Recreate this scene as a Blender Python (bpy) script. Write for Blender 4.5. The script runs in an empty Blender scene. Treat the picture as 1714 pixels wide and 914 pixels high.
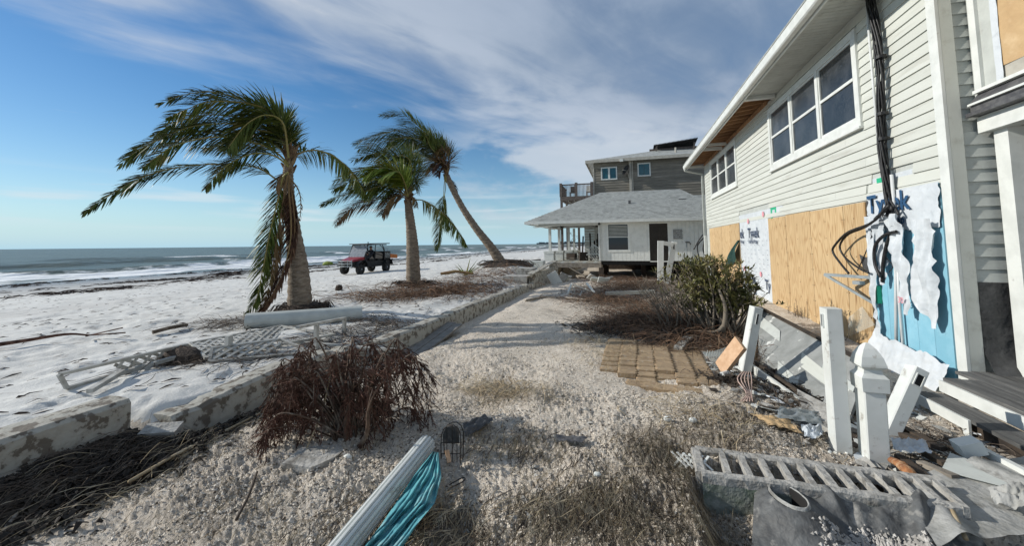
import bpy, bmesh, math, random
import numpy as np
from mathutils import Vector, Matrix, Quaternion
random.seed(7)
RNG = np.random.default_rng(11)
S = bpy.context.scene
COL = S.collection
R = math.radians

# ------------------------------------------------------------------ camera
CX, CY, FL = 857.0, 362.0, 650.0          # principal point and focal length in pixels of the 1714 px wide photograph
YAW, PIT, ROL = R(16.3), R(4.1), R(0.57)
EYE = Vector((0, 0, 1.6))
cf = Vector((-math.sin(YAW)*math.cos(PIT), math.cos(YAW)*math.cos(PIT), math.sin(PIT)))
cr0 = Vector((math.cos(YAW), math.sin(YAW), 0)); cu0 = cr0.cross(cf)
cr = cr0*math.cos(ROL) - cu0*math.sin(ROL); cu = cr0*math.sin(ROL) + cu0*math.cos(ROL)
cam = bpy.data.cameras.new('camera'); cam_o = bpy.data.objects.new('camera', cam); COL.objects.link(cam_o)
cam.sensor_width = 36; cam.lens = FL/1714*36; cam.shift_x = 0; cam.shift_y = -(457-CY)/1714
cam.clip_start = 0.05; cam.clip_end = 20000
m3 = Matrix((cr, cu, -cf)).transposed()
cam_o.matrix_world = Matrix.Translation(EYE) @ m3.to_4x4()
S.camera = cam_o

def ray(x, y): return cf + cr*((x-CX)/FL) - cu*((y-CY)/FL)
def on(ax, v, x, y):
    d = ray(x, y); t = (v-EYE[ax])/d[ax]; return EYE + d*t
def Zp(x, y, z=0.0): return on(2, z, x, y)
def Xp(x, y, X): return on(0, X, x, y)
def Yp(x, y, Y): return on(1, Y, x, y)

# ------------------------------------------------------------------ light
SUN_EL, SUN_TO = R(27), Vector((0.987, 0.16, 0)).normalized()
sd = (SUN_TO*math.cos(SUN_EL) + Vector((0, 0, -math.sin(SUN_EL)))).normalized()
sun = bpy.data.lights.new('sun', 'SUN'); sun.energy = 4.3; sun.angle = R(0.55); sun.color = (1.0, 0.95, 0.87)
sun_o = bpy.data.objects.new('sun', sun); COL.objects.link(sun_o)
sun_o.rotation_euler = sd.to_track_quat('-Z', 'Y').to_euler(); sun_o.location = (-30, -10, 30)
S.view_settings.view_transform = 'Standard'; S.view_settings.look = 'None'
S.view_settings.exposure = 0.0; S.view_settings.gamma = 1.0
S.view_settings.use_curve_mapping = False
try:
    S.cycles.max_bounces = 6; S.cycles.diffuse_bounces = 3; S.cycles.glossy_bounces = 3
    S.cycles.transparent_max_bounces = 8
except Exception: pass

# ------------------------------------------------------------------ sky with clouds
W = bpy.data.worlds.new('World'); S.world = W; W.use_nodes = True
nt = W.node_tree; N = nt.nodes; L = nt.links
N.clear()
def wn(t, **k):
    n = N.new(t)
    for a, b in k.items(): setattr(n, a, b)
    return n
def wmath(op, a, b=None, c=None, clamp=False):
    n = wn('ShaderNodeMath', operation=op, use_clamp=clamp)
    for i, v in enumerate((a, b, c)):
        if v is None: continue
        if isinstance(v, (int, float)): n.inputs[i].default_value = v
        else: L.new(v, n.inputs[i])
    return n.outputs[0]
def wmix(f, a, b):
    n = wn('ShaderNodeMix', data_type='RGBA')
    if isinstance(f, (int, float)): n.inputs[0].default_value = f
    else: L.new(f, n.inputs[0])
    for i, v in ((6, a), (7, b)):
        if isinstance(v, tuple): n.inputs[i].default_value = (*v, 1)
        else: L.new(v, n.inputs[i])
    return n.outputs[2]
def wnoise(x, y, z, detail=6, rough=.55, dist=0.0):
    c = wn('ShaderNodeCombineXYZ')
    for i, v in enumerate((x, y, z)):
        if isinstance(v, (int, float)): c.inputs[i].default_value = v
        else: L.new(v, c.inputs[i])
    n = wn('ShaderNodeTexNoise'); n.inputs['Scale'].default_value = 1; n.inputs['Detail'].default_value = detail
    n.inputs['Roughness'].default_value = rough; n.inputs['Distortion'].default_value = dist
    L.new(c.outputs[0], n.inputs['Vector']); return n.outputs['Fac']
def wstep(v, lo, hi):
    n = wn('ShaderNodeMapRange', interpolation_type='SMOOTHSTEP')
    L.new(v, n.inputs[0])
    for i, q in ((1, lo), (2, hi), (3, 0.0), (4, 1.0)):
        if isinstance(q, (int, float)): n.inputs[i].default_value = q
        else: L.new(q, n.inputs[i])
    return n.outputs[0]
sky = wn('ShaderNodeTexSky', sky_type='NISHITA', sun_disc=False)
sky.sun_elevation = SUN_EL; sky.sun_rotation = math.atan2(-SUN_TO.x, -SUN_TO.y)
sky.altitude = 0; sky.air_density = 1.0; sky.dust_density = 0.1; sky.ozone_density = 3.2
tc = wn('ShaderNodeTexCoord'); sp = wn('ShaderNodeSeparateXYZ'); L.new(tc.outputs['Generated'], sp.inputs[0])
dx, dy, dz = sp.outputs
dzc = wmath('MAXIMUM', dz, 0.025)
px_, py_ = wmath('DIVIDE', dx, dzc), wmath('DIVIDE', dy, dzc)
# along / across the streaks of the high cloud deck
al = wmath('ADD', wmath('MULTIPLY', px_, .42), wmath('MULTIPLY', py_, .907))
ac = wmath('SUBTRACT', wmath('MULTIPLY', px_, .907), wmath('MULTIPLY', py_, .42))
edge = wmath('SUBTRACT', wmath('ADD', px_, 2.5), wmath('MULTIPLY', wmath('SUBTRACT', py_, 1.0), .47))
n_big = wnoise(wmath('MULTIPLY', al, .75), wmath('MULTIPLY', ac, .95), 3.1, 7, .5, .35)
n_str = wnoise(wmath('MULTIPLY', al, 1.3), wmath('MULTIPLY', ac, 3.0), 9.4, 8, .55, .5)
az = wmath('ARCTAN2', dx, dy)
n_cum = wnoise(wmath('MULTIPLY', az, 5.2), wmath('MULTIPLY', dz, 11.5), 12.3, 9, .55, .25)
# the deck: thick to the east, frayed along its edge
dk = wmath('ADD', wmath('MULTIPLY', edge, .8), wmath('ADD', wmath('MULTIPLY', wmath('SUBTRACT', n_big, .5), 2.4), wmath('MULTIPLY', wmath('SUBTRACT', n_str, .5), 1.0)))
deck = wstep(dk, -.2, 1.2)
thin_out = wstep(dz, .10, .30)                       # the deck breaks up toward the horizon
deck = wmath('MULTIPLY', deck, wmath('ADD', .45, wmath('MULTIPLY', thin_out, .52)))
tex = wmath('ADD', wmath('MULTIPLY', n_str, .6), wmath('MULTIPLY', n_big, .5))
deck = wmath('MULTIPLY', deck, wmath('ADD', .62, wmath('MULTIPLY', wstep(tex, .38, .62), .38)))
# fair-weather cumulus low over the land and a few wisps over the sea
cum_cov = wmath('MULTIPLY', wstep(az, -.6, .1), wmath('SUBTRACT', 1.0, wstep(dz, .22, .50)))
cum = wstep(wmath('ADD', n_cum, wmath('MULTIPLY', cum_cov, .12)), .42, .64)
cum = wmath('MULTIPLY', wmath('MULTIPLY', cum, wstep(dz, .03, .10)), wmath('MULTIPLY', wstep(az, -.62, -.22), wmath('SUBTRACT', 1.0, wstep(dz, .22, .34))))
wisp = wmath('MULTIPLY', wstep(n_str, .66, .80), .55)
# long flat bands near the horizon
n_band = wnoise(wmath('MULTIPLY', az, 2.6), wmath('MULTIPLY', dz, 30.0), 1.3, 6, .5, .2)
band = wmath('MULTIPLY', wstep(n_band, .48, .66), wmath('MULTIPLY', wstep(dz, .025, .06), wmath('SUBTRACT', 1.0, wstep(dz, .09, .15))))
# colours (in the sky texture's own units)
hz = wmath('POWER', wmath('SUBTRACT', 1.0, wmath('MINIMUM', wmath('MAXIMUM', dz, 0.0), 1.0)), 9.0)
skyc = wn('ShaderNodeHueSaturation'); skyc.inputs['Saturation'].default_value = 1.24; skyc.inputs['Value'].default_value = 1.10
L.new(sky.outputs[0], skyc.inputs['Color'])
base = wmix(wmath('MULTIPLY', hz, .95), skyc.outputs[0], (4.5, 7.2, 8.8))
sunny = wstep(wmath('ADD', wmath('MULTIPLY', edge, -1.0), wmath('MULTIPLY', wmath('SUBTRACT', n_big, .5), 2.0)), -2.8, .4)
dcol = wmix(sunny, (2.5, 3.4, 4.8), (7.0, 7.7, 8.5))
bright = wstep(wmath('ADD', n_big, wmath('MULTIPLY', n_str, .45)), .62, .90)
dcol = wmix(wmath('MULTIPLY', bright, .45), dcol, (5.0, 5.8, 7.2))
c1 = wmix(deck, base, dcol)
c2 = wmix(wmath('MULTIPLY', band, .8), c1, (7.2, 8.3, 8.9))
c3 = wmix(wmath('MULTIPLY', cum, .8), c2, (6.4, 7.1, 7.9))
c4 = wmix(wisp, c3, (6.8, 7.2, 7.7))
bg = wn('ShaderNodeBackground'); bg.inputs['Strength'].default_value = 0.095
L.new(c4, bg.inputs['Color'])
wo = wn('ShaderNodeOutputWorld'); L.new(bg.outputs[0], wo.inputs['Surface'])

# ------------------------------------------------------------------ materials
def mat(name, col, rough=.75, c2=None, sc=6.0, amt=(.42, .62), c3=None, sc3=1.2, amt3=(.5, .68), bump=.0, bsc=30.0,
        metal=0.0, spec=.35, stretch=(1, 1, 1), var=0.0, detail=6, bdist=.02, trans=0.0, alpha=1.0, bdetail=4, coord='Object'):
    m = bpy.data.materials.new(name); m.use_nodes = True
    t = m.node_tree; n = t.nodes; l = t.links
    b = n['Principled BSDF']; b.inputs['Roughness'].default_value = rough; b.inputs['Metallic'].default_value = metal
    b.inputs['Specular IOR Level'].default_value = spec
    if trans: b.inputs['Transmission Weight'].default_value = trans
    if alpha < 1: b.inputs['Alpha'].default_value = alpha
    co = n.new('ShaderNodeTexCoord'); mp = n.new('ShaderNodeMapping'); mp.inputs['Scale'].default_value = stretch
    l.new(co.outputs[coord], mp.inputs['Vector']); vec = mp.outputs[0]
    oi = n.new('ShaderNodeObjectInfo')
    ad = n.new('ShaderNodeVectorMath'); ad.operation = 'ADD'
    cb = n.new('ShaderNodeMath'); cb.operation = 'MULTIPLY'; cb.inputs[1].default_value = 37.0 if var else 0.0
    l.new(oi.outputs['Random'], cb.inputs[0]); l.new(vec, ad.inputs[0]); l.new(cb.outputs[0], ad.inputs[1]); vec = ad.outputs[0]
    cur = None
    def layer(cur, base, c, sc, amt, det):
        no = n.new('ShaderNodeTexNoise'); no.inputs['Scale'].default_value = sc; no.inputs['Detail'].default_value = det; no.inputs['Roughness'].default_value = .6
        l.new(vec, no.inputs['Vector'])
        mr = n.new('ShaderNodeMapRange'); mr.inputs[1].default_value, mr.inputs[2].default_value = amt
        l.new(no.outputs['Fac'], mr.inputs[0])
        mx = n.new('ShaderNodeMix'); mx.data_type = 'RGBA'; l.new(mr.outputs[0], mx.inputs[0])
        if cur is None: mx.inputs[6].default_value = (*base, 1)
        else: l.new(cur, mx.inputs[6])
        mx.inputs[7].default_value = (*c, 1); return mx.outputs[2]
    if c2: cur = layer(cur, col, c2, sc, amt, detail)
    if c3: cur = layer(cur, col, c3, sc3, amt3, detail)
    if var:
        hs = n.new('ShaderNodeHueSaturation')
        mr = n.new('ShaderNodeMapRange'); mr.inputs[3].default_value = 1-var; mr.inputs[4].default_value = 1+var
        l.new(oi.outputs['Random'], mr.inputs[0]); l.new(mr.outputs[0], hs.inputs['Value'])
        if cur is None: hs.inputs['Color'].default_value = (*col, 1)
        else: l.new(cur, hs.inputs['Color'])
        cur = hs.outputs[0]
    if cur is None: b.inputs['Base Color'].default_value = (*col, 1)
    else: l.new(cur, b.inputs['Base Color'])
    if bump:
        no = n.new('ShaderNodeTexNoise'); no.inputs['Scale'].default_value = bsc; no.inputs['Detail'].default_value = bdetail
        l.new(vec, no.inputs['Vector'])
        bp = n.new('ShaderNodeBump'); bp.inputs['Strength'].default_value = bump; bp.inputs['Distance'].default_value = bdist
        l.new(no.outputs['Fac'], bp.inputs['Height']); l.new(bp.outputs[0], b.inputs['Normal'])
    return m

M = {}
M['siding'] = mat('painted siding', (.565, .58, .53), .55, (.52, .535, .485), 3, c3=(.40, .395, .345), sc3=6, amt3=(.56, .78), bump=.06, bsc=60, var=.035, stretch=(1, .12, 1))
M['white'] = mat('white paint', (.68, .70, .67), .5, (.60, .62, .59), 5, c3=(.45, .45, .42), sc3=11, amt3=(.66, .8), bump=.05, bsc=40, var=.03)
M['vinyl'] = mat('white vinyl', (.68, .70, .675), .38, (.61, .63, .60), 4, c3=(.36, .34, .30), sc3=9, amt3=(.61, .72), bump=.05, bsc=18)
M['greywhite'] = mat('grey white paint and shade', (.50, .525, .495), .6, (.43, .45, .425), 4, c3=(.31, .31, .285), sc3=7, amt3=(.6, .78), bump=.08, bsc=40, var=.04)  # grey paint; on the return siding it puts shade into the colour
M['porch'] = mat('porch panelling', (.80, .82, .78), .6, (.72, .74, .70), 5, c3=(.38, .37, .33), sc3=3, amt3=(.62, .8), bump=.05, bsc=30)
M['brown_siding'] = mat('weathered tan siding', (.21, .19, .155), .75, (.15, .14, .115), 5, c3=(.27, .25, .21), sc3=2, bump=.15, bsc=30, var=.10, stretch=(.25, 1, 1.5))
M['taupe'] = mat('taupe trim', (.46, .44, .38), .6, (.38, .36, .31), 5, bump=.05)
M['shingle'] = mat('grey shingle', (.36, .375, .355), .9, (.24, .25, .235), 3.5, (.38, .60), c3=(.47, .48, .46), sc3=7, amt3=(.5, .7), bump=.5, bsc=55, var=.06)
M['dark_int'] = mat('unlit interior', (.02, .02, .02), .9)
M['glass'] = mat('salt sprayed glass', (.016, .020, .024), .14, (.17, .185, .20), 55, (.54, .74), c3=(.055, .06, .065), sc3=2.5, amt3=(.45, .65), bump=.35, bsc=45, spec=.55, bdist=.01, var=.45)
M['clearglass'] = mat('window glass', (.018, .022, .024), .06, spec=.6, bump=.02, bsc=4)
M['blueglass'] = mat('teal glass', (.012, .10, .13), .08, (.008, .07, .09), 3, spec=.7)
M['rafter'] = mat('raw rafter wood', (.36, .20, .10), .8, (.22, .12, .06), 7, bump=.2, bsc=25, var=.15, stretch=(.3, 1, 1))
M['deck_wood'] = mat('grey weathered deck wood', (.13, .13, .125), .8, (.08, .08, .078), 6, c3=(.24, .235, .22), sc3=14, amt3=(.58, .75), bump=.35, bsc=30, var=.18, stretch=(3, .25, 3))
M['dark_wood'] = mat('dark wet timber', (.06, .045, .033), .8, (.03, .024, .02), 6, bump=.3, bsc=30, var=.25)
M['grey_wood'] = mat('grey driftwood', (.28, .25, .21), .85, (.17, .15, .125), 7, bump=.3, bsc=30, var=.3)
M['new_wood'] = mat('fresh lumber', (.60, .40, .25), .7, (.50, .31, .18), 6, bump=.12, bsc=25, stretch=(.3, 2, 2))
M['rail_wood'] = mat('brown deck rail', (.14, .115, .10), .8, (.09, .075, .065), 6, bump=.1)
M['foam'] = mat('blue foam board', (.22, .47, .59), .6, (.27, .52, .64), 4, c3=(.16, .33, .42), sc3=9, amt3=(.62, .78), bump=.05, bsc=40, var=.05)
M['wrap'] = mat('white house wrap', (.60, .635, .66), .5, (.52, .56, .59), 4, c3=(.42, .45, .47), sc3=8, amt3=(.6, .8), bump=.35, bsc=9, bdist=.04)
M['wrap_ink'] = mat('dark blue print', (.05, .07, .12), .6)
M['red_ink'] = mat('faded red print', (.70, .32, .36), .6)
M['blue_ink'] = mat('blue print', (.025, .08, .17), .6)
M['tape'] = mat('green tape', (.03, .42, .22), .45)
M['rubber'] = mat('black cable', (.012, .012, .013), .45, (.03, .03, .03), 20)
M['steel'] = mat('galvanised steel', (.36, .40, .41), .45, (.26, .29, .30), 8, metal=.4, bump=.05)
M['conduit'] = mat('grey pvc', (.66, .68, .68), .45, (.58, .60, .60), 6)
M['brownpaper'] = mat('brown kraft paper', (.52, .36, .19), .7, (.47, .31, .16), 3, c3=(.58, .42, .24), sc3=6, bump=.5, bsc=5, bdist=.05)
M['tarpaper'] = mat('black tar paper', (.05, .05, .05), .6, (.08, .08, .08), 6, bump=.5, bsc=7, bdist=.05)
M['flash'] = mat('dark flashing', (.07, .07, .075), .5, (.12, .12, .12), 9, bump=.2)
M['concrete'] = mat('rough concrete', (.42, .41, .38), .9, (.29, .28, .255), 11, c3=(.14, .13, .115), sc3=7, amt3=(.54, .68), bump=.8, bsc=30)
M['wallconc'] = mat('stained rendered wall', (.40, .385, .335), .9, (.30, .28, .235), 9, c3=(.15, .13, .105), sc3=9, amt3=(.53, .57), bump=.5, bsc=24)
M['greenconc'] = mat('mossy concrete', (.22, .24, .21), .9, (.14, .17, .13), 9, c3=(.33, .35, .32), sc3=22, amt3=(.5, .7), bump=.5, bsc=45)
M['paver'] = mat('tan paver', (.37, .27, .165), .9, (.28, .205, .13), 12, c3=(.45, .40, .33), sc3=22, amt3=(.58, .75), bump=.5, bsc=70, var=.09)
M['tarp'] = mat('grey liner', (.12, .125, .125), .6, (.07, .072, .072), 8, c3=(.40, .385, .35), sc3=6, amt3=(.54, .68), bump=.5, bsc=22, bdist=.03)
M['tarp_light'] = mat('pale liner', (.38, .38, .36), .65, (.27, .27, .25), 6, c3=(.17, .165, .15), sc3=11, amt3=(.54, .7), bump=.5, bsc=22, bdist=.03)
M['turq'] = mat('turquoise cloth', (.10, .34, .37), .85, (.07, .26, .31), 5, c3=(.28, .42, .42), sc3=9, amt3=(.52, .75), bump=.5, bsc=40, bdist=.008)
M['blackmetal'] = mat('black wire', (.015, .014, .013), .55, (.05, .035, .025), 20)
M['mesh'] = mat('dark mesh', (.05, .05, .048), .8, (.08, .075, .07), 30)
M['rust'] = mat('rusty cloth', (.38, .17, .07), .85, (.22, .09, .04), 14, c3=(.50, .34, .2), sc3=20, bump=.5, bsc=40)
M['panel_grey'] = mat('peeling grey panel', (.29, .30, .29), .7, (.22, .23, .22), 4, c3=(.62, .63, .60), sc3=5.5, amt3=(.60, .66), bump=.3, bsc=30)
M['lattice'] = mat('dirty lattice', (.44, .44, .41), .7, (.30, .29, .26), 7, var=.1)
M['rope'] = mat('frayed pink rope', (.55, .40, .34), .9)
M['green_cloth'] = mat('dark green cloth', (.012, .045, .04), .8, (.02, .06, .05), 6, bump=.3, bsc=20)
M['sign_grey'] = mat('grey notice board', (.22, .225, .22), .7, (.32, .32, .31), 30, (.45, .6))
M['door'] = mat('dark brown door', (.022, .018, .014), .5, (.03, .025, .02), 5)
M['brass'] = mat('tarnished knob', (.5, .48, .42), .3, metal=.8)
M['redpaint'] = mat('red paint', (.27, .012, .02), .35, spec=.5)
M['blackplastic'] = mat('black plastic', (.012, .012, .013), .5, (.03, .03, .028), 6)
M['tyre'] = mat('tyre rubber', (.016, .016, .016), .8, (.05, .047, .042), 9, bump=.4, bsc=30)
M['orange'] = mat('orange board', (.55, .17, .03), .6, (.42, .12, .02), 6)
M['windscreen'] = mat('hazy windscreen', (.36, .39, .42), .2, (.26, .29, .32), 6, alpha=.75)
M['skin'] = mat('skin', (.35, .20, .13), .6)
M['darkcloth'] = mat('dark clothing', (.03, .032, .04), .9)
M['bark'] = mat('palm bark', (.24, .19, .14), .9, (.13, .10, .072), 5, c3=(.33, .28, .22), sc3=12, amt3=(.5, .7), bump=.7, bsc=22, stretch=(1, 1, 3.5), bdist=.03)
M['boot'] = mat('palm boot fibre', (.20, .13, .07), .9, (.10, .06, .03), 8, c3=(.34, .27, .16), sc3=4, bump=.6, bsc=40)
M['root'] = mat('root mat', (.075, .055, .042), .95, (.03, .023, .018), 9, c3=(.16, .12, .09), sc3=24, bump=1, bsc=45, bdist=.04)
M['frond'] = mat('palm frond', (.115, .145, .032), .5, (.062, .092, .018), 3, (.4, .6), c3=(.19, .165, .045), sc3=2.2, amt3=(.54, .70), spec=.18, var=.2)
M['frond_y'] = mat('yellow green frond', (.20, .26, .03), .55, (.12, .19, .02), 3, c3=(.28, .24, .05), sc3=2, var=.1)
M['frond_b'] = mat('dry frond', (.19, .12, .055), .8, (.10, .06, .03), 4, c3=(.26, .19, .08), sc3=2, var=.15)
M['frond_dead'] = mat('dead frond', (.085, .04, .025), .85, (.05, .025, .018), 4, c3=(.16, .09, .05), sc3=3)
M['rachis'] = mat('frond rib', (.20, .19, .05), .55, (.26, .20, .07), 3)
M['leaf'] = mat('shrub leaf', (.135, .13, .04), .5, (.22, .19, .07), 5, c3=(.045, .06, .018), sc3=3, spec=.4)
M['stem'] = mat('shrub stem', (.20, .17, .13), .9, (.12, .10, .08), 12)
M['deadneedle'] = mat('dead red brown needles', (.090, .040, .026), .9, (.045, .022, .015), 4, c3=(.18, .10, .07), sc3=9)
M['straw'] = mat('straw', (.40, .32, .20), .9, (.26, .195, .12), 3, c3=(.54, .47, .34), sc3=8)
M['twig'] = mat('twig', (.10, .075, .055), .95, (.055, .04, .03), 3, c3=(.20, .165, .13), sc3=7)
M['brush'] = mat('red brown brush', (.15, .085, .05), .95, (.085, .05, .032), 3, c3=(.25, .165, .10), sc3=6)
M['blackleaf'] = mat('dark leaf litter and shade', (.022, .018, .014), .8, (.045, .036, .026), 5, c3=(.012, .01, .009), sc3=12)  # dark leaves, with the shade they lie in put into the black
M['shell'] = mat('broken shell', (.70, .64, .55), .7, (.58, .51, .41), 9, c3=(.40, .34, .27), sc3=20)
M['stem_dead'] = mat('dead brown stem', (.13, .085, .06), .9, (.07, .045, .03), 9, c3=(.24, .20, .16), sc3=5)
M['gravel'] = mat('grey gravel', (.42, .40, .37), .85, (.24, .23, .21), 14, c3=(.58, .56, .52), sc3=31)
M['seaweed'] = mat('dark wrack', (.055, .035, .026), .95, (.03, .02, .016), 5, c3=(.11, .075, .055), sc3=9)
M['rib_panel'] = mat('ribbed plank', (.22, .215, .20), .8, (.15, .145, .135), 6, bump=.2)
M['plastic_film'] = mat('clear film', (.6, .66, .64), .15, alpha=.35, spec=.6)

# plywood: contour-like grain, one pattern per sheet
def ply_mat():
    m = bpy.data.materials.new('plywood'); m.use_nodes = True; t = m.node_tree; n = t.nodes; l = t.links
    b = n['Principled BSDF']; b.inputs['Roughness'].default_value = .75; b.inputs['Specular IOR Level'].default_value = .25
    co = n.new('ShaderNodeTexCoord'); oi = n.new('ShaderNodeObjectInfo'); mp = n.new('ShaderNodeMapping'); mp.inputs['Scale'].default_value = (1, 1.9, .30)
    l.new(co.outputs['Object'], mp.inputs[0])
    mu = n.new('ShaderNodeMath'); mu.operation = 'MULTIPLY'; mu.inputs[1].default_value = 31; l.new(oi.outputs['Random'], mu.inputs[0])
    ad = n.new('ShaderNodeVectorMath'); ad.operation = 'ADD'; l.new(mp.outputs[0], ad.inputs[0]); l.new(mu.outputs[0], ad.inputs[1])
    no = n.new('ShaderNodeTexNoise'); no.inputs['Scale'].default_value = 1.5; no.inputs['Detail'].default_value = 2.5; no.inputs['Distortion'].default_value = .3; l.new(ad.outputs[0], no.inputs['Vector'])
    k = n.new('ShaderNodeMath'); k.operation = 'MULTIPLY'; k.inputs[1].default_value = 34; l.new(no.outputs['Fac'], k.inputs[0])
    f = n.new('ShaderNodeMath'); f.operation = 'PINGPONG'; f.inputs[1].default_value = 1.0; l.new(k.outputs[0], f.inputs[0])
    r_ = n.new('ShaderNodeValToRGB'); e = r_.color_ramp.elements
    e[0].color = (.43, .275, .135, 1); e[1].color = (.575, .415, .23, 1); e[0].position = .05; e[1].position = .55
    l.new(f.outputs[0], r_.inputs[0])
    n2 = n.new('ShaderNodeTexNoise'); n2.inputs['Scale'].default_value = 1.1; n2.inputs['Detail'].default_value = 6; l.new(co.outputs['Object'], n2.inputs['Vector'])
    mr = n.new('ShaderNodeMapRange'); mr.inputs[1].default_value = .45; mr.inputs[2].default_value = .8; mr.inputs[4].default_value = .45; l.new(n2.outputs['Fac'], mr.inputs[0])
    mx = n.new('ShaderNodeMix'); mx.data_type = 'RGBA'; l.new(mr.outputs[0], mx.inputs[0]); l.new(r_.outputs[0], mx.inputs[6]); mx.inputs[7].default_value = (.50, .36, .2, 1)
    n3 = n.new('ShaderNodeTexNoise'); n3.inputs['Scale'].default_value = 5.5; n3.inputs['Detail'].default_value = 1; l.new(ad.outputs[0], n3.inputs['Vector'])
    m3_ = n.new('ShaderNodeMapRange'); m3_.inputs[1].default_value = .72; m3_.inputs[2].default_value = .78; l.new(n3.outputs['Fac'], m3_.inputs[0])
    mx2 = n.new('ShaderNodeMix'); mx2.data_type = 'RGBA'; l.new(m3_.outputs[0], mx2.inputs[0]); l.new(mx.outputs[2], mx2.inputs[6]); mx2.inputs[7].default_value = (.22, .11, .04, 1)
    hs = n.new('ShaderNodeHueSaturation'); m4 = n.new('ShaderNodeMapRange'); m4.inputs[3].default_value = .88; m4.inputs[4].default_value = 1.08
    l.new(oi.outputs['Random'], m4.inputs[0]); l.new(m4.outputs[0], hs.inputs['Value']); l.new(mx2.outputs[2], hs.inputs['Color']); l.new(hs.outputs[0], b.inputs['Base Color'])
    bp = n.new('ShaderNodeBump'); bp.inputs['Strength'].default_value = .15; bp.inputs['Distance'].default_value = .01; l.new(f.outputs[0], bp.inputs['Height']); l.new(bp.outputs[0], b.inputs['Normal'])
    return m
M['ply'] = ply_mat()

# ------------------------------------------------------------------ mesh helpers
class MB:
    def __init__(s): s.v = []; s.f = []; s.m = []; s.cur = 0
    def add(s, vs, fs):
        o = len(s.v); s.v.extend([tuple(v) for v in vs]); s.f.extend([tuple(i+o for i in f) for f in fs]); s.m.extend([s.cur]*len(fs)); return s
    def hexa(s, p):            # p: 8 corners, bottom 0-3, top 4-7
        return s.add(p, [(3, 2, 1, 0), (4, 5, 6, 7), (0, 1, 5, 4), (1, 2, 6, 5), (2, 3, 7, 6), (3, 0, 4, 7)])
    def box(s, lo, hi):
        (a, b, c), (d, e, f) = lo, hi
        return s.hexa([(a, b, c), (d, b, c), (d, e, c), (a, e, c), (a, b, f), (d, b, f), (d, e, f), (a, e, f)])
    def obox(s, c, size, rot=None):
        h = Vector(size)/2; q = rot.to_matrix() if rot is not None else Matrix.Identity(3); c = Vector(c)
        return s.hexa([c + q @ Vector((x*h.x, y*h.y, z*h.z)) for z in (-1, 1) for x, y in ((-1, -1), (1, -1), (1, 1), (-1, 1))])
    def bar(s, a, b, w, h, up=(0, 0, 1)):   # rectangular bar from a to b
        a, b = Vector(a), Vector(b); d = (b-a).normalized(); u = Vector(up)
        if abs(d.dot(u)) > .97: u = Vector((1, 0, 0))
        sd_ = d.cross(u).normalized(); u = sd_.cross(d).normalized(); x, y = sd_*w/2, u*h/2
        return s.hexa([a-x-y, a+x-y, b+x-y, b-x-y, a-x+y, a+x+y, b+x+y, b-x+y])
    def slab(s, quad, th, n=None):          # a quad plate given thickness along its normal
        q = [Vector(p) for p in quad]
        if n is None: n = (q[1]-q[0]).cross(q[3]-q[0]).normalized()
        n = Vector(n)*th
        return s.hexa([p-n for p in q]+q)
    def tube(s, pts, rad, n=8, cap=True):
        pts = [Vector(p) for p in pts]; k = len(pts)
        if not hasattr(rad, '__len__'): rad = [rad]*k
        prev = None; o = len(s.v); vs = []
        for i, p in enumerate(pts):
            d = (pts[min(i+1, k-1)]-pts[max(i-1, 0)])
            d = d.normalized() if d.length > 1e-9 else Vector((0, 0, 1))
            if prev is None:
                u = d.orthogonal().normalized()
            else:
                u = prev - d*prev.dot(d); u = u.normalized() if u.length > 1e-6 else d.orthogonal().normalized()
            prev = u; w = d.cross(u)
            for j in range(n):
                a = 2*math.pi*j/n; vs.append(p + (u*math.cos(a)+w*math.sin(a))*rad[i])
        fs = [(i*n+j, i*n+(j+1) % n, (i+1)*n+(j+1) % n, (i+1)*n+j) for i in range(k-1) for j in range(n)]
        if cap: fs += [tuple(range(n))[::-1], tuple(range((k-1)*n, k*n))]
        return s.add(vs, fs)
    def prism(s, poly, d):                  # closed polygon (3-D points) extruded by vector d
        p = [Vector(q) for q in poly]; n = len(p); d = Vector(d)
        return s.add(p+[q+d for q in p], [tuple(range(n))[::-1], tuple(range(n, 2*n))]+[(i, (i+1) % n, n+(i+1) % n, n+i) for i in range(n)])
    def grid(s, fn, nu, nv):
        vs = [fn(i/nu, j/nv) for j in range(nv+1) for i in range(nu+1)]
        return s.add(vs, [(j*(nu+1)+i, j*(nu+1)+i+1, (j+1)*(nu+1)+i+1, (j+1)*(nu+1)+i) for j in range(nv) for i in range(nu)])
    def lathe(s, c, prof, n=16):
        c = Vector(c); k = len(prof)
        vs = [c+Vector((r*math.cos(2*math.pi*j/n), r*math.sin(2*math.pi*j/n), z)) for r, z in prof for j in range(n)]
        fs = [(i*n+j, i*n+(j+1) % n, (i+1)*n+(j+1) % n, (i+1)*n+j) for i in range(k-1) for j in range(n)]
        return s.add(vs, fs+[tuple(range(n))[::-1], tuple(range((k-1)*n, k*n))])
    def mesh(s, name, mats, smooth=False):
        me = bpy.data.meshes.new(name); me.from_pydata(s.v, [], s.f)
        for m_ in (mats if isinstance(mats, (list, tuple)) else [mats]): me.materials.append(m_)
        if any(s.m): me.polygons.foreach_set('material_index', s.m)
        if smooth: me.polygons.foreach_set('use_smooth', [True]*len(me.polygons))
        me.update(); return me
    def build(s, name, mats, parent=None, smooth=False, **k):
        return link(s.mesh(name, mats, smooth), name, parent, **k)

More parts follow.
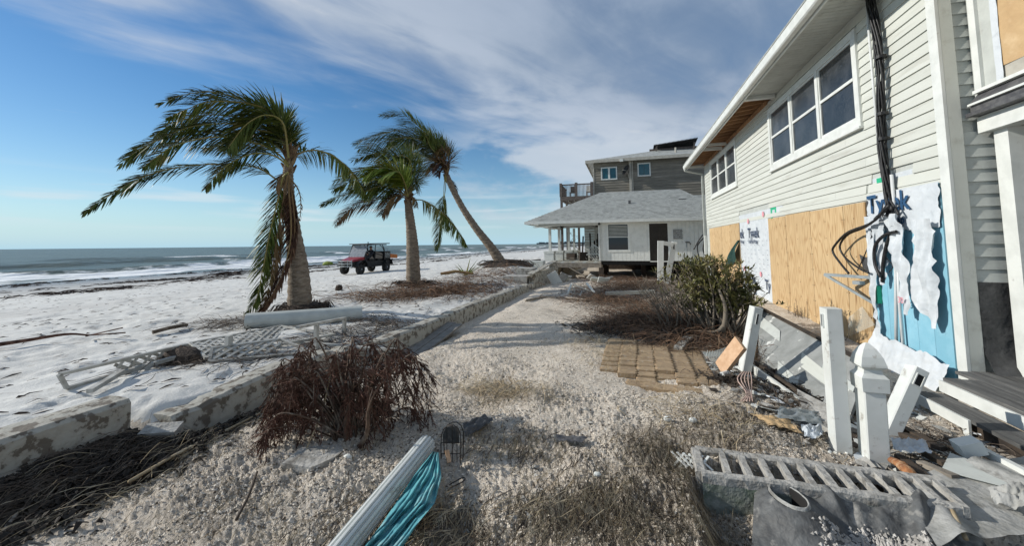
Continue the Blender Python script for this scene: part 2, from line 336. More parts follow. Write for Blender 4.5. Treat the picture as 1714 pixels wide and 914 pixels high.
WM = {}
def link(me, name, parent=None, M4=None, **k):
    o = bpy.data.objects.new(name, me); COL.objects.link(o)
    M4 = M4 if M4 is not None else Matrix.Identity(4)
    o.matrix_basis = M4
    WM[o] = M4
    if parent is not None:
        o.parent = parent; o.matrix_parent_inverse = WM[parent].inverted()
    tag(o, **k); return o
def tag(o, label=None, cat=None, group=None, kind=None):
    if label: o['label'] = label
    if cat: o['category'] = cat
    if group: o['group'] = group
    if kind: o['kind'] = kind
    return o
def thing(name, loc, label, cat, group=None):
    o = bpy.data.objects.new(name, None); COL.objects.link(o); o.location = loc; o.empty_display_size = .2
    WM[o] = Matrix.Translation(Vector(loc)); return tag(o, label, cat, group)
def lerp(a, b, t): return a+(b-a)*t
def V(*a): return Vector(a)
def smooth_path(pts, n):
    """Catmull-Rom through 3-D points"""
    p = [Vector(q) for q in pts]; p = [p[0]*2-p[1]]+p+[p[-1]*2-p[-2]]; out = []
    segs = len(p)-3
    for i in range(n+1):
        t = i/n*segs; k = min(int(t), segs-1); u = t-k; a, b, c, d = p[k:k+4]
        out.append(.5*((2*b)+(c-a)*u+(2*a-5*b+4*c-d)*u*u+(3*b-a-3*c+d)*u**3))
    return out

# value noise in numpy
def vn(x, y, seed=0):
    x = np.asarray(x, float); y = np.asarray(y, float)
    xi = np.floor(x).astype(np.int64); yi = np.floor(y).astype(np.int64); fx = x-xi; fy = y-yi
    fx = fx*fx*fx*(fx*(fx*6-15)+10); fy = fy*fy*fy*(fy*(fy*6-15)+10)
    def h(a, b):
        n = (a*374761393 + b*668265263 + seed*974711) & 0x7fffffff
        n = ((n ^ (n >> 13))*1274126177) & 0x7fffffff
        return ((n ^ (n >> 16)) & 0xffff)/65535.0
    a, b, c, d = h(xi, yi), h(xi+1, yi), h(xi, yi+1), h(xi+1, yi+1)
    return (a*(1-fx)+b*fx)*(1-fy)+(c*(1-fx)+d*fx)*fy
from mathutils import noise as mn
def f1(x, y, seed=0, o=3):
    s = 0; a = .5; t = 0; z = seed*3.71
    for i in range(o):
        s += a*mn.noise(Vector((x, y, z))); t += a; a *= .5; x = x*2.03+11.3; y = y*2.03+5.7
    return .5+.5*s/t
def ss1(v, a, b):
    t = min(1.0, max(0.0, (v-a)/(b-a))); return t*t*(3-2*t)
def fbm(x, y, seed=0, o=4):
    s = 0; a = .5; t = 0
    for i in range(o):
        s = s+a*vn(x, y, seed+i*17); t += a; a *= .5; x = x*2.03+11.3; y = y*2.03+5.7
    return s/t
# ------------------------------------------------------------------ terrain
WY = [-6, 2.35, 2.45, 3.6, 4.85, 5.8, 8.0, 12.9, 18.6, 24, 40]
WX = [-3.93, -3.95, -3.72, -3.74, -3.54, -3.33, -3.36, -3.2, -3.2, -3.9, -3.9]
def wall_x(y): return np.interp(y, WY, WX)
def sst(v, a, b):
    t = np.clip((v-a)/(b-a), 0, 1); return t*t*(3-2*t)
PALM = [V(-6.68, 6.83, .25), V(-6.87, 11.65, .27), V(-5.25, 17.0, .75)]
_k = [Zp(1164, 750, .07), Zp(1575, 803, .07), Zp(1610, 846, .07), Zp(1174, 790, .07)]
def drain_cut(x, y):
    """depth taken out of the ground inside the drain and in front of it"""
    a, b_, c, d = _k; e = (c-d).normalized(); n = V(-e.y, e.x, 0)          # n points away from the camera
    s = (x-d.x)*n.x+(y-d.y)*n.y; t = (x-d.x)*e.x+(y-d.y)*e.y; L_ = (c-d).length; w = (a-d).dot(n)
    inside = sst(s, .0, .03)*(1-sst(s, w*.72, w*.72+.03))*sst(t, .0, .03)*(1-sst(t, L_-.03, L_))
    front = (1-sst(s, -.03, .03))*sst(t, -.12, .02)*sst(s, -1.4, -.8)*(1-sst(t, L_, L_+.5))
    return .42*inside+.17*front
def H(x, y, fine=True):
    x = np.asarray(x, float); y = np.asarray(y, float)
    r = np.hypot(x, y)
    wx = wall_x(y)-.14
    yard = np.interp(y, [-10, 0, 5, 9, 13, 18.5, 22.5, 26], [0, 0, 0, .03, .10, -.08, -.42, -.42])
    d = x-wx
    yard = yard - .09*(1-sst(d, .1, .9)) + .19*(1-sst(d, .15, .8))*(1-sst(y, 2.1, 2.8)) - .10*sst(x, .9, 2.2)*(1-sst(y, 6, 9))
    yard = yard + .07*np.exp(-((x-.1)**2+(y-4.0)**2)/1.6)
    yard = yard + (fbm(x*.9, y*.9, 3, 3)-.5)*.16*sst(d, .2, 1.2)*(1-sst(x, 1.4, 2.4)*.6)
    # low grit bank at the bottom left, brush mound before the far house
    yard = yard + .10*np.exp(-(((x-.3)/2.6)**2+((y-15.0)/2.2)**2))
    bx = -x
    bz = np.interp(bx, [0, 3.75, 4.5, 9, 16, 30, 46, 60, 120, 5000], [.15, .15, .245, .22, -.15, -.70, -1.08, -1.7, -4, -6])
    far = sst(y, 60, 160)
    bz = bz + (fbm(x*.35, y*.35, 21, 3)-.5)*.16*np.exp(-bx/14)
    bz = bz + (fbm(x*2.2, y*2.2, 22, 3)-.5)*.07*sst(bx, 3.2, 4.5)*np.exp(-np.maximum(bx-14, 0)/10)
    for i, (p, a, s) in enumerate(((PALM[0], .05, .8), (PALM[1], .14, .9), (PALM[2], .48, 1.5))):
        bz = bz + a*np.exp(-((x-p.x)**2+(y-p.y)**2)/(s*s))
    bz = bz + .18*np.exp(-(((x+4.6)/1.4)**2+((y-16)/4)**2))
    yard = yard-drain_cut(x, y)
    sw = .06+.30*np.exp(-((y-2.38)/.22)**2)
    k = sst(d, -sw, sw*.9)
    z = bz*(1-k)+yard*k
    if fine:
        nr = np.clip(1.4-r/13, 0, 1)
        rgh = .35+.75*np.exp(-(r/4.2)**4)+1.0*sst(fbm(x*.8+3, y*.8, 45, 3), .38, .6)*(1-.6*np.exp(-(((x+1.2)/1.5)**2+((y-9)/4)**2)))
        cl = fbm(x*5.5, y*5.5, 5, 3)
        z = z + nr*k*((cl-.5)*.045*rgh)
        rid = 1-np.abs(2*fbm(x*19+cl*2, y*19, 8, 2)-1)
        z = z + nr*k*(rid-.6)*.019*rgh
        z = z + np.clip(1.5-r/4.5, 0, 1)*k*(fbm(x*60, y*60, 9, 2)-.5)*.034*rgh
        pock = fbm(x*3.1, y*2.1, 31, 3)
        z = z - (1-k)*sst(pock, .55, .75)*.035*np.exp(-bx/30)
        z = z + (1-k)*(vn(x*7, y*4.5, 33)-.5)*.018*np.exp(-bx/18)
    return z
_hx, _hy = np.arange(-34, 12, .08), np.arange(-6, 42, .08)
_HT = H(*np.meshgrid(_hx, _hy), False)
def Hz(x, y):
    i = min(max((x+34)/.08, 0), len(_hx)-2); j = min(max((y+6)/.08, 0), len(_hy)-2); a, b = int(i), int(j); u, v = i-a, j-b
    return float((_HT[b, a]*(1-u)+_HT[b, a+1]*u)*(1-v)+(_HT[b+1, a]*(1-u)+_HT[b+1, a+1]*u)*v)
def G(px, py, lift=0.0):
    """where the ray through a pixel meets the ground"""
    z = 0.0
    for _ in range(25):
        p = Zp(px, py, z); z = .5*z+.5*Hz(p.x, p.y)
    return V(p.x, p.y, z+lift)

def ground_mat(name, beach):
    m = bpy.data.materials.new(name); m.use_nodes = True; t = m.node_tree; n = t.nodes; l = t.links
    b = n['Principled BSDF']; b.inputs['Specular IOR Level'].default_value = .2
    co = n.new('ShaderNodeTexCoord'); P = co.outputs['Object']
    def noi(sc, det=6, ro=.6, st=(1, 1, 1)):
        mp = n.new('ShaderNodeMapping'); mp.inputs['Scale'].default_value = st; l.new(P, mp.inputs[0])
        q = n.new('ShaderNodeTexNoise'); q.inputs['Scale'].default_value = sc; q.inputs['Detail'].default_value = det; q.inputs['Roughness'].default_value = ro
        l.new(mp.outputs[0], q.inputs['Vector']); return q.outputs['Fac']
    def rng(v, a, c, lo=0., hi=1.):
        q = n.new('ShaderNodeMapRange'); q.inputs[1].default_value = a; q.inputs[2].default_value = c; q.inputs[3].default_value = lo; q.inputs[4].default_value = hi
        l.new(v, q.inputs[0]); return q.outputs[0]
    def mix(f, a, c):
        q = n.new('ShaderNodeMix'); q.data_type = 'RGBA'; l.new(f, q.inputs[0])
        for i, v in ((6, a), (7, c)):
            if isinstance(v, tuple): q.inputs[i].default_value = (*v, 1)
            else: l.new(v, q.inputs[i])
        return q.outputs[2]
    if beach:
        c = mix(rng(noi(1.2), .35, .7), (.66, .655, .62), (.56, .55, .515))
        c = mix(rng(noi(5, 8), .58, .72, 0, .75), c, (.30, .27, .24))
        c = mix(rng(noi(.30, 5, .6, (.5, .12, 1)), .56, .72, 0, .5), c, (.36, .335, .31))
        sp_ = n.new('ShaderNodeSeparateXYZ'); l.new(P, sp_.inputs[0])
        wet = rng(sp_.outputs[2], -1.02, -.55, 1, 0)
        c = mix(wet, c, (.235, .235, .225))
        l.new(rng(wet, 0, 1, .9, .28), b.inputs['Roughness'])
        h1, h2, dist = noi(9, 6), noi(45, 3), .018
    else:
        c = mix(rng(noi(2.0), .35, .68), (.67, .595, .495), (.54, .475, .39))
        c = mix(rng(noi(26, 5), .46, .66), c, (.72, .665, .58))
        c = mix(rng(noi(55, 4), .54, .68, 0, .8), c, (.16, .135, .11))
        c = mix(rng(noi(.9, 6), .54, .70, 0, .65), c, (.26, .215, .165))
        b.inputs['Roughness'].default_value = .95
        h1, h2, dist = noi(46, 8, .7), noi(150, 4), .026
    l.new(c, b.inputs['Base Color'])
    bp = n.new('ShaderNodeBump'); bp.inputs['Strength'].default_value = .8; bp.inputs['Distance'].default_value = dist; l.new(h1, bp.inputs['Height'])
    b2 = n.new('ShaderNodeBump'); b2.inputs['Strength'].default_value = .6; b2.inputs['Distance'].default_value = .008; l.new(h2, b2.inputs['Height'])
    l.new(bp.outputs[0], b2.inputs['Normal']); l.new(b2.outputs[0], b.inputs['Normal'])
    return m
M['yard'] = ground_mat('shelly yard sand', False); M['beach'] = ground_mat('white beach sand', True)

# one sheet, finer toward the camera's side, out to the horizon
rr = [0.35]
while rr[-1] < 34: rr.append(rr[-1]*1.0080+.0012)
while rr[-1] < 12000: rr.append(rr[-1]*1.07)
rr = np.array(rr)
aa = np.concatenate([np.linspace(-76, 42, 800), np.linspace(42, 284, 90)[1:-1]])   # degrees left/right of +Y
A, RR = np.meshgrid(np.radians(aa), rr)
gx, gy = RR*np.sin(A), RR*np.cos(A); gz = H(gx, gy)
gz = np.where(RR > 1500, np.minimum(gz, -2.5), gz)
nr_, na = gx.shape
verts = np.stack([gx.ravel(), gy.ravel(), gz.ravel()], 1)
ii, jj = np.meshgrid(np.arange(nr_-1), np.arange(na), indexing='ij')
j2 = (jj+1) % na
quads = np.stack([ii*na+jj, (ii+1)*na+jj, (ii+1)*na+j2, ii*na+j2], -1).reshape(-1, 4)
quads = quads[:, ::-1]
me = bpy.data.meshes.new('ground')
c0 = len(verts); verts = np.vstack([verts, [[0, 0, Hz(0, 0)]]])
me.vertices.add(len(verts)); me.vertices.foreach_set('co', verts.ravel())
tri = np.stack([np.full(na, c0), (np.arange(na)+1) % na, np.arange(na)], -1)
loops = np.concatenate([quads.ravel(), tri.ravel()])
starts = np.concatenate([np.arange(len(quads))*4, len(quads)*4+np.arange(na)*3])
me.loops.add(len(loops)); me.loops.foreach_set('vertex_index', loops)
me.polygons.add(len(starts)); me.polygons.foreach_set('loop_start', starts)
qx, qy = verts[quads[:, 0], 0], verts[quads[:, 0], 1]
mi = np.concatenate([((qx < wall_x(qy)-.14) | (qy > 60)).astype(np.int32), np.zeros(na, np.int32)])
me.materials.append(M['yard']); me.materials.append(M['beach'])
me.polygons.foreach_set('material_index', mi); me.polygons.foreach_set('use_smooth', np.ones(len(starts), bool))
me.update(calc_edges=True); me.validate()
ground = link(me, 'ground', kind='structure')

# ------------------------------------------------------------------ sea with breakers
def shore_x(y): return -45.0-.06*np.maximum(y-18, -60)-2.5*np.sin(y*.045)-1.2*np.sin(y*.13+1)+np.minimum(0.0, -(np.maximum(y-400, 0))*.02)
ss = [0.0]
while ss[-1] < 70: ss.append(ss[-1]+.42)
while ss[-1] < 9000: ss.append(ss[-1]*1.10)
ys = [-120.0]
while ys[-1] < 130: ys.append(ys[-1]+.75)
while ys[-1] < 9000: ys.append(ys[-1]*1.06)
SG, YG = np.meshgrid(np.array(ss)-3.0, np.array(ys))
wob = fbm(YG*.05, SG*.02, 41, 3)-.5
zz = np.full(SG.shape, -1.07); foam = np.zeros(SG.shape)
for s0, hgt, wd, sd_ in ((5, .22, 2.0, 1), (11.5, .55, 2.6, 2), (21, .70, 3.2, 3), (33, .55, 3.6, 4), (47, .5, 4.5, 5), (64, .42, 5, 6)):
    c = s0+wob*9+2.5*np.sin(YG*.03+sd_*2)
    act = sst(fbm(YG*.035+sd_*9, SG*0+sd_, 50+sd_, 2), .32, .62)
    u = (SG-c)/wd
    prof = np.where(u < 0, np.exp(-(u*2.3)**2), np.exp(-(u*.9)**2))
    zz += hgt*act*prof
    brk = sst(fbm(YG*.06+sd_*5, SG*.05, 60+sd_, 3), .42 if s0 < 30 else .60, .62 if s0 < 30 else .75)
    foam = np.maximum(foam, act*brk*np.exp(-((SG-c+wd*.45)/(wd*.75))**2)*(1.0 if s0 < 30 else .7))
zz += (fbm(SG*.35, YG*.22, 70, 3)-.5)*.20*sst(SG, 1, 6)*np.exp(-np.maximum(SG-60, 0)/200)
zz += (fbm(SG*.06, YG*.03, 73, 3)-.5)*.5*sst(SG, 20, 60)*np.exp(-np.maximum(SG-300, 0)/500)
foam = np.maximum(foam, (1-sst(SG, 1.5, 9))*sst(fbm(SG*.5, YG*.18, 71, 4), .38, .62)*.85)
foam = np.clip(foam, 0, 1)
vx = shore_x(YG)-SG
sv = np.stack([vx.ravel(), YG.ravel(), zz.ravel()], 1)
ny_, ns_ = SG.shape
ii, jj = np.meshgrid(np.arange(ny_-1), np.arange(ns_-1), indexing='ij')
sq = np.stack([ii*ns_+jj, (ii+1)*ns_+jj, (ii+1)*ns_+jj+1, ii*ns_+jj+1], -1).reshape(-1, 4)
me = bpy.data.meshes.new('sea'); me.from_pydata(sv.tolist(), [], sq.tolist())
at = me.attributes.new('foam', 'FLOAT', 'POINT'); at.data.foreach_set('value', foam.ravel().astype(np.float32))
me.polygons.foreach_set('use_smooth', [True]*len(me.polygons))
m = bpy.data.materials.new('grey green sea'); m.use_nodes = True; t = m.node_tree; n = t.nodes; l = t.links
b = n['Principled BSDF']; b.inputs['Roughness'].default_value = .22; b.inputs['Specular IOR Level'].default_value = .12
at = n.new('ShaderNodeAttribute'); at.attribute_name = 'foam'
co = n.new('ShaderNodeTexCoord')
mp = n.new('ShaderNodeMapping'); mp.inputs['Scale'].default_value = (.8, .35, 1); l.new(co.outputs['Object'], mp.inputs[0])
no = n.new('ShaderNodeTexNoise'); no.inputs['Scale'].default_value = 2.4; no.inputs['Detail'].default_value = 8; no.inputs['Roughness'].default_value = .7; l.new(mp.outputs[0], no.inputs['Vector'])
ad = n.new('ShaderNodeMath'); ad.operation = 'MULTIPLY_ADD'; l.new(no.outputs['Fac'], ad.inputs[0]); ad.inputs[1].default_value = 1.3; l.new(at.outputs['Fac'], ad.inputs[2])
mr = n.new('ShaderNodeMapRange'); mr.inputs[1].default_value = .95; mr.inputs[2].default_value = 1.22; l.new(ad.outputs[0], mr.inputs[0])
n2 = n.new('ShaderNodeTexNoise'); n2.inputs['Scale'].default_value = .035; n2.inputs['Detail'].default_value = 5; l.new(co.outputs['Object'], n2.inputs['Vector'])
m2 = n.new('ShaderNodeMapRange'); m2.inputs[1].default_value = .35; m2.inputs[2].default_value = .65; l.new(n2.outputs['Fac'], m2.inputs[0])
x0 = n.new('ShaderNodeMix'); x0.data_type = 'RGBA'; l.new(m2.outputs[0], x0.inputs[0]); x0.inputs[6].default_value = (.088, .110, .085, 1); x0.inputs[7].default_value = (.125, .148, .115, 1)
x1 = n.new('ShaderNodeMix'); x1.data_type = 'RGBA'; l.new(mr.outputs[0], x1.inputs[0]); l.new(x0.outputs[2], x1.inputs[6]); x1.inputs[7].default_value = (.80, .82, .82, 1)
l.new(x1.outputs[2], b.inputs['Base Color'])
r2 = n.new('ShaderNodeMapRange'); r2.inputs[3].default_value = .33; r2.inputs[4].default_value = .8; l.new(mr.outputs[0], r2.inputs[0]); l.new(r2.outputs[0], b.inputs['Roughness'])
n3 = n.new('ShaderNodeTexNoise'); n3.inputs['Scale'].default_value = 1.1; n3.inputs['Detail'].default_value = 7; l.new(mp.outputs[0], n3.inputs['Vector'])
bp = n.new('ShaderNodeBump'); bp.inputs['Strength'].default_value = .9; bp.inputs['Distance'].default_value = .5; l.new(n3.outputs['Fac'], bp.inputs['Height']); l.new(bp.outputs[0], b.inputs['Normal'])
me.materials.append(m)
sea = link(me, 'sea', kind='structure')

# low coast far up the shore: a thin wooded strip with a few buildings
b = MB(); k = 90
for i in range(k):
    a0 = i/k; x0 = lerp(-520, -120, a0); y0 = 2300+a0*200; w = 400/k
    h = 4+10*fbm(np.array([i*.21]), np.array([.5]), 81, 3)[0]*(1-abs(a0-.45)*.7) + (random.random() < .15)*random.uniform(3, 9)
    b.box((x0, y0, -3), (x0+w+.5, y0+60, h))
b.build('far_coast', mat('hazy far coast', (.16, .20, .22), .95, (.22, .25, .26), .05), kind='structure')
# ------------------------------------------------------------------ the near house (wall plane X = 3.5, running away from the camera)
HX, HY0, HY1, HT = 3.5, 5.5, 19.2, 5.08
house = thing('beach_house', (HX+3, 12, -.15), 'white clapboard house with boarded lower walls and a black cable bundle on its side', 'house')
b = MB()
b.box((HX, HY0, -.3), (HX+.14, HY1, HT))                   # long wall
b.box((HX+.14, HY1-.14, -.3), (HX+9, HY1, HT))             # far end wall
b.box((HX+.14, HY0+.01, -.3), (HX+.24, HY0+.15, HT))       # short return
b.box((HX+.24, HY0+.013, 2.79), (HX+9, HY0+.15, HT))
b.build('wall', M['greywhite'], house)
# openings: (y0, y1, z0, z1) of the two upper window units with their casing
UNITS = [(7.0, 10.85, 3.33, 4.86), (13.85, 17.78, 3.40, 4.93)]
EXP = .137
def board(y0, y1, z, h=EXP, x=HX):
    m = MB(); t0, t1 = .026, .006
    m.hexa([(x-t0, y0, z), (x, y0, z), (x, y1, z), (x-t0, y1, z), (x-t1, y0, z+h+.012), (x, y0, z+h+.012), (x, y1, z+h+.012), (x-t1, y1, z+h+.012)])
    return m
z = 2.30; k = 0
while z < HT-.06:
    spans = [(HY0+.10, HY1-.10)]
    for (a, c, z0, z1) in UNITS:
        if z+EXP > z0 and z < z1:
            spans = [q for s in spans for q in ((s[0], min(s[1], a)), (max(s[0], c), s[1])) if q[1]-q[0] > .05]
    if z < 2.40:      # the lowest courses are cut away over the house wrap
        spans = [q for s in spans for q in ((s[0], 7.0), (7.05, 10.5), (13.9, s[1])) if q[1] > q[0]]
    elif z < 2.5:
        spans = [q for s in spans for q in ((s[0], 6.05), (6.9, 11.2), (13.9, s[1])) if q[1] > q[0]]
    h = min(EXP, HT-z)
    for s0, s1 in spans:
        cuts = [s0]; y = s0 + ((k*1.37) % 3.6) + .9
        while y < s1-.8: cuts.append(y); y += 3.65
        cuts.append(s1)
        for a, c in zip(cuts, cuts[1:]):
            board(a+.0015, c-.0015, z, h).build('siding_board', M['siding'], house)
    z += EXP; k += 1
# backing behind the lower wall is bare sheathing; plywood over it
x = HX
def plate(name, m, y0, y1, z0, z1, th, parent=house, x=HX, dz=0, **k):
    b = MB(); b.hexa([(x-th, y0, z0), (x, y0, z0), (x, y1, z0), (x-th, y1, z0), (x-th, y0, z1), (x, y0, z1+dz), (x, y1, z1+dz), (x-th, y1, z1)])
    return b.build(name, m, parent, **k)
for y0, y1, z1 in ((7.10, 7.72, 2.185), (7.73, 8.94, 2.18), (8.95, 10.15, 2.19), (10.16, 11.27, 2.175), (13.92, 15.1, 2.20), (15.11, 16.3, 2.19), (16.31, 17.5, 2.185), (17.51, 18.5, 2.18)):
    pp = plate('plywood_panel', M['ply'], y0, y1, -.25, z1, .026+.004*random.random())
    b = MB()
    for zz_ in np.arange(.15, z1-.05, .3):
        for yy_ in (y0+.03, (y0+y1)/2, y1-.03): b.box((HX-.0335, yy_-.006, zz_-.006), (HX-.0305, yy_+.006, zz_+.006))
    b.build('screw_heads', M['blackmetal'], pp, kind='stuff')
plate('band_board', M['siding'], 5.6, 13.9, 2.205, 2.298, .018)
plate('band_board', M['siding'], 13.91, 19.1, 2.21, 2.298, .018)
plate('dark_gap', M['tarpaper'], 6.98, 7.09, -.2, 2.19, .012)
for z0, z1 in ((-.2, .62), (.64, 1.4), (1.42, 2.2)): plate('wall_trim', M['greywhite'], 18.55, 19.08, z0, z1, .02)

# lettering helper: flat print on the wall, read from the beach side
def text_mesh(s, size, name, mt, loc, parent, rotz=0.0, th=0.0, sx=1.0, **k):
    cu_ = bpy.data.curves.new(name, 'FONT'); cu_.body = s; cu_.size = size; cu_.align_x = 'LEFT'; cu_.extrude = th; cu_.resolution_u = 3; cu_.offset = size*.022
    o = bpy.data.objects.new('tmp', cu_); COL.objects.link(o)
    me = bpy.data.meshes.new_from_object(o.evaluated_get(bpy.context.evaluated_depsgraph_get()))
    bpy.data.objects.remove(o); bpy.data.curves.remove(cu_)
    me.materials.clear(); me.materials.append(mt)
    if isinstance(loc, Matrix): M4 = loc
    else:
        M4 = Matrix.Translation(Vector(loc)) @ Matrix(((0, 0, -1, 0), (-1, 0, 0, 0), (0, 1, 0, 0), (0, 0, 0, 1))) @ Matrix.Rotation(rotz, 4, 'Z') @ Matrix.Diagonal((sx, 1, 1, 1))
    return link(me, name, parent, M4, **k)

# house wrap between the plywood sheets
def wrinkled(y0, y1, z0, z1, x0, amp, seed, nu=26, nv=40, edge=None):
    b = MB()
    def fn(u, v):
        y, z_ = lerp(y0, y1, u), lerp(z0, z1, v)
        d = amp*(f1(y*2.2, z_*1.1, seed, 3)-.35) + amp*.35*f1(y*7., z_*5., seed+3, 2)
        if edge: y, z_ = edge(u, v, y, z_)
        return (x0-max(d, 0.0015), y, z_)
    return b.grid(fn, nu, nv)
wr = wrinkled(11.28, 13.91, -.1, 2.43, HX-.006, .02, 91).build('house_wrap', M['wrap'], house, smooth=True)
wr2 = wrinkled(10.3, 11.28, 2.20, 2.44, HX-.008, .012, 92, 14, 6).build('house_wrap', M['wrap'], house, smooth=True)
for (y, z_, s) in ((13.02, 1.72, .40), (14.30-.42, 1.72, .40), (13.4, .42, .34), (11.95, .36, .36)):
    if y > 13.8:
        text_mesh('ek', s, 'lettering', M['wrap_ink'], (HX-.034, 13.84, z_), wr); text_mesh('Wrap', s*.4, 'lettering', M['wrap_ink'], (HX-.034, 13.84, z_-.17), wr)
    elif y < 12.2:
        text_mesh('Ty', s, 'lettering', M['wrap_ink'], (HX-.034, y-.2, z_), wr)
    else:
        text_mesh('Tyvek', s, 'lettering', M['wrap_ink'], (HX-.034, y, z_), wr); text_mesh('HomeWrap', s*.42, 'lettering', M['wrap_ink'], (HX-.034, y-.03, z_-.17), wr)
b = MB()
for i in range(8):
    for j in range(9):
        y, z_ = 13.75-i*.33, .62+j*.125
        if (i*7+j*3) % 5: b.box((HX-.0345, y-.02, z_), (HX-.033, y+.02, z_+.014))
b.build('print_marks', M['wrap_ink'], wr, kind='stuff')
for (y, z_) in ((12.93, 2.2), (13.55, .78), (12.05, .72), (11.6, 2.32)):
    b = MB(); b.tube([(HX-.035, y, z_), (HX-.036, y, z_)], .075, 14)
    b.build('red_print', M['red_ink'], wr)
plate('green_tape', M['tape'], 11.0, 11.10, 2.10, 2.46, .014); plate('green_tape', M['tape'], 10.72, 10.82, 2.26, 2.45, .014); plate('green_tape', M['tape'], 10.72, 11.10, 2.38, 2.45, .015)
plate('green_tape', M['tape'], 6.62, 6.80, 2.42, 2.49, .012); plate('wrap_strip', M['wrap'], 6.05, 6.9, 2.40, 2.50, .008)

# bay by the corner: blue foam boards under torn wrap
for i in range(5):
    y0 = 5.64+i*.272; plate('foam_board', M['foam'], y0, y0+.268, -.2, 2.26, .02)
def torn(outline, x0, amp, seed, name, n=16):
    """sheet of torn wrap: rows of (z, y_left, y_right), hanging a little proud and wrinkled"""
    zs = [o[0] for o in outline][::-1]; ya = [o[1] for o in outline][::-1]; yb = [o[2] for o in outline][::-1]
    b = MB(); nv = 34
    def fn(u, v):
        z_ = lerp(zs[0], zs[-1], v); a, c = np.interp(z_, zs, ya), np.interp(z_, zs, yb)
        j = (f1(z_*9., seed*1., seed, 4)-.5)*.16
        y = lerp(a+j, c+j*.8, u)
        d = amp*1.3*f1(y*6., z_*2.6, seed, 3)+amp*.45*abs(math.sin(y*23+z_*5+seed+3*f1(y*3, z_*3, seed, 2)))+amp*.35*abs(f1(y*15, z_*9, seed+9, 2)-.5)
        return (x0-d, y, z_+(f1(y*11., 1., seed+5, 2)-.5)*.12*(1-v))
    o = b.grid(fn, n, nv).build(name, M['wrap'], house, smooth=True); return o
topw = torn([(2.27, 7.0, 5.62), (2.0, 7.0, 5.62), (1.86, 6.98, 5.62), (1.74, 6.6, 5.64)], HX-.024, .02, 101, 'torn_wrap', 24)
torn([(1.95, 6.50, 6.20), (1.75, 6.42, 6.12), (1.5, 6.40, 6.14), (1.3, 6.30, 6.08), (1.12, 6.27, 6.06), (.95, 6.26, 6.08), (.80, 6.22, 6.10), (.68, 6.2, 6.13)], HX-.03, .11, 103, 'torn_wrap')
torn([(1.85, 5.98, 5.66), (1.6, 5.96, 5.68), (1.45, 5.94, 5.66), (1.25, 5.98, 5.66), (1.08, 6.06, 5.67), (.92, 6.10, 5.66), (.80, 6.02, 5.67), (.72, 5.90, 5.68), (.58, 5.80, 5.74)], HX-.03, .10, 105, 'torn_wrap')
torn([(1.95, 6.98, 6.7), (1.6, 6.98, 6.76), (1.2, 6.96, 6.80), (.9, 6.94, 6.84), (.4, 6.95, 6.83), (.1, 6.94, 6.82)], HX-.03, .08, 107, 'torn_wrap')
torn([(1.9, 6.8, 6.55), (1.5, 6.74, 6.52), (1.2, 6.70, 6.58), (1.0, 6.66, 6.62)], HX-.035, .08, 109, 'torn_wrap')
b = MB()
def heap(u, v):
    y = lerp(6.95, 5.58, u); z_ = lerp(-.14, .30-.10*u, v)
    return (HX-.03-.20*(1-v)**1.3-.11*f1(y*4., z_*5., 111, 4)-.04*f1(y*14., z_*16., 117, 3), y, z_+.22*(f1(y*5., v*2., 113, 4)-.5))
b.grid(heap, 60, 26).build('torn_wrap', M['wrap'], house, smooth=True, label='white wrap slumped at the foot of the blue boards')
text_mesh('Tyvek', .36, 'lettering', M['blue_ink'], (HX-.062, 6.97, 2.0), topw, sx=1.0)
text_mesh('HomeWrap', .15, 'lettering', M['blue_ink'], (HX-.062, 6.93, 1.82), topw)
text_mesh('30', .11, 'lettering', M['red_ink'], (HX-.16, 6.27, .80), house)
plate('green_tape', M['tape'], 6.86, 6.93, .70, .95, .075)

# corner board and the return facing the camera
b = MB(); b.box((HX-.03, HY0-.035, -.2), (HX+.0, HY0+.10, HT)); b.build('corner_board', M['white'], house)
b = MB(); b.box((HX+.001, HY0-.034, -.2), (HX+.12, HY0, HT)); b.build('corner_board', M['siding'], house)
z = 1.14; xx0, xx1 = HX+.122, HX+.40
while z < HT:
    if not (2.72 < z+EXP*.5 < 2.98):
        x1 = xx1 if z < 2.72 else HX+.27
        m = MB(); m.hexa([(xx0, HY0-.026, z), (x1, HY0-.026, z), (x1, HY0, z), (xx0, HY0, z), (xx0, HY0-.006, z+EXP+.01), (x1, HY0-.006, z+EXP+.01), (x1, HY0, z+EXP+.01), (xx0, HY0, z+EXP+.01)])
        m.build('siding_board', M['greywhite'], house)  # same cream boards as the long wall, greyed to paint their shade
    z += EXP
b = MB()
b.grid(lambda u, v: (lerp(xx0, xx1+.08, u), HY0-.012-.05*f1(u*2., v*7., 121, 3)-(.12*(1-v*5) if v < .2 else 0), lerp(.19, 1.14, v)), 8, 24)
b.build('tar_paper', M['tarpaper'], house, smooth=True)

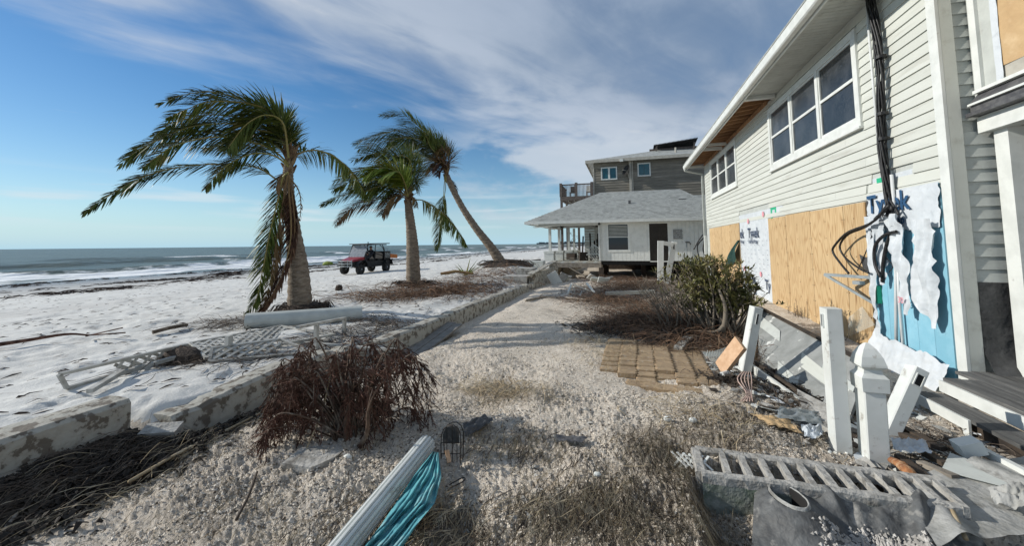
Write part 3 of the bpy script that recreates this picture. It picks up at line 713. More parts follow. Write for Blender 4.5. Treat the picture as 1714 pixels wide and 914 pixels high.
# windows: three double-hung sashes in each unit
for (ya, yb, z0, z1) in UNITS:
    cas = .12; n = 3; w = (yb-ya-2*cas-2*.10)/3
    b = MB(); X0, X1 = HX-.05, HX
    b.box((X0, ya, z0), (X1, yb, z0+cas)); b.box((X0, ya, z1-cas), (X1, yb, z1))
    b.box((X0, ya, z0+cas), (X1, ya+cas, z1-cas)); b.box((X0, yb-cas, z0+cas), (X1, yb, z1-cas))
    b.box((X0-.03, ya-.02, z0-.035), (X1, yb+.02, z0))
    for i in (1, 2):
        y = ya+cas+i*w+(i-1)*.10; b.box((X0+.004, y, z0+cas), (X1, y+.10, z1-cas))
    b.build('window_casing', M['white'], house)
    for i in range(3):
        y0 = ya+cas+i*(w+.10)+.002; y1 = y0+w-.004; zb, zt = z0+cas+.002, z1-cas-.002; zm = (zb+zt)/2+.02
        b = MB(); fx0, fx1 = HX-.030, HX-.002; f = .035
        b.box((fx0, y0, zb), (fx1, y0+f, zt)); b.box((fx0, y1-f, zb), (fx1, y1, zt)); b.box((fx0, y0+f, zt-f), (fx1, y1-f, zt)); b.box((fx0, y0+f, zb), (fx1, y1-f, zb+f*1.5))
        win = b.build('window', M['white'], house)
        b = MB(); b.box((fx0-.006, y0+f, zm-.025), (fx1-.008, y1-f, zm+.025)); b.build('meeting_rail', M['white'], win)
        for j, (a, c) in enumerate(((zb+f*1.5, zm-.025), (zm+.025, zt-f))):
            b = MB(); b.box((HX-.014+j*.004, y0+f, a), (HX-.004, y1-f, c)); b.build('pane', M['glass'], win)

# eave: gutter, fascia, soffit (one stretch torn open), rafters, roof
EX = 2.68
prof = [(EX, 5.02), (EX+.02, 5.0), (EX+.10, 5.0), (EX+.115, 5.02), (EX+.115, 5.16), (EX+.10, 5.16), (EX+.10, 5.03), (EX+.02, 5.03), (EX+.012, 5.13), (EX-.006, 5.16), (EX-.018, 5.155), (EX-.012, 5.10)]
gy0, gy1 = 3.2, HY1+.35
b = MB(); b.prism([(p[0], gy0, p[1]) for p in prof], (0, gy1-gy0, 0)); b.build('gutter', M['white'], house)
b = MB(); b.box((EX+.118, gy0, 4.97), (EX+.142, gy1, 5.20)); b.build('fascia', M['white'], house)
# downspout at the far corner
b = MB(); dsp = [(EX+.06, gy1-.25, 5.0), (EX+.07, gy1-.25, 4.88), (HX-.10, gy1-.2, 4.72), (HX-.06, gy1-.2, 4.6)]
b.tube(smooth_path(dsp, 14), .045, 8); b.box((HX-.11, gy1-.26, .62), (HX-.03, gy1-.16, 4.64)); b.build('downspout', M['greywhite'], house)
def soffit(y0, y1):
    y = y0
    while y < y1-.01:
        e = min(y+.30, y1)
        b = MB()
        for i in range(3):
            a = y+(e-y)*i/3; c = y+(e-y)*(i+1)/3
            b.box((EX+.143, a+.004, 5.075), (HX, c-.004, 5.083)); b.box((EX+.143, c-.004, 5.082), (HX, c+.004, 5.088))
        b.build('soffit_panel', M['greywhite'], house); y = e
soffit(3.2, 10.35)
b = MB(); b.box((EX+.143, 10.35, 4.985), (HX-.03, 10.39, 5.08)); b.box((EX+.143, 10.29, 4.99), (HX-.03, 10.35, 5.07)); b.build('eave_block', M['white'], house)
b = MB(); b.box((EX+.143, 14.9, 4.985), (HX-.03, 14.94, 5.08)); b.build('eave_block', M['white'], house)
b = MB(); b.box((EX+.143, 15.5, 4.96), (HX-.03, 15.56, 5.08)); b.build('eave_block', M['white'], house)
b = MB(); b.box((EX+.143, gy1-.3, 5.0), (HX, gy1-.26, 5.09)); b.build('eave_block', M['white'], house)
y = 10.75
SL = .42
while y < gy1-.4:
    if abs(y-15.2) > .35:
        b = MB(); b.hexa([(EX+.145, y, 5.075), (HX+.3, y, 5.075+.3*SL), (HX+.3, y+.045, 5.075+.3*SL), (EX+.145, y+.045, 5.075), (EX+.145, y, 5.195), (HX+.3, y, 5.195+.9*SL), (HX+.3, y+.045, 5.195+.9*SL), (EX+.145, y+.045, 5.195)])
        b.build('rafter', M['rafter'], house)
    y += .40
b = MB(); b.box((HX-.05, 10.9, 5.03), (HX-.002, gy1-.5, 5.12)); b.build('top_plate', M['rafter'], house)
# roof: deck boards seen from below, shingles above
b = MB(); rx0 = EX+.02; rx1 = HX+5.2
def roofq(y0, y1, z0, th, m, name, x0=rx0, x1=rx1, **k):
    b = MB(); za = z0; zb = z0+(x1-x0)*SL
    b.hexa([(x0, y0, za), (x1, y0, zb), (x1, y1, zb), (x0, y1, za), (x0, y0, za+th), (x1, y0, zb+th), (x1, y1, zb+th), (x0, y1, za+th)])
    return b.build(name, m, house, **k)
for i in range(9):
    x0 = rx0+.10+i*.14; roofq(10.3, gy1, 5.20+(x0-rx0)*SL, .018, M['rafter'], 'roof_board', x0, x0+.136)
roofq(3.2, gy1, 5.222, .03, M['shingle'], 'roof')
b = MB(); zb = 5.222+(rx1-rx0)*SL
b.hexa([(rx1, 3.2, zb), (rx1+5.2, 3.2, 5.222), (rx1+5.2, gy1, 5.222), (rx1, gy1, zb), (rx1, 3.2, zb+.03), (rx1+5.2, 3.2, 5.252), (rx1+5.2, gy1, 5.252), (rx1, gy1, zb+.03)]); b.build('roof', M['shingle'], house)
b = MB()
for y in (3.35, gy1-.35): b.prism([(rx0+.9, y, 5.09), (rx1+4.3, y, 5.09), (rx1, y, zb)], (0, .08, 0))
b.build('gable', M['greywhite'], house)

# porch wing that comes toward the camera on the right (plane X = 3.75)
PX = 3.75
b = MB(); b.box((PX, 1.2, 2.765), (PX+.17, HY0-.03, 2.94)); b.build('porch_beam', M['white'], house)
b = MB(); b.box((PX-.10, 1.2, 2.945), (PX+.3, HY0-.04, 2.985)); b.box((PX-.06, 1.2, 2.987), (PX+.3, HY0-.05, 3.06)); b.build('porch_flashing', M['flash'], house)
b = MB(); b.box((PX-.09, 1.2, 3.062), (PX+.02, HY0-.06, 3.085)); b.build('drip_edge', M['white'], house)
b = MB(); b.hexa([(PX-.08, 1.2, 3.087), (PX+.3, 1.2, 3.087), (PX+.3, HY0-.07, 3.087), (PX-.08, HY0-.07, 3.087), (PX-.0, 1.2, 3.19), (PX+.3, 1.2, 3.19), (PX+.3, HY0-.07, 3.19), (PX-.0, HY0-.07, 3.19)]); b.build('porch_roof_edge', M['flash'], house)
b = MB(); b.box((PX, 1.2, 3.0), (PX+.16, HY0-.036, HT)); b.build('wall', M['greywhite'], house)
b = MB(); b.box((PX-.05, 1.2, 3.19), (PX, HY0-.08, 3.225)); b.build('sill', M['white'], house)
b = MB(); b.hexa([(PX-.045, 5.31, 3.227), (PX, 5.31, 3.227), (PX, 5.39, 3.227), (PX-.045, 5.39, 3.227), (PX-.045, 5.31, HT), (PX, 5.31, HT), (PX, 5.39, HT), (PX-.045, 5.39, HT)]); b.build('trim_board', M['white'], house)
b = MB(); b.box((PX-.012, 5.13, 3.227), (PX, 5.31, HT)); b.build('trim_board', M['greywhite'], house)
b = MB(); b.grid(lambda u, v: (PX-.03-.02*f1(v*9., u*2., 131, 2), lerp(5.14, 5.06, u), lerp(3.23, HT, v)), 3, 30); b.build('torn_wrap', M['wrap'], house, smooth=True)
b = MB(); b.grid(lambda u, v: (PX-.014-.035*f1(u*5.+v*2, v*6.-u*3, 133, 3), lerp(5.07, 1.2, u), lerp(3.36, HT, v)), 60, 34); b.build('paper_covering', M['brownpaper'], house, smooth=True, label='brown kraft paper taped over the upper window')
b = MB(); b.box((PX-.02, 1.2, 3.227), (PX, 5.10, 3.37)); b.build('trim_board', M['taupe'], house)
# column under the beam, dark doorway behind it
b = MB(); b.box((3.83, 5.24, .2), (4.0, 5.40, 2.764)); col_ = b.build('porch_post', M['white'], house)
b = MB(); b.box((4.06, HY0-.02, .19), (4.16, HY0+.02, 2.799)); b.build('door_jamb', M['greywhite'], house)
b = MB(); b.box((4.161, HY0+.005, .19), (5.2, HY0+.012, 2.80)); b.build('door', M['door'], house)  # dark panel added to stand for the unlit depth of the porch
b = MB(); b.box((5.201, HY0, .19), (9.5, HY0+.012, 2.95)); b.box((6.6, 1.2, .19), (6.66, HY0-.001, 2.95)); b.build('porch_wall', M['greywhite'], house)
b = MB(); b.box((PX+.18, 1.2, 2.80), (6.6, HY0-.002, 2.83)); b.build('porch_ceiling', M['greywhite'], house)
b = MB(); b.box((PX+.16, 1.2, 2.95), (9.6, 1.34, HT)); b.build('wall', M['greywhite'], house)
# deck and its two loose steps: planks run along the house
deck = thing('deck', (4.2, 3.5, -.15), 'grey plank deck with white riser in front of the dark porch doorway', 'deck')
x = 3.06
while x < 6.5:
    b = MB(); dy = random.uniform(-.01, .01)
    b.box((x, 1.0, .165), (x+.136, (5.13 if x < 3.3 else 5.44)+dy, .197+random.uniform(-.003, .003))); b.build('plank', M['deck_wood'], deck); x += .142
b = MB(); b.box((3.035, 1.0, .055), (3.058, 5.16, .165)); b.build('riser', M['white'], deck)
b = MB(); b.box((3.05, 5.06, -.02), (3.12, 5.13, .16)); b.box((3.9, 5.06, -.3), (3.98, 5.13, .16)); b.box((3.12, 2.6, -.3), (3.2, 2.68, .16)); b.build('deck_post', M['dark_wood'], deck)
st = thing('deck_step', (2.93, 3.6, -.12), 'upper grey plank step with a short white notched riser', 'step')
b = MB(); b.box((2.80, 1.1, .02), (2.90, 5.12, .05)); b.build('plank', M['deck_wood'], st)
b = MB(); b.box((2.904, 1.1, .02), (3.02, 5.10, .05)); b.build('plank', M['deck_wood'], st)
b = MB(); b.prism([(2.778, 5.12, .045), (2.778, 4.42, .045), (2.778, 4.42, -.14), (2.778, 4.47, -.14), (2.778, 4.49, -.05), (2.778, 5.02, -.05), (2.778, 5.04, -.14), (2.778, 5.12, -.14)], (.02, 0, 0)); b.build('riser', M['white'], st)
b = MB(); b.box((2.84, 1.2, -.16), (2.88, 5.0, .02)); b.build('stringer', M['dark_wood'], st)
st = thing('deck_step', (2.70, 3.6, -.2), 'lowest dark plank step lying on the rubble under the deck', 'step')
b = MB(); b.hexa([(2.50, 5.14, -.15), (2.77, 5.14, -.15), (2.80, 1.3, -.17), (2.54, 1.3, -.17), (2.50, 5.14, -.115), (2.77, 5.14, -.115), (2.80, 1.3, -.135), (2.54, 1.3, -.135)]); b.build('plank', M['deck_wood'], st)

# electrical: cable bundle, loops, conduits, bracket
cb = thing('cable_bundle', (3.38, 6.4, 3.5), 'thick bundle of black cables hanging down the white siding to the torn corner bay', 'cable')
main = [Xp(*p, HX-.10) for p in ((1452, -40), (1457, 0), (1468, 60), (1474, 130), (1475, 200), (1478, 260), (1487, 330), (1492, 362))]
for i in range(8):
    a0 = i/8*2*math.pi; pts = []
    for j, p in enumerate(smooth_path(main, 44)):
        t = j/44; rr_ = .022+.020*abs(math.sin(t*14+i)); a = a0+t*7
        pts.append(p+V(math.cos(a)*rr_, math.sin(a)*rr_*1.2, 0))
    MB().tube(pts, random.choice((.011, .014, .009)), 6).build('cable', M['rubber'], cb, smooth=True)
def z8(x, y): return (1380+x/2.539, 300+y/2.539)
for pts, r_, X in (([(275, 110), (200, 185), (100, 225), (45, 280), (36, 310), (70, 360), (103, 400)], .017, HX-.20),
                   ([(265, 130), (180, 200), (100, 235), (65, 285), (90, 335), (150, 380), (188, 398)], .015, HX-.17),
                   ([(285, 110), (290, 200), (265, 280), (250, 360), (247, 437)], .024, HX-.12),
                   ([(305, 222), (255, 238), (215, 285), (214, 360), (238, 415)], .020, HX-.16),
                   ([(280, 90), (305, 130), (315, 150)], .014, HX-.13), ([(215, 200), (180, 300), (140, 390)], .007, HX-.1),
                   ([(270, 100), (240, 140), (205, 180), (200, 240)], .009, HX-.1), ([(260, 330), (290, 370), (275, 395)], .006, HX-.09)):
    MB().tube(smooth_path([Xp(*z8(*p), X) for p in pts], 22), r_, 8).build('cable', M['rubber'], cb, smooth=True)
b = MB()
for yy in (95, 190, 232): 
    p = Xp(1472+yy*.03, yy, HX-.10); b.tube([p-V(0, 0, .02), p+V(0, 0, .02)], .062, 10)
b.build('cable_clamp', M['rubber'], cb)
for pts, r_ in (([(285, -20), (300, 160), (304, 450), (306, 740)], .020), ([(308, 250), (318, 520), (342, 790)], .018)):
    MB().tube([Xp(*z8(*p), HX-.07) for p in pts], r_, 8).build('conduit', M['conduit'], house, smooth=True)
MB().tube([(HX-.06, 6.62, HT), (HX-.06, 6.60, 2.6)], .016, 8).build('conduit', M['conduit'], house, smooth=True)
br = thing('wall_bracket', Xp(*z8(190, 430), HX-.05), 'grey steel triangular bracket jutting from the wall beside the cable loops', 'bracket')
A_, B_, C_ = Xp(*z8(195, 418), HX-.05), Xp(*z8(0, 405), HX-.46), Xp(*z8(222, 535), HX-.06)
MB().bar(A_, B_, .04, .045).build('arm', M['steel'], br); MB().bar(B_, C_, .035, .035).build('arm', M['steel'], br); MB().bar(A_+V(0, 0, .08), C_-V(0, 0, .04), .05, .03).build('back_plate', M['steel'], br)
c = Xp(*z8(145, 440), HX-.22); MB().obox(c, (.10, .10, .05), Quaternion((0, 0, 1), .5)).build('junction_box', M['steel'], cb)
# torn film and black rag on the edge of the plywood
b = MB(); q = [Xp(*z8(*p), HX-.08) for p in ((150, 320), (205, 345), (195, 400), (165, 375))]; b.slab(q, .006); tag(b.build('black_rag', M['tarpaper']), 'scrap of black plastic caught on the plywood edge behind the cables', 'rag')
b = MB(); b.grid(lambda u, v: Xp(*z8(lerp(100, 160, u)+lerp(0, 55, v)*u, lerp(560, 640, v)+lerp(30, -20, u)), HX-.10-.05*math.sin(u*5+v*3)), 8, 8); tag(b.build('plastic_film', M['plastic_film'], smooth=True), 'torn clear plastic film hanging off the plywood near the steel bracket', 'plastic film')
b = MB(); q = [Xp(*p, HX-.05) for p in ((1237, 402), (1239, 440), (1218, 444))]; b.grid(lambda u, v: lerp(q[0], lerp(q[2], q[1], u), v)-V(.12*math.sin(v*2.6)+.04*math.sin(u*9), 0, .03*math.sin(u*6)*v), 10, 10)
tag(b.build('green_rag', M['green_cloth'], smooth=True), 'dark green cloth hanging from the edge of the house wrap', 'cloth')
# cables at the far corner of the house
fc = thing('corner_cables', Xp(1185, 420, HX-.1), 'two black cable ends curling out at the far corner of the white house', 'cable')
for pts in ([(1176, 393), (1168, 405), (1161, 418)], [(1178, 398), (1168, 410), (1168, 422), (1171, 432)], [(1179, 402), (1177, 418), (1182, 432)]):
    MB().tube(smooth_path([Yp(*p, HY1+.25) for p in pts], 12), .03, 6).build('cable', M['rubber'], fc, smooth=True)
b = MB(); b.box((HX-.13, HY1-.06, .7), (HX-.03, HY1+.05, 1.9)); b.build('meter_box', M['white'], house)
# ------------------------------------------------------------------ low house on piles across the yard (front wall Y = 22.3)
FY = 22.3
low = thing('cottage', (1, FY+4, -.4), 'low white cottage on piles with grey hip roof and wrecked open porch', 'house')
FX0, FX1, FZ0, FZ1 = -1.36, 6.5, .62, 2.84
def fbox(name, m, lo, hi, parent=low, **k): return MB().box(lo, hi).build(name, m, parent, **k)
# front wall of grooved boards, cut round the window and the door
def fx(px, z=1.2): return Yp(px, 400, FY).x
wx0, wx1, wz0, wz1 = fx(1018.5), fx(1051), Yp(1030, 418, FY).z, Yp(1030, 376, FY).z
dx0, dx1, dz1 = fx(1087), fx(1118), Yp(1100, 374, FY).z
def segs(lo, hi, z0, z1, th, y):
    b = MB(); n = max(1, round((hi-lo)/.2)); w = (hi-lo)/n
    for i in range(n): b.box((lo+i*w, y-th, z0), (lo+(i+1)*w-.022, y, z1))
    b.box((lo, y, z0), (hi, y+.05, z1)); return b
segs(FX0+.1, wx0-.12, FZ0, FZ1, .02, FY).build('wall_panel', M['porch'], low)
segs(wx1+.12, dx0-.09, FZ0, FZ1, .02, FY).build('wall_panel', M['porch'], low)
segs(dx1+.09, FX1, FZ0, FZ1, .02, FY).build('wall_panel', M['porch'], low)
segs(wx0-.119, wx1+.119, FZ0, wz0-.12, .02, FY).build('wall_panel', M['porch'], low)
fbox('corner_board', M['white'], (FX0-.02, FY-.04, FZ0), (FX0+.1, FY+.1, FZ1))
b = MB(); y = FY-.05
b.box((wx0-.12, y, wz0-.12), (wx1+.12, FY, wz0)); b.box((wx0-.12, y, wz1), (wx1+.12, FY, FZ1)); b.box((wx0-.12, y, wz0), (wx0, FY, wz1)); b.box((wx1, y, wz0), (wx1+.12, FY, wz1))
win = b.build('window', M['porch'], low)
zm = (wz0+wz1)/2
for a, c in ((wz0, zm-.02), (zm+.03, wz1)): fbox('pane', M['clearglass'], (wx0, FY-.01, a), (wx1, FY+.01, c), win)
fbox('meeting_rail', M['white'], (wx0, FY-.035, zm-.02), (wx1, FY+.01, zm+.03), win)
b = MB()
for i in range(8): b.obox(((wx0+wx1)/2, FY-.014, zm+.08+i*.075), (wx1-wx0-.06, .004, .05), Quaternion((1, 0, 0), .4))
b.build('blind', M['greywhite'], win)
b = MB(); b.box((dx0-.09, FY-.04, FZ0), (dx0, FY, dz1+.09)); b.box((dx1, FY-.04, FZ0), (dx1+.09, FY, dz1+.09)); b.box((dx0, FY-.04, dz1), (dx1, FY, dz1+.09)); b.box((dx0-.09, FY-.0, dz1+.09), (dx1+.09, FY+.04, FZ1)); b.box((dx0, FY-.06, FZ0-.05), (dx1, FY, FZ0)); dr = b.build('door', M['porch'], low)
b = MB(); b.box((dx0, FY+.0, FZ0), (dx1, FY+.04, dz1)); w = dx1-dx0
for (u0, u1, v0, v1) in ((.15, .45, .55, .9), (.55, .85, .55, .9), (.15, .45, .1, .45), (.55, .85, .1, .45)): b.box((dx0+u0*w, FY-.012, FZ0+v0*(dz1-FZ0)), (dx0+u1*w, FY, FZ0+v1*(dz1-FZ0)))
b.build('door_leaf', M['door'], dr)
b = MB(); b.tube([(dx1-.08, FY-.07, FZ0+1.0), (dx1-.08, FY, FZ0+1.0)], .045, 8); b.build('knob', M['brass'], dr)
fbox('downspout', M['white'], (FX0-.12, FY-.12, FZ0), (FX0-.03, FY-.03, FZ1))
# other walls
fbox('wall', M['porch'], (FX1, FY-.02, FZ0), (FX1+.1, FY+9, FZ1)); fbox('wall', M['porch'], (FX0, FY+8.9, FZ0), (FX1, FY+9, FZ1))
fbox('wall', M['porch'], (FX0, FY+.12, FZ0), (FX0+.08, FY+2.4, FZ1))
# porch: floor, posts on boxed pedestals, battered inner wall
PXW = -4.25
for i in range(14):
    x0 = PXW+i*(FX0-PXW)/14; fbox('floor_board', M['taupe'] if i % 3 else M['greywhite'], (x0, FY-.15, .50), (x0+(FX0-PXW)/14-.012, FY+6.3, .56))
fbox('floor_beam', M['grey_wood'], (PXW-.02, FY-.2, .25), (FX0, FY-.06, .495)); fbox('floor_beam', M['dark_int'], (FX0, FY+.05, .40), (FX1, FY+.15, .615))  # beam under the wall near black, painting the crawl space shade
for p in (918+2.5, 936, 952, 961):
    t = {920.5: 0.9, 936: 2.15, 952: 3.9, 961: 5.3}[p]
    x0 = Yp(p, 400, FY+t).x; y0 = FY+t
    q = fbox('porch_post', M['white'], (x0-.075, y0-.075, 1.16), (x0+.075, y0+.075, 2.66))
    b = MB(); b.box((x0-.30, y0-.32, .565), (x0+.26, y0+.32, 1.02)); b.box((x0-.33, y0-.35, 1.021), (x0+.29, y0+.35, 1.155)); b.build('pedestal', M['white'], low)
# eave board over the porch, inner porch wall and window, broken slats
fbox('eave_beam', M['white'], (-4.9, FY-.12, 2.62), (FX0-.03, FY+.03, FZ1)); fbox('eave_beam', M['white'], (-4.9, FY+.04, 2.64), (-4.72, FY+7, FZ1))
py0 = FY+6.4
for i in range(11):
    z0 = .57+i*.2
    if i < 3 or i > 6: fbox('siding_board', M['white'], (-2.9, py0, z0), (FX0-.01, py0+.05, z0+.19))
    else:
        fbox('siding_board', M['white'], (-2.9, py0, z0), (-2.15, py0+.05, z0+.19)); fbox('siding_board', M['white'], (-1.65, py0, z0), (FX0-.01, py0+.05, z0+.19))
b = MB(); b.box((-2.15, py0, 1.18), (-2.08, py0+.04, 1.96)); b.box((-1.72, py0, 1.18), (-1.65, py0+.04, 1.96)); b.box((-2.08, py0, 1.18), (-1.72, py0+.04, 1.25)); b.box((-2.08, py0, 1.9), (-1.72, py0+.04, 1.96)); b.box((-2.08, py0, 1.55), (-1.72, py0+.03, 1.6))
w2 = b.build('window', M['white'], low); fbox('pane', M['clearglass'], (-2.08, py0+.04, 1.25), (-1.72, py0+.05, 1.9), w2)
fbox('wall', M['taupe'], (FX0-.06, FY+2.4, FZ0), (FX0, FY+6.38, FZ1))
for x0, l_ in ((-2.75, 1.5), (-2.2, 1.7), (-1.95, 1.2), (-1.75, 1.65)):
    MB().bar((x0, FY+3.2, .57), (x0+random.uniform(-.1, .1), FY+3.3, .57+l_), .09, .09).build('stud', M['dark_wood'], low)
debr = thing('porch_debris', (-2.0, FY+2.0, .57), 'heap of broken white slats and boards on the cottage porch', 'debris')
for i in range(13):
    a = V(random.uniform(-2.8, -1.6), FY+random.uniform(.9, 3.6), .60+random.uniform(0, .2)); d = V(random.uniform(-.9, .9), random.uniform(-.3, .3), random.uniform(.0, .8))
    MB().bar(a, a+d, random.uniform(.05, .12), .03).build('slat', random.choice((M['white'], M['grey_wood'], M['taupe'], M['dark_wood'])), debr)
for i in range(8):
    a = lerp(V(-1.9, FY+.8, 1.55), V(-1.42, FY+.8, 1.2), i/7); MB().bar(a, a+V(-.32, .05, -.65), .05, .02).build('slat', M['white'], debr)
MB().bar((-1.95, FY+.8, 1.62), (-1.40, FY+.8, 1.22), .06, .04).build('slat', M['white'], debr); MB().bar((-2.25, FY+.8, .95), (-1.38, FY+.82, .98), .06, .04).build('slat', M['white'], debr)
for (x0, y0, w, h) in ((-2.5, 1.6, .5, .5), (-1.9, 1.3, .35, .42), (-3.4, 3.0, .6, .4)): MB().obox((x0, FY+y0, .57+h/2), (w, .35, h), Quaternion((0, 0, 1), random.uniform(-.4, .4))).build('crate_panel', random.choice((M['dark_wood'], M['rafter'])), debr)
b = MB()
for i in range(40):
    a = V(-3.6+random.gauss(0, .2), FY+5.4+random.gauss(0, .3), .6+random.uniform(0, 1.8)); b.bar(a, a+V(random.uniform(-.3, .3), random.uniform(-.2, .2), random.uniform(-.5, .3)), .025, .015)
b.build('brush', M['grey_wood'], debr, kind='stuff')
# hip roof with shingle courses as real steps
EZ = 2.86; ey0 = FY-.5; ex0 = -5.6; ex1 = 7.2; ry = 26.6; rz = 5.0; rxa, rxb = -1.55, 3.55
NC = 26; tst = (4.42-EZ)/(rz-EZ)
b = MB()
for i in range(NC):
    t0, t1 = i/NC, (i+1)/NC; o = .022
    za, zb_ = lerp(EZ, rz, t0), lerp(EZ, rz, t1); ya, yb = lerp(ey0, ry, t0), lerp(ey0, ry, t1)
    xa, xb, xc, xd = lerp(ex0, rxa, t0), (ex1 if t0 < tst else lerp(3.95, 3.38, (t0-tst)/(1-tst))), (ex1 if t0 < tst else lerp(3.95, 3.38, (t1-tst)/(1-tst))), lerp(ex0, rxa, t1)
    b.add([(xa, ya, za), (xb, ya, za), (xb, ya, za+o), (xa, ya, za+o), (xc, yb, zb_), (xd, yb, zb_)], [(0, 1, 2, 3), (3, 2, 4, 5)])
    yd, ye = lerp(FY+9.5, ry+.6, t0), lerp(FY+9.5, ry+.6, t1)
    b.add([(xa, ya, za), (xa, ya, za+o), (xd, yb, zb_), (xd, ye, zb_), (xa, yd, za+o), (xa, yd, za)], [(0, 1, 4, 5), (1, 2, 3, 4)])
b.add([(ex0, FY+9.5, EZ), (ex1, FY+9.5, EZ), (3.38, ry+.6, rz), (rxa, ry+.6, rz)], [(1, 0, 3, 2)])
yst = lerp(ey0, ry, tst); b.add([(ex1, yst, 4.42), (ex1, FY+9.5, EZ), (3.38, ry+.6, rz), (3.38, ry, rz), (3.95, yst, 4.42), (ex1, ey0, EZ)], [(0, 1, 2, 3, 4), (5, 1, 0)])
b.add([(rxa, ry, rz), (3.38, ry, rz), (3.38, ry+.6, rz), (rxa, ry+.6, rz)], [(0, 1, 2, 3)])
b.build('roof', M['shingle'], low)
b = MB(); b.box((ex0, ey0-.03, EZ-.13), (ex1, ey0-.002, EZ+.015)); b.box((ex0-.03, ey0-.03, EZ-.13), (ex0-.002, FY+9.5, EZ+.015)); b.build('fascia', M['white'], low)
b = MB(); b.box((ex0, ey0, EZ-.06), (ex1, FY-.06, EZ-.045)); b.box((ex0, FY-.06, EZ-.06), (-4.9, FY+9.5, EZ-.045)); b.build('soffit', M['white'], low)
b = MB(); b.hexa([(-5.2, ey0+.25, 2.55), (-3.1, ey0+.35, 2.72), (-3.1, ey0+1.2, 2.72), (-5.2, ey0+1.0, 2.55), (-5.2, ey0+.25, 2.57), (-3.1, ey0+.35, 2.74), (-3.1, ey0+1.2, 2.74), (-5.2, ey0+1.0, 2.57)]); b.build('hanging_soffit', M['white'], low)
fbox('ceiling_hole', M['rafter'], (-2.3, FY-.03, 2.66), (FX0-.05, FY+.032, 2.80))
fbox('roof_vent', M['flash'], (.2, 24.2, 3.96), (.34, 24.3, 4.15)); fbox('roof_vent', M['flash'], (3.05, 24.6, 4.05), (3.45, 24.75, 4.18))
# piles, floor joists and dark crawl space
for x0, y0 in ((PXW+.12, FY-.1), (FX0, FY-.05), (.9, FY+1.5), (3.2, FY+1.5), (5.6, FY+.2), (PXW+.12, FY+3), (FX0, FY+3.5), (PXW+.1, FY+6), (FX0, FY+6.2), (2, FY+5), (5, FY+5.5)):
    fbox('pile', M['grey_wood'] if x0 < -4 else M['dark_wood'], (x0-.13, y0-.13, -.8), (x0+.13, y0+.13, .25 if x0 < 0 else .33))
for i in range(9): fbox('joist', M['dark_wood'], (FX0+.3+i*.9, FY+.12, .33), (FX0+.36+i*.9, FY+8.8, .6))
fbox('floor', M['dark_wood'], (FX0+.01, FY+.11, .601), (FX1, FY+8.89, .618))
b = MB(); b.box((FX0, FY+8.6, -.8), (FX1+2, FY+8.9, .33)); b.box((FX1, FY+.3, -.8), (FX1+.1, FY+8.6, .33)); b.build('crawl_wall', M['dark_wood'], low)
MB().bar((-3.1, FY-.3, .26), (-2.2, FY-.5, -.22), .09, .05).build('brace', M['grey_wood'], low)
# board sign, tap and outlet by the door
sg = thing('wall_sign', Yp(1135, 392, FY-.05), 'grey weathered notice sign on the cottage wall right of the dark door', 'sign')
sx0, sx1, sz0, sz1 = fx(1127), fx(1142), Yp(1134, 400, FY).z, Yp(1134, 384, FY).z
MB().box((sx0, FY-.055, sz0), (sx1, FY-.03, sz1)).build('board', M['sign_grey'], sg)
b = MB()
for i in range(5):
    for j in range(6):
        if (i*3+j*5) % 4: b.box((sx0+.06+j*.075, FY-.059, sz1-.12-i*.1), (sx0+.11+j*.075, FY-.056, sz1-.075-i*.1))
b.build('print_marks', M['greywhite'], sg, kind='stuff')
hb = thing('wall_tap', Yp(1150, 432, FY-.1), 'thin pipe with outdoor tap standing against the cottage wall beside the sign', 'tap')
b = MB(); b.tube([Yp(1149.5, 440, FY-.08), Yp(1149.5, 406, FY-.08)], .018, 6); b.build('pipe', M['steel'], hb)
b = MB(); b.tube([Yp(1147, 405.5, FY-.08), Yp(1154, 405.5, FY-.1), Yp(1156, 409, FY-.16)], .03, 6); b.build('tap', M['blackmetal'], hb)
# seaward block wall, steps, white slabs left of the cottage
bw = thing('block_wall', (-3.3, 15.8, .1), 'pale block wall with two grey steps leading up beside the cottage porch', 'wall')
b = MB()
for r_ in range(4):
    for i in range(14):
        y0 = 13.2+i*.38+(r_ % 2)*.19; zt = .20+r_*.17
        top = np.interp(y0, [13.2, 13.7, 17.2, 18.2], [.52, .60, .72, .80])
        if zt+.0 < top and y0 < 18.2:
            MB().box((-3.32+random.uniform(-.006, .006), y0, -.4 if r_ == 0 else zt-.165), (-3.14+random.uniform(-.008, .008), y0+.374, min(zt, top))).build('block', M['wallconc'], bw)
MB().hexa([(-3.36, 13.2, .53), (-3.12, 13.2, .53), (-3.12, 18.3, .78), (-3.36, 18.3, .78), (-3.36, 13.2, .57), (-3.12, 13.2, .57), (-3.12, 18.3, .82), (-3.36, 18.3, .82)]).build('coping', M['wallconc'], bw)
for i, (z0, y0) in enumerate(((.34, 13.3), (.56, 14.2))):
    MB().box((-4.25+.25*i, y0, z0-.25), (-3.38, y0+.8, z0+.12)).build('step', M['concrete'], bw)
tag(MB().hexa([(-6.6, 19.6, .05), (-4.1, 19.5, .05), (-4.1, 20.2, .05), (-6.6, 20.4, .05), (-6.6, 19.6, .62), (-4.1, 19.5, .72), (-4.1, 20.2, .72), (-6.6, 20.4, .62)]).build('concrete_slab', M['greywhite']), 'long white slab wall lying between the leaning palm and the cottage porch', 'slab')
for (a, c, h) in (((-5.9, 21.2), (-4.9, 21.9), .95), ((-5.3, 23.6), (-4.6, 24.3), .85)):
    pass
tag(MB().bar((-9.3, 30.5, -.05), (-6.8, 31.5, .25), .25, .2).build('driftwood', M['dark_wood']), 'dark driftwood lying on the sand left of the cottage porch', 'driftwood')

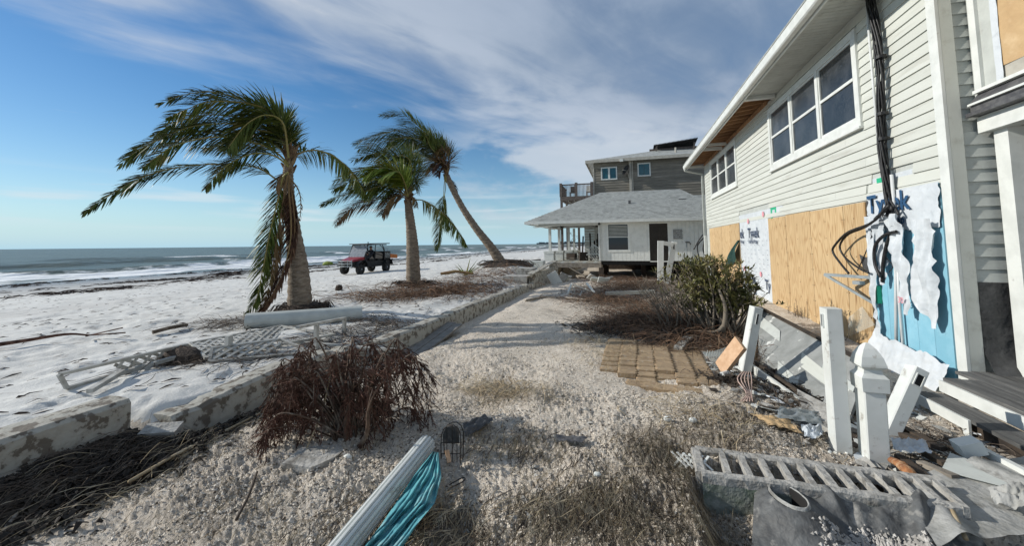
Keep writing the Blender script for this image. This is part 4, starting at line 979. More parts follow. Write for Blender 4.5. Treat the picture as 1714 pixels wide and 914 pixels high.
# ------------------------------------------------------------------ three-storey house behind
GY = 31.0
gr = thing('tall_house', (3, GY+4, -.3), 'tall tan clapboard house with two small windows and a balcony behind the cottage', 'house')
gx0, gx1 = -2.32, 9.5; gz1 = 8.02
def gbox(name, m, lo, hi, parent=gr, **k): return MB().box(lo, hi).build(name, m, parent, **k)
gbox('wall', M['brown_siding'], (gx0, GY, -.3), (gx1, GY+9, gz1))
GW = [(Yp(1006, 290, GY).x, Yp(1033, 290, GY).x, Yp(1020, 301, GY).z, Yp(1020, 279.5, GY).z, 2), (Yp(1067, 284, GY).x, Yp(1089, 284, GY).x, Yp(1078, 295, GY).z, Yp(1078, 272.5, GY).z, 1)]
z = 3.9; k = 0
while z < gz1-.02:
    sp_ = [(gx0+.06, gx1)]
    for (a, c, z0, z1, n) in GW:
        if z+.19 > z0 and z < z1: sp_ = [q for s in sp_ for q in ((s[0], min(s[1], a)), (max(s[0], c), s[1])) if q[1]-q[0] > .05]
    for s0, s1 in sp_:
        h = min(.2, gz1-z); b = MB(); b.hexa([(s0, GY-.04, z), (s1, GY-.04, z), (s1, GY, z), (s0, GY, z), (s0, GY-.008, z+h+.01), (s1, GY-.008, z+h+.01), (s1, GY, z+h+.01), (s0, GY, z+h+.01)])
        b.build('siding_board', M['brown_siding'], gr)
    z += .2; k += 1
gbox('corner_board', M['taupe'], (gx0-.03, GY-.05, -.3), (gx0+.06, GY+.05, gz1))
for (a, c, z0, z1, n) in GW:
    f = .09; b = MB(); y0 = GY-.07
    b.box((a, y0, z0), (c, GY-.001, z0+f)); b.box((a, y0, z1-f), (c, GY-.001, z1)); b.box((a, y0, z0+f), (a+f, GY-.001, z1-f)); b.box((c-f, y0, z0+f), (c, GY-.001, z1-f))
    if n == 2: b.box(((a+c)/2-.07, y0, z0+f), ((a+c)/2+.07, GY-.001, z1-f))
    w = b.build('window', M['white'], gr)
    if n == 2:
        gbox('pane', M['blueglass'], (a+f, GY-.03, z0+f), ((a+c)/2-.07, GY-.01, z1-f), w); gbox('pane', M['blueglass'], ((a+c)/2+.07, GY-.03, z0+f), (c-f, GY-.01, z1-f), w)
    else: gbox('pane', M['blueglass'], (a+f, GY-.03, z0+f), ((a+c)/2-.01, GY-.01, z1-f), w); gbox('pane', M['blueglass'], ((a+c)/2+.01, GY-.034, z0+f), (c-f, GY-.012, z1-f), w)
# roof
b = MB(); e0, e1, ez = -2.85, 10.2, 8.06; ya = GY-.55
ap = V(3.1, GY+3.2, 9.35); rl = V(-.2, GY+3.0, 9.05); rr2 = V(7, GY+3.2, 9.25)
b.add([(e0, ya, ez), (e1, ya, ez+.02), rr2, ap, rl, (e0, GY+9.4, ez), (e1, GY+9.4, ez), (1.5, GY+5, 9.3)], [(0, 1, 2, 3), (0, 3, 4), (0, 4, 5), (5, 4, 3, 2, 6), (1, 6, 2)])
b.build('roof', M['shingle'], gr)
b = MB(); b.box((e0, ya-.04, ez-.22), (e1, ya-.001, ez+.01)); b.box((e0-.04, ya-.04, ez-.22), (e0-.001, GY+9.4, ez+.01)); b.build('gutter', M['taupe'], gr)
b = MB(); b.box((e0, ya, ez-.1), (e1, GY-.06, ez-.08)); b.box((e0, GY-.06, ez-.1), (gx0-.04, GY+9.4, ez-.08)); b.build('soffit', M['white'], gr)
p = Yp(1055, 290, GY-.08); gbox('downspout', M['taupe'], (p.x-.09, GY-.16, 4.6), (p.x+.09, GY-.05, ez-.1)); gbox('downspout', M['taupe'], (p.x+.12, GY-.12, 4.6), (p.x+.2, GY-.05, ez-.1))
p = Yp(1131, 252, GY+1); MB().tube([p-V(0, 0, .2), p+V(0, 0, .25)], .07, 8).build('vent_pipe', M['taupe'], gr)
p = Yp(1040, 268, GY-.6); MB().obox(p, (.25, .12, .2)).build('floodlight', M['white'], gr)
# dark ribbed roof panel on props at the top
pr = thing('sun_shelter', (4, GY+4, 9.2), 'dark corrugated panel on posts above the tan house roof', 'shelter')
b = MB(); c0, c1 = Yp(1093, 238, GY+3).x, Yp(1166, 236, GY+3).x; n = 34
b.grid(lambda u, v: (lerp(c0, c1, u), GY+3-.6+v*2.4, lerp(9.62, 9.95, u)-v*.35+.05*(1 if int(round(u*68)) % 2 else -1)), 68, 1); b.build('corrugated_sheet', M['flash'], pr)
b = MB(); b.box((c0-.3, GY+3.0, 8.9), (c1, GY+3.1, 9.42)); b.build('back_board', M['rail_wood'], pr)
for u in (.05, .9): MB().bar((lerp(c0, c1, u), GY+2.6, 8.9), (lerp(c0, c1, u)+.1, GY+2.6, 9.65), .13, .13).build('prop', M['rail_wood'], pr)
ds = thing('satellite_dish', Yp(1047, 287, GY-.3), 'small dark satellite dish on the tan siding between the two windows', 'dish')
b = MB(); c = Yp(1050, 286, GY-.35); d = V(-.7, -.6, .35).normalized(); q = d.to_track_quat('Z', 'Y').to_matrix()
b.grid(lambda u, v: c+q @ V(.36*v*math.cos(u*6.2832), .46*v*math.sin(u*6.2832), .14*v*v), 18, 4); b.build('reflector', M['blackplastic'], ds, smooth=True)
MB().tube([c, c+d*.45-V(0, 0, .1)], .025, 6).build('feed_arm', M['taupe'], ds); MB().tube([c, c+V(.1, .3, -.5)], .03, 6).build('mast', M['taupe'], ds)
# balcony on posts
bx0, bx1 = Yp(938, 325, GY).x, gx0-.02; bz = Yp(960, 326, GY).z
gbox('balcony_floor', M['rail_wood'], (bx0, GY-.2, bz-.45), (bx1, GY+3, bz-.14))
for i in range(6): gbox('floor_joist', M['taupe'], (bx0+.15+i*(bx1-bx0-.3)/5, GY-.15, bz-.52), (bx0+.2+i*(bx1-bx0-.3)/5, GY+2.95, bz-.452))
ba = thing('balcony_railing', (bx0, GY, bz-.14), 'brown baluster railing round the balcony of the tan house', 'railing')
for i in range(3):
    x0 = lerp(bx0+.06, bx1-.12, i/2); MB().box((x0-.1, GY-.18, bz-.138), (x0+.1, GY+.02, bz+.95)).build('post', M['rail_wood'], ba)
MB().box((bx0+.16, GY-.14, bz+.78), (bx1-.22, GY-.02, bz+.86)).build('handrail', M['rail_wood'], ba); MB().box((bx0+.0, GY+.03, bz+.78), (bx0+.1, GY+3, bz+.86)).build('handrail', M['rail_wood'], ba)
for i in range(22):
    x0 = lerp(bx0+.22, bx1-.26, i/21)
    if abs(x0-lerp(bx0+.06, bx1-.12, .5)) > .13: MB().box((x0-.022, GY-.10, bz-.138), (x0+.022, GY-.06, bz+.779)).build('baluster', M['rail_wood'], ba)
for i in range(14): MB().box((bx0+.03, GY+.2+i*.2, bz-.138), (bx0+.07, GY+.24+i*.2, bz+.779)).build('baluster', M['rail_wood'], ba)
for (dx_, dy_) in ((.1, -.1), (.1, 2.8), (1.1, 2.8)): gbox('balcony_post', M['rail_wood'], (bx0+dx_-.09, GY+dy_-.09, -.5), (bx0+dx_+.09, GY+dy_+.09, bz-.453))
for i in range(2):
    cx = lerp(bx0, bx1, .35+.5*i); ch = thing('balcony_chair', (cx, GY+.8, bz-.14), ('dark chair' if i == 0 else 'white chair')+' standing on the balcony behind the brown railing', 'chair')
    mt = M['blackplastic'] if i == 0 else M['white']
    MB().box((cx-.25, GY+.6, bz+.26), (cx+.25, GY+1.1, bz+.31)).build('seat', mt, ch); MB().hexa([(cx-.25, GY+1.05, bz+.31), (cx+.25, GY+1.05, bz+.31), (cx+.25, GY+1.1, bz+.31), (cx-.25, GY+1.1, bz+.31), (cx-.25, GY+1.2, bz+.85), (cx+.25, GY+1.2, bz+.85), (cx+.25, GY+1.25, bz+.85), (cx-.25, GY+1.25, bz+.85)]).build('backrest', mt, ch)
    for a in (-.22, .22):
        for c_ in (.63, 1.06): MB().box((cx+a-.02, GY+c_-.02, bz-.138), (cx+a+.02, GY+c_+.02, bz+.26)).build('leg', mt, ch)
# leaning white frame in front of the cottage
fr = thing('gate_frame', G(1115, 462), 'leaning white frame of two posts and a top rail before the cottage door', 'frame')
YF = 12.2
a, a2 = Yp(1105.5, 464, YF), Yp(1105.5, 403, YF); MB().bar(a-V(0, 0, .1), a2, .16, .16).build('post', M['vinyl'], fr)
c, c2 = Yp(1116.5, 468, YF+.1), Yp(1129, 405, YF+.1); MB().bar(c-V(.02, 0, .1), c2, .14, .14).build('post', M['vinyl'], fr)
MB().bar(Yp(1107.5, 406.5, YF-.02), Yp(1127, 409.5, YF+.02), .07, .12).build('rail', M['vinyl'], fr)
q = c2-V(.03, 0, .14); MB().obox(q+V(.0, -.072, 0), (.035, .01, .14)).build('slot', M['dark_int'], fr)
# ------------------------------------------------------------------ palms
def frond(pts, seg, leaf, wind, droop, m, parent, seed, n=64, both=(1, 1), width=.030, r0=.022, label=None, up=None, bare=.12):
    """pts: rachis points; leaflets on both sides swept toward the wind and hanging"""
    rg = random.Random(seed); P = smooth_path(pts, seg); b = MB()
    rad = [lerp(r0, .004, i/seg) for i in range(seg+1)]
    b.cur = 1; b.tube(P, rad, 5); b.cur = 0
    L_ = [0]
    for i in range(seg): L_.append(L_[-1]+(P[i+1]-P[i]).length)
    upv = V(0, 0, 1) if up is None else Vector(up)
    n = int(n*2.1); leaf *= 1.42; width *= .95; gap = [rg.uniform(.2, 1) for _ in range(4)]
    for k in range(n):
        t = bare+(1-bare)*(k+.5)/n; s = t*L_[-1]; i = max(0, min(seg-1, next((q for q in range(seg) if L_[q+1] >= s), seg-1)))
        u = (s-L_[i])/max(1e-6, L_[i+1]-L_[i]); p = lerp(P[i], P[i+1], u); d = lerp((P[i+1]-P[max(0, i-1)]).normalized(), (P[min(seg, i+2)]-P[i]).normalized(), u).normalized()
        side = d.cross(upv); side = side.normalized() if side.length > .05 else V(0, 1, 0)
        lift = side.cross(d).normalized()
        if any(abs(t-g_) < .012 for g_ in gap): continue
        ll = leaf*(math.sin(math.pi*min(1, .12+t*.86))**.55)*rg.choice((rg.uniform(.85, 1.1), rg.uniform(.85, 1.1), rg.uniform(.45, .9)))*(1-.2*t)
        for sg in (-1, 1):
            if rg.random() > both[0 if sg < 0 else 1]: continue
            v0 = (d*(.62+.5*t)+side*sg*rg.uniform(.6, 1.0)+lift*rg.uniform(-.3, .35)+wind*.22+V(0, 0, -1)*max(0, droop-.55)*.62).normalized()
            v = v0; q = p.copy(); ws = (.45, 1.0, .75, .06); pl = []
            wv = v0.cross(V(rg.uniform(-.4, .4), rg.uniform(-.4, .4), 1)); wv = wv.normalized() if wv.length > .1 else side
            for j in range(4):
                pl.append((q.copy(), wv*width*ws[j]*.5))
                v = (v+wind*.09+V(0, 0, -1)*droop*.085*(j+1)*rg.uniform(.6, 1.3)).normalized(); q = q+v*ll/3
            vs = []
            for q_, w_ in pl: vs += [q_-w_, q_+w_]
            b.add(vs, [(0, 1, 3, 2), (2, 3, 5, 4), (4, 5, 7, 6)])
    return b.build('frond', [m, M['rachis'] if m in (M['frond'], M['frond_y']) else M['frond_b']], parent, label=label)

def trunk(path, rad, parent, seed):
    P = smooth_path(path, 76); b = MB(); rg = random.Random(seed); pts, rs = [], []
    for i, p in enumerate(P):
        r_ = np.interp(i/76, [k/(len(rad)-1) for k in range(len(rad))], rad)
        pts.append(p); rs.append(r_*(1+.05*((1, .2, -1)[i % 3])*rg.uniform(.3, 1.2)))
    b.tube(pts, rs, 18); return b.build('trunk', M['bark'], parent, smooth=True)

def palm(idx, label, tp, rad, fr, sc, off, S_, cdist, leaf, wind, boots):
    base = PALM[idx]; fwd = V(base.x, base.y, 0).normalized(); D0 = base.x*fwd.x+base.y*fwd.y
    def at(x, y, dd=0.0):       # pixel on the vertical plane through the palm, dd metres beyond it
        px, py = off[0]+x/sc, off[1]+y/sc; d = ray(px, py); t = (D0+dd)/(d.x*fwd.x+d.y*fwd.y); return EYE+d*t
    t = thing('palm_tree', (base.x, base.y, base.z), label, 'palm tree', 'wind blown palms on the beach')
    tps = [at(*p) for p in tp]; tps[0] = V(tps[0].x, tps[0].y, base.z-.15)
    trunk(tps, rad, t, idx)
    top = tps[-1]
    b = MB(); rg = random.Random(idx)
    for i in range(boots):
        a = rg.uniform(0, 6.28); h = rg.uniform(-.35, .25); q = top+V(0, 0, h)
        e = q+V(math.cos(a)*rg.uniform(.08, .2), math.sin(a)*rg.uniform(.08, .2), rg.uniform(.15, .4)); b.tube([q, lerp(q, e, .5)+V(0, 0, -.02), e], [.05, .045, .02], 5)
    b.build('leaf_base', M['boot'], t, smooth=True)
    rgp = random.Random(77+idx)
    for i, f in enumerate(fr):
        pts, m, dds, opt = f
        n = len(pts); P = [at(x, y, lerp(dds[0], dds[1], k/(n-1))) for k, (x, y) in enumerate(pts)]
        o = dict(leaf=leaf, droop=.8, n=62); o.update(opt)
        frond(P, 22, o['leaf'], wind, o['droop'], M[m], t, idx*100+i, n=o['n'], both=o.get('both', (1, 1)), r0=o.get('r0', .022), label=o.get('label'), width=o.get('width', .032), bare=o.get('bare', .12), up=(V(0, 0, o.get('tilt', rgp.uniform(.15, .8)))-fwd*rgp.choice((1, 1, .6, -.8))))
    # root mat
    b = MB(); rg = random.Random(5+idx); rr_ = S_
    b.grid(lambda u, v: V(base.x+math.cos(u*6.2832)*rr_*(v**.7)*(1+.25*f1(u*7., idx*3., 3, 1)), base.y+math.sin(u*6.2832)*rr_*(v**.7)*(1+.25*f1(u*7., idx*3., 3, 1)), base.z+.16*(1-v**2)+.05*(f1(u*20., v*6., 6, 1)-.5)-.10*v), 40, 7)
    for i in range(160):
        a = rg.uniform(0, 6.28); r1 = rg.uniform(.2, .8)*rr_; r2 = r1+rg.uniform(.1, .5)*rr_
        b.tube([(base.x+math.cos(a)*r1, base.y+math.sin(a)*r1, base.z+.13-.1*r1), (base.x+math.cos(a+.1)*(r1+r2)/2, base.y+math.sin(a+.1)*(r1+r2)/2, base.z+.12), (base.x+math.cos(a+.2)*r2, base.y+math.sin(a+.2)*r2, base.z-.05)], .008, 3)
    b.build('root_mat', M['root'], t, smooth=False)
    return t, at
WL = -cr0*1.0                                             # the wind blows toward the left of the picture
wind1 = (WL*.9+V(0, 0, -.05)+V(0, .25, 0)).normalized()
D = 'frond'
palm(0, 'nearest palm, short thick trunk, big crown blown left and dead fronds hanging down its trunk', [(775, 810), (768, 700), (750, 560), (736, 450), (731, 370), (733, 325)], [.25, .205, .15, .115, .105, .095],
     [([(733, 360), (700, 378), (640, 340), (560, 322), (400, 325), (250, 358), (120, 425), (22, 492)], D, (0, -.3), dict(n=110, droop=.7, leaf=.36, both=(1, .8))),
      ([(733, 330), (690, 295), (620, 283), (540, 312), (480, 362), (445, 408)], D, (-.2, -.7), dict(leaf=.34, droop=1.0)),
      ([(733, 320), (690, 255), (560, 215), (420, 208), (280, 238), (190, 288), (146, 325)], D, (0, .4), dict(n=90, leaf=.50)),
      ([(733, 320), (660, 262), (500, 226), (350, 252), (270, 300), (225, 335)], D, (-.1, -.5), dict(n=80, leaf=.46)),
      ([(733, 310), (690, 215), (560, 160), (440, 150), (330, 182), (268, 222)], D, (.1, .7), dict(n=80, leaf=.5)),
      ([(733, 300), (705, 205), (600, 112), (480, 72), (380, 78), (285, 112)], D, (0, .3), dict(n=88, leaf=.44, droop=.5)),
      ([(733, 300), (712, 190), (650, 128), (560, 105), (450, 105), (380, 130), (310, 160)], D, (-.1, -.6), dict(n=80, leaf=.5)),
      ([(733, 300), (715, 180), (655, 150), (590, 180), (540, 240), (520, 270)], 'frond', (-.2, -.8), dict(n=70, leaf=.5, width=.04)),
      ([(733, 300), (722, 215), (690, 160), (640, 130), (600, 150), (570, 190)], D, (.1, .5), dict(n=70, leaf=.5, droop=.4)),
      ([(733, 310), (700, 225), (620, 200), (520, 180), (400, 190), (300, 225)], D, (0, -.2), dict(n=86, leaf=.52)),
      ([(733, 310), (690, 250), (620, 240), (520, 255), (440, 268)], D, (.3, .9), dict(n=60, leaf=.45)),
      ([(733, 320), (745, 270), (720, 215), (690, 195), (660, 215)], D, (.2, .6), dict(n=50, leaf=.45)),
      ([(733, 310), (742, 240), (728, 180), (700, 150), (668, 140)], D, (0, .2), dict(n=54, leaf=.42, droop=.2)),
      ([(735, 330), (760, 290), (820, 272), (885, 290), (945, 340), (985, 400), (1008, 440)], D, (0, .2), dict(n=70, leaf=.36, droop=1.5)),
      ([(733, 350), (712, 370), (695, 450), (668, 560), (645, 680), (622, 790), (590, 838)], D, (-.3, -.45), dict(n=90, leaf=.42, droop=1.2, label='frond hanging straight down beside the trunk')),
      ([(733, 350), (722, 400), (706, 500), (690, 600), (672, 720), (650, 800), (632, 852)], 'frond_b', (-.3, -.35), dict(n=86, leaf=.36, droop=1.2)),
      ([(735, 360), (735, 420), (742, 520), (738, 600), (712, 700), (668, 790), (628, 850)], 'frond_dead', (-.3, -.5), dict(n=80, leaf=.30, droop=1.6, label='dead red brown frond hanging against the trunk')),
      ([(735, 360), (748, 450), (755, 540), (745, 620), (720, 700)], 'frond_dead', (-.32, -.4), dict(n=70, leaf=.24, droop=1.6)),
      ([(735, 370), (762, 400), (775, 440), (774, 500), (762, 545)], 'frond_b', (-.2, -.25), dict(n=6, leaf=.1, label='bare bent stalk on the right of the trunk', r0=.018)),
      ([(733, 350), (718, 355), (700, 372), (690, 400)], 'frond_b', (-.2, -.4), dict(n=22, leaf=.3, droop=1.3))],
     2.0767, (130, 120), .62, 7.5, .45, wind1, 34)
palm(1, 'middle palm, upright smooth grey trunk, crown with a bright yellow green young frond', [(437, 852), (432, 700), (425, 600), (415, 510), (412, 465)], [.25, .205, .165, .13, .11],
     [([(412, 460), (370, 432), (330, 436), (250, 430), (160, 440), (80, 465), (20, 494)], D, (0, -.4), dict(n=80, leaf=.42)),
      ([(412, 470), (380, 455), (330, 458), (250, 472), (180, 490), (130, 530), (84, 580)], 'frond_b', (-.2, -.7), dict(n=84, leaf=.5, droop=1.0, label='yellowed drooping frond')),
      ([(412, 470), (385, 446), (340, 462), (312, 498), (295, 536)], 'frond_b', (-.3, -.9), dict(leaf=.48, droop=1.1)),
      ([(412, 450), (330, 378), (240, 374), (150, 388), (72, 424)], D, (0, .5), dict(n=80, leaf=.62)),
      ([(412, 440), (330, 328), (230, 330), (150, 352), (80, 388)], D, (.1, .8), dict(n=80, leaf=.62)),
      ([(415, 430), (400, 310), (330, 268), (250, 262), (160, 292)], D, (.2, .6), dict(n=80, leaf=.6, droop=.6)),
      ([(420, 430), (425, 310), (390, 270), (330, 282), (280, 300)], D, (.1, -.3), dict(n=70, leaf=.62, droop=.4)),
      ([(412, 450), (380, 370), (330, 330), (270, 328), (215, 366)], 'frond_y', (-.5, -1.2), dict(n=84, leaf=.62, width=.055, label='bright yellow green young frond')),
      ([(412, 450), (395, 390), (370, 345), (330, 345), (285, 372)], 'frond_y', (-.5, -1.3), dict(n=60, leaf=.55, width=.05)),
      ([(412, 455), (360, 400), (300, 390), (220, 405), (150, 425)], D, (-.2, -.7), dict(n=84, leaf=.56)),
      ([(412, 455), (350, 415), (280, 410), (200, 440)], D, (-.1, -1.1), dict(n=70, leaf=.6)),
      ([(425, 440), (452, 370), (458, 305), (440, 268)], D, (.3, .9), dict(n=60, leaf=.55, droop=.4)),
      ([(420, 440), (440, 350), (430, 300), (400, 285)], D, (0, .4), dict(n=60, leaf=.6)),
      ([(415, 440), (430, 400), (440, 370), (445, 420)], D, (-.2, -.6), dict(n=40, leaf=.5)),
      ([(430, 470), (480, 472), (540, 508), (600, 562), (650, 632), (676, 676)], D, (0, .3), dict(n=70, leaf=.45, droop=1.5)),
      ([(414, 470), (430, 455), (444, 470), (452, 500)], 'frond_b', (-.1, -.2), dict(n=20, leaf=.25, droop=1.4))],
     2.689, (530, 160), .75, 13, .58, wind1, 30)
palm(2, 'farthest palm, long thin trunk curving up to the left, crown streaming left', [(838, 752), (790, 690), (720, 600), (660, 510), (612, 420), (586, 360)], [.27, .20, .165, .145, .135, .13],
     [([(588, 345), (592, 270), (555, 215), (490, 165), (440, 122), (380, 82), (288, 86)], D, (0, .2), dict(n=100, leaf=.75, droop=.5)),
      ([(586, 335), (562, 250), (480, 172), (400, 152), (300, 172), (168, 216)], D, (0, .6), dict(n=96, leaf=.95)),
      ([(580, 330), (510, 212), (400, 186), (300, 206), (190, 240)], D, (-.1, -.4), dict(n=90, leaf=.95)),
      ([(578, 330), (500, 236), (420, 222), (330, 236), (270, 262)], D, (.1, .9), dict(n=90, leaf=.95)),
      ([(580, 335), (545, 250), (470, 200), (380, 190), (320, 215)], D, (0, -.8), dict(n=90, leaf=.95)),
      ([(584, 335), (570, 280), (520, 225), (440, 205), (360, 195)], D, (.2, 1.0), dict(n=80, leaf=.9)),
      ([(584, 340), (540, 300), (470, 270), (400, 268), (350, 290)], D, (-.1, -.7), dict(n=80, leaf=.8)),
      ([(586, 340), (594, 290), (575, 240), (530, 205), (480, 180)], D, (-.1, .1), dict(n=70, leaf=.7, droop=.5)),
      ([(584, 342), (562, 290), (512, 230), (492, 182), (480, 212)], D, (-.2, -.5), dict(n=60, leaf=.5)),
      ([(588, 345), (598, 300), (588, 262), (560, 238), (540, 260)], 'frond_b', (-.2, -.4), dict(n=60, leaf=.6, droop=1.2)),
      ([(586, 345), (560, 310), (530, 300), (505, 320), (490, 345)], 'frond_b', (-.2, -.5), dict(n=50, leaf=.5, droop=1.1)),
      ([(586, 348), (590, 320), (565, 300), (540, 310), (520, 335)], 'frond_dead', (-.3, -.6), dict(n=50, leaf=.5, droop=1.4)),
      ([(584, 350), (540, 338), (490, 340), (440, 346), (400, 350)], 'frond_b', (-.1, -.3), dict(n=26, leaf=.4, droop=1.1)),
      ([(580, 360), (574, 400), (570, 470), (556, 560), (550, 640), (540, 696)], D, (-.2, -.3), dict(n=80, leaf=.6, droop=1.3, bare=.3, label='frond hanging straight down from the crown')),
      ([(582, 362), (580, 420), (572, 480), (580, 560), (600, 600)], D, (-.2, -.5), dict(n=60, leaf=.6, droop=1.2, bare=.35)),
      ([(590, 362), (606, 380), (622, 405), (632, 432)], 'frond_dead', (0, .2), dict(n=20, leaf=.3, droop=1.2)),
      ([(584, 352), (575, 330), (560, 330), (548, 360)], 'frond_dead', (-.2, -.3), dict(n=40, leaf=.4, droop=1.2))],
     2.689, (530, 160), 1.15, 17.5, .9, wind1, 40)
# ------------------------------------------------------------------ sea wall in broken lengths
def wall_piece(pts, top, th, seed, label):
    """pts: inner top edge (x, y); chipped top, rough faces"""
    b = MB(); k = len(pts); L_ = [0]
    for i in range(k-1): L_.append(L_[-1]+math.dist(pts[i], pts[i+1]))
    n = max(6, int(L_[-1]/.11)); rows = []
    for i in range(n+1):
        s = L_[-1]*i/n; x = np.interp(s, L_, [p[0] for p in pts]); y = np.interp(s, L_, [p[1] for p in pts])
        zt = np.interp(s, L_, top)+(f1(y*3.1, seed*1., seed, 3)-.5)*.02-(.02 if seed == 201 else .10)*max(0, f1(y*3.1, 9., seed+3, 3)-.60)/.2
        zb = -.5; j = lambda q: (f1(y*6.+q*5, q*2., seed+1, 1)-.5)*.022
        prof = [(x+.015+j(1), zb), (x+.012+j(2), -.02), (x+.004+j(3), zt*.55), (x+j(4), zt-.03), (x-.03, zt), (x-th*.5, zt+.004+j(5)*.5), (x-th+.03, zt+j(6)*.5), (x-th, zt-.04), (x-th, zb)]
        rows.append([(px, y, pz) for px, pz in prof])
    m = len(rows[0]); vs = [p for r_ in rows for p in r_]
    fs = [(i*m+j, (i+1)*m+j, (i+1)*m+j+1, i*m+j+1) for i in range(n) for j in range(m-1)]+[tuple(range(m)), tuple(range(n*m, n*m+m))[::-1]]
    b.add(vs, fs); o = b.build('sea_wall', M['wallconc']); tag(o, label, 'wall', 'broken lengths of the low sea wall'); return o
wall_piece([(-3.93, -4), (-3.95, 2.28)], [.30, .36], .30, 201, 'nearest length of stained low sea wall at the left edge, standing proud')
wall_piece([(-3.74, 2.46), (-3.76, 3.6), (-3.56, 4.82)], [.16, .25, .25], .26, 203, 'second length of low sea wall behind the dead red brown shrub')
wall_piece([(-3.44, 4.92), (-3.30, 5.8), (-3.36, 8.0), (-3.2, 12.9)], [.22, .26, .25, .25], .24, 205, 'long straight length of low sea wall running to the block wall')
for i, (a, c) in enumerate((((-3.86, 2.34, -.1), (-3.62, 2.42, .14)), ((-3.6, 4.80, -.02), (-3.38, 4.95, .18)))):
    tag(MB().obox(lerp(V(*a), V(*c), .5), (.25, .14, .2), Quaternion((.3, .2, 1), .6+i)).build('rubble_block', M['concrete']), 'broken chunk of concrete in the '+('near' if i == 0 else 'far')+' gap of the sea wall', 'rubble')

# ------------------------------------------------------------------ white tube on the sand before the near palm
a, c = G(412, 549, .02), G(606, 534, .02)
a = V(a.x, a.y, a.z+.09); c = V(c.x, c.y, c.z+.09)
b = MB(); b.tube([a, lerp(a, c, .33), lerp(a, c, .66), c], [.135, .135, .135, .135], 20)
tag(b.build('fallen_column', M['greywhite'], smooth=False), 'round white column lying on the sand in front of the nearest palm', 'column')
# ------------------------------------------------------------------ fallen lattice panels and railing on the sand
def lattice_panel(name, label, q, nw, frame=True, th=.035, sw=.034, span=(0, 1), step=.105):
    """q: 4 corners a,b (top rail) d,c (bottom rail); diagonal laths both ways inside"""
    a, b_, c, d = [Vector(p) for p in q]; t = thing(name, lerp(a, c, .5), label, 'fence', 'fallen pale lattice fence panels')
    n = (b_-a).cross(d-a).normalized()
    if frame:
        for i, (p, r_) in enumerate(((a, b_), (d, c), (a, d), (b_, c))): MB().bar(p, r_, .03, .03, n).build('rail', M['lattice'], t)
    Lx, Ly = (b_-a).length, (d-a).length; x0, x1 = span[0]*Lx, span[1]*Lx; ex, ey = (b_-a).normalized(), (d-a).normalized()
    for sgn in (1, -1):
        k = x0-Ly
        while k < x1+Ly:
            # line x = k + s*sgn , y = s ; clip to rectangle
            s0, s1 = 0, Ly
            if sgn > 0: s0, s1 = max(s0, x0-k), min(s1, x1-k)
            else: s0, s1 = max(s0, k-x1), min(s1, k-x0)
            if s1-s0 > .06:
                p, r_ = a+ex*(k+sgn*s0)+ey*s0, a+ex*(k+sgn*s1)+ey*s1
                MB().bar(p+n*.006*sgn, r_+n*.006*sgn, sw, .008, n).build('lath', M['lattice'], t)
            k += step
    return t
def Gz(px, py, h): 
    p = G(px, py); return on(2, p.z+h, px, py)
lattice_panel('lattice_fence', 'lattice fence tipped up on the sand at the left, with an open frame end', [Gz(99, 627, .17), Gz(312, 577, .17), Gz(326, 588, .03), Gz(112, 650, .02)], 20, span=(.36, 1), step=.14)
lattice_panel('lattice_fence', 'lattice fence lying flat on the sand below the white column', [Gz(318, 575, .12), Gz(470, 546, .06), Gz(560, 560, .05), Gz(345, 600, .05)], 20, step=.15)
lattice_panel('lattice_fence', 'half buried lattice fence between the railing and the sand heap', [Gz(355, 583, .16), Gz(470, 568, .12), Gz(520, 590, .03), Gz(350, 606, .03)], 20, step=.14)
lr = thing('low_railing', G(530, 585), 'short low white railing on two posts standing on the sand behind the dead shrub', 'railing')
p0, p1 = Gz(529, 584, .0), Gz(576, 561, .0)
q0, q1 = V(p0.x, p0.y, p0.z+.34), V(p1.x, p1.y, p1.z+.26)
MB().bar(q0+(q0-q1)*.55, q1+(q1-q0)*.03, .05, .035).build('rail', M['lattice'], lr); MB().bar(p0-V(0, 0, .1), q0, .05, .05).build('post', M['lattice'], lr); MB().bar(p1-V(0, 0, .1), q1, .045, .045).build('post', M['lattice'], lr)
MB().bar(p0+V(-1.2, .1, .04), p0+V(1.2, .05, .05), .05, .03).build('rail', M['lattice'], lr)
fr2 = thing('loose_rail', G(382, 594), 'single white post stub standing in the half buried lattice', 'post')
p = G(382, 597); MB().bar(p-V(0, 0, .1), p+V(0, 0, .26), .06, .06).build('stub', M['lattice'], fr2)
for (x0, y0, x1, y1, lb) in ((205, 624, 330, 588, 'upper of two pale rails lying in the lattice'), (150, 655, 205, 622, 'short pale rail end lying under the tipped lattice frame')):
    tag(MB().bar(Gz(x0, y0, .05), Gz(x1, y1, .1), .05, .04).build('loose_rail', M['lattice']), lb, 'rail')
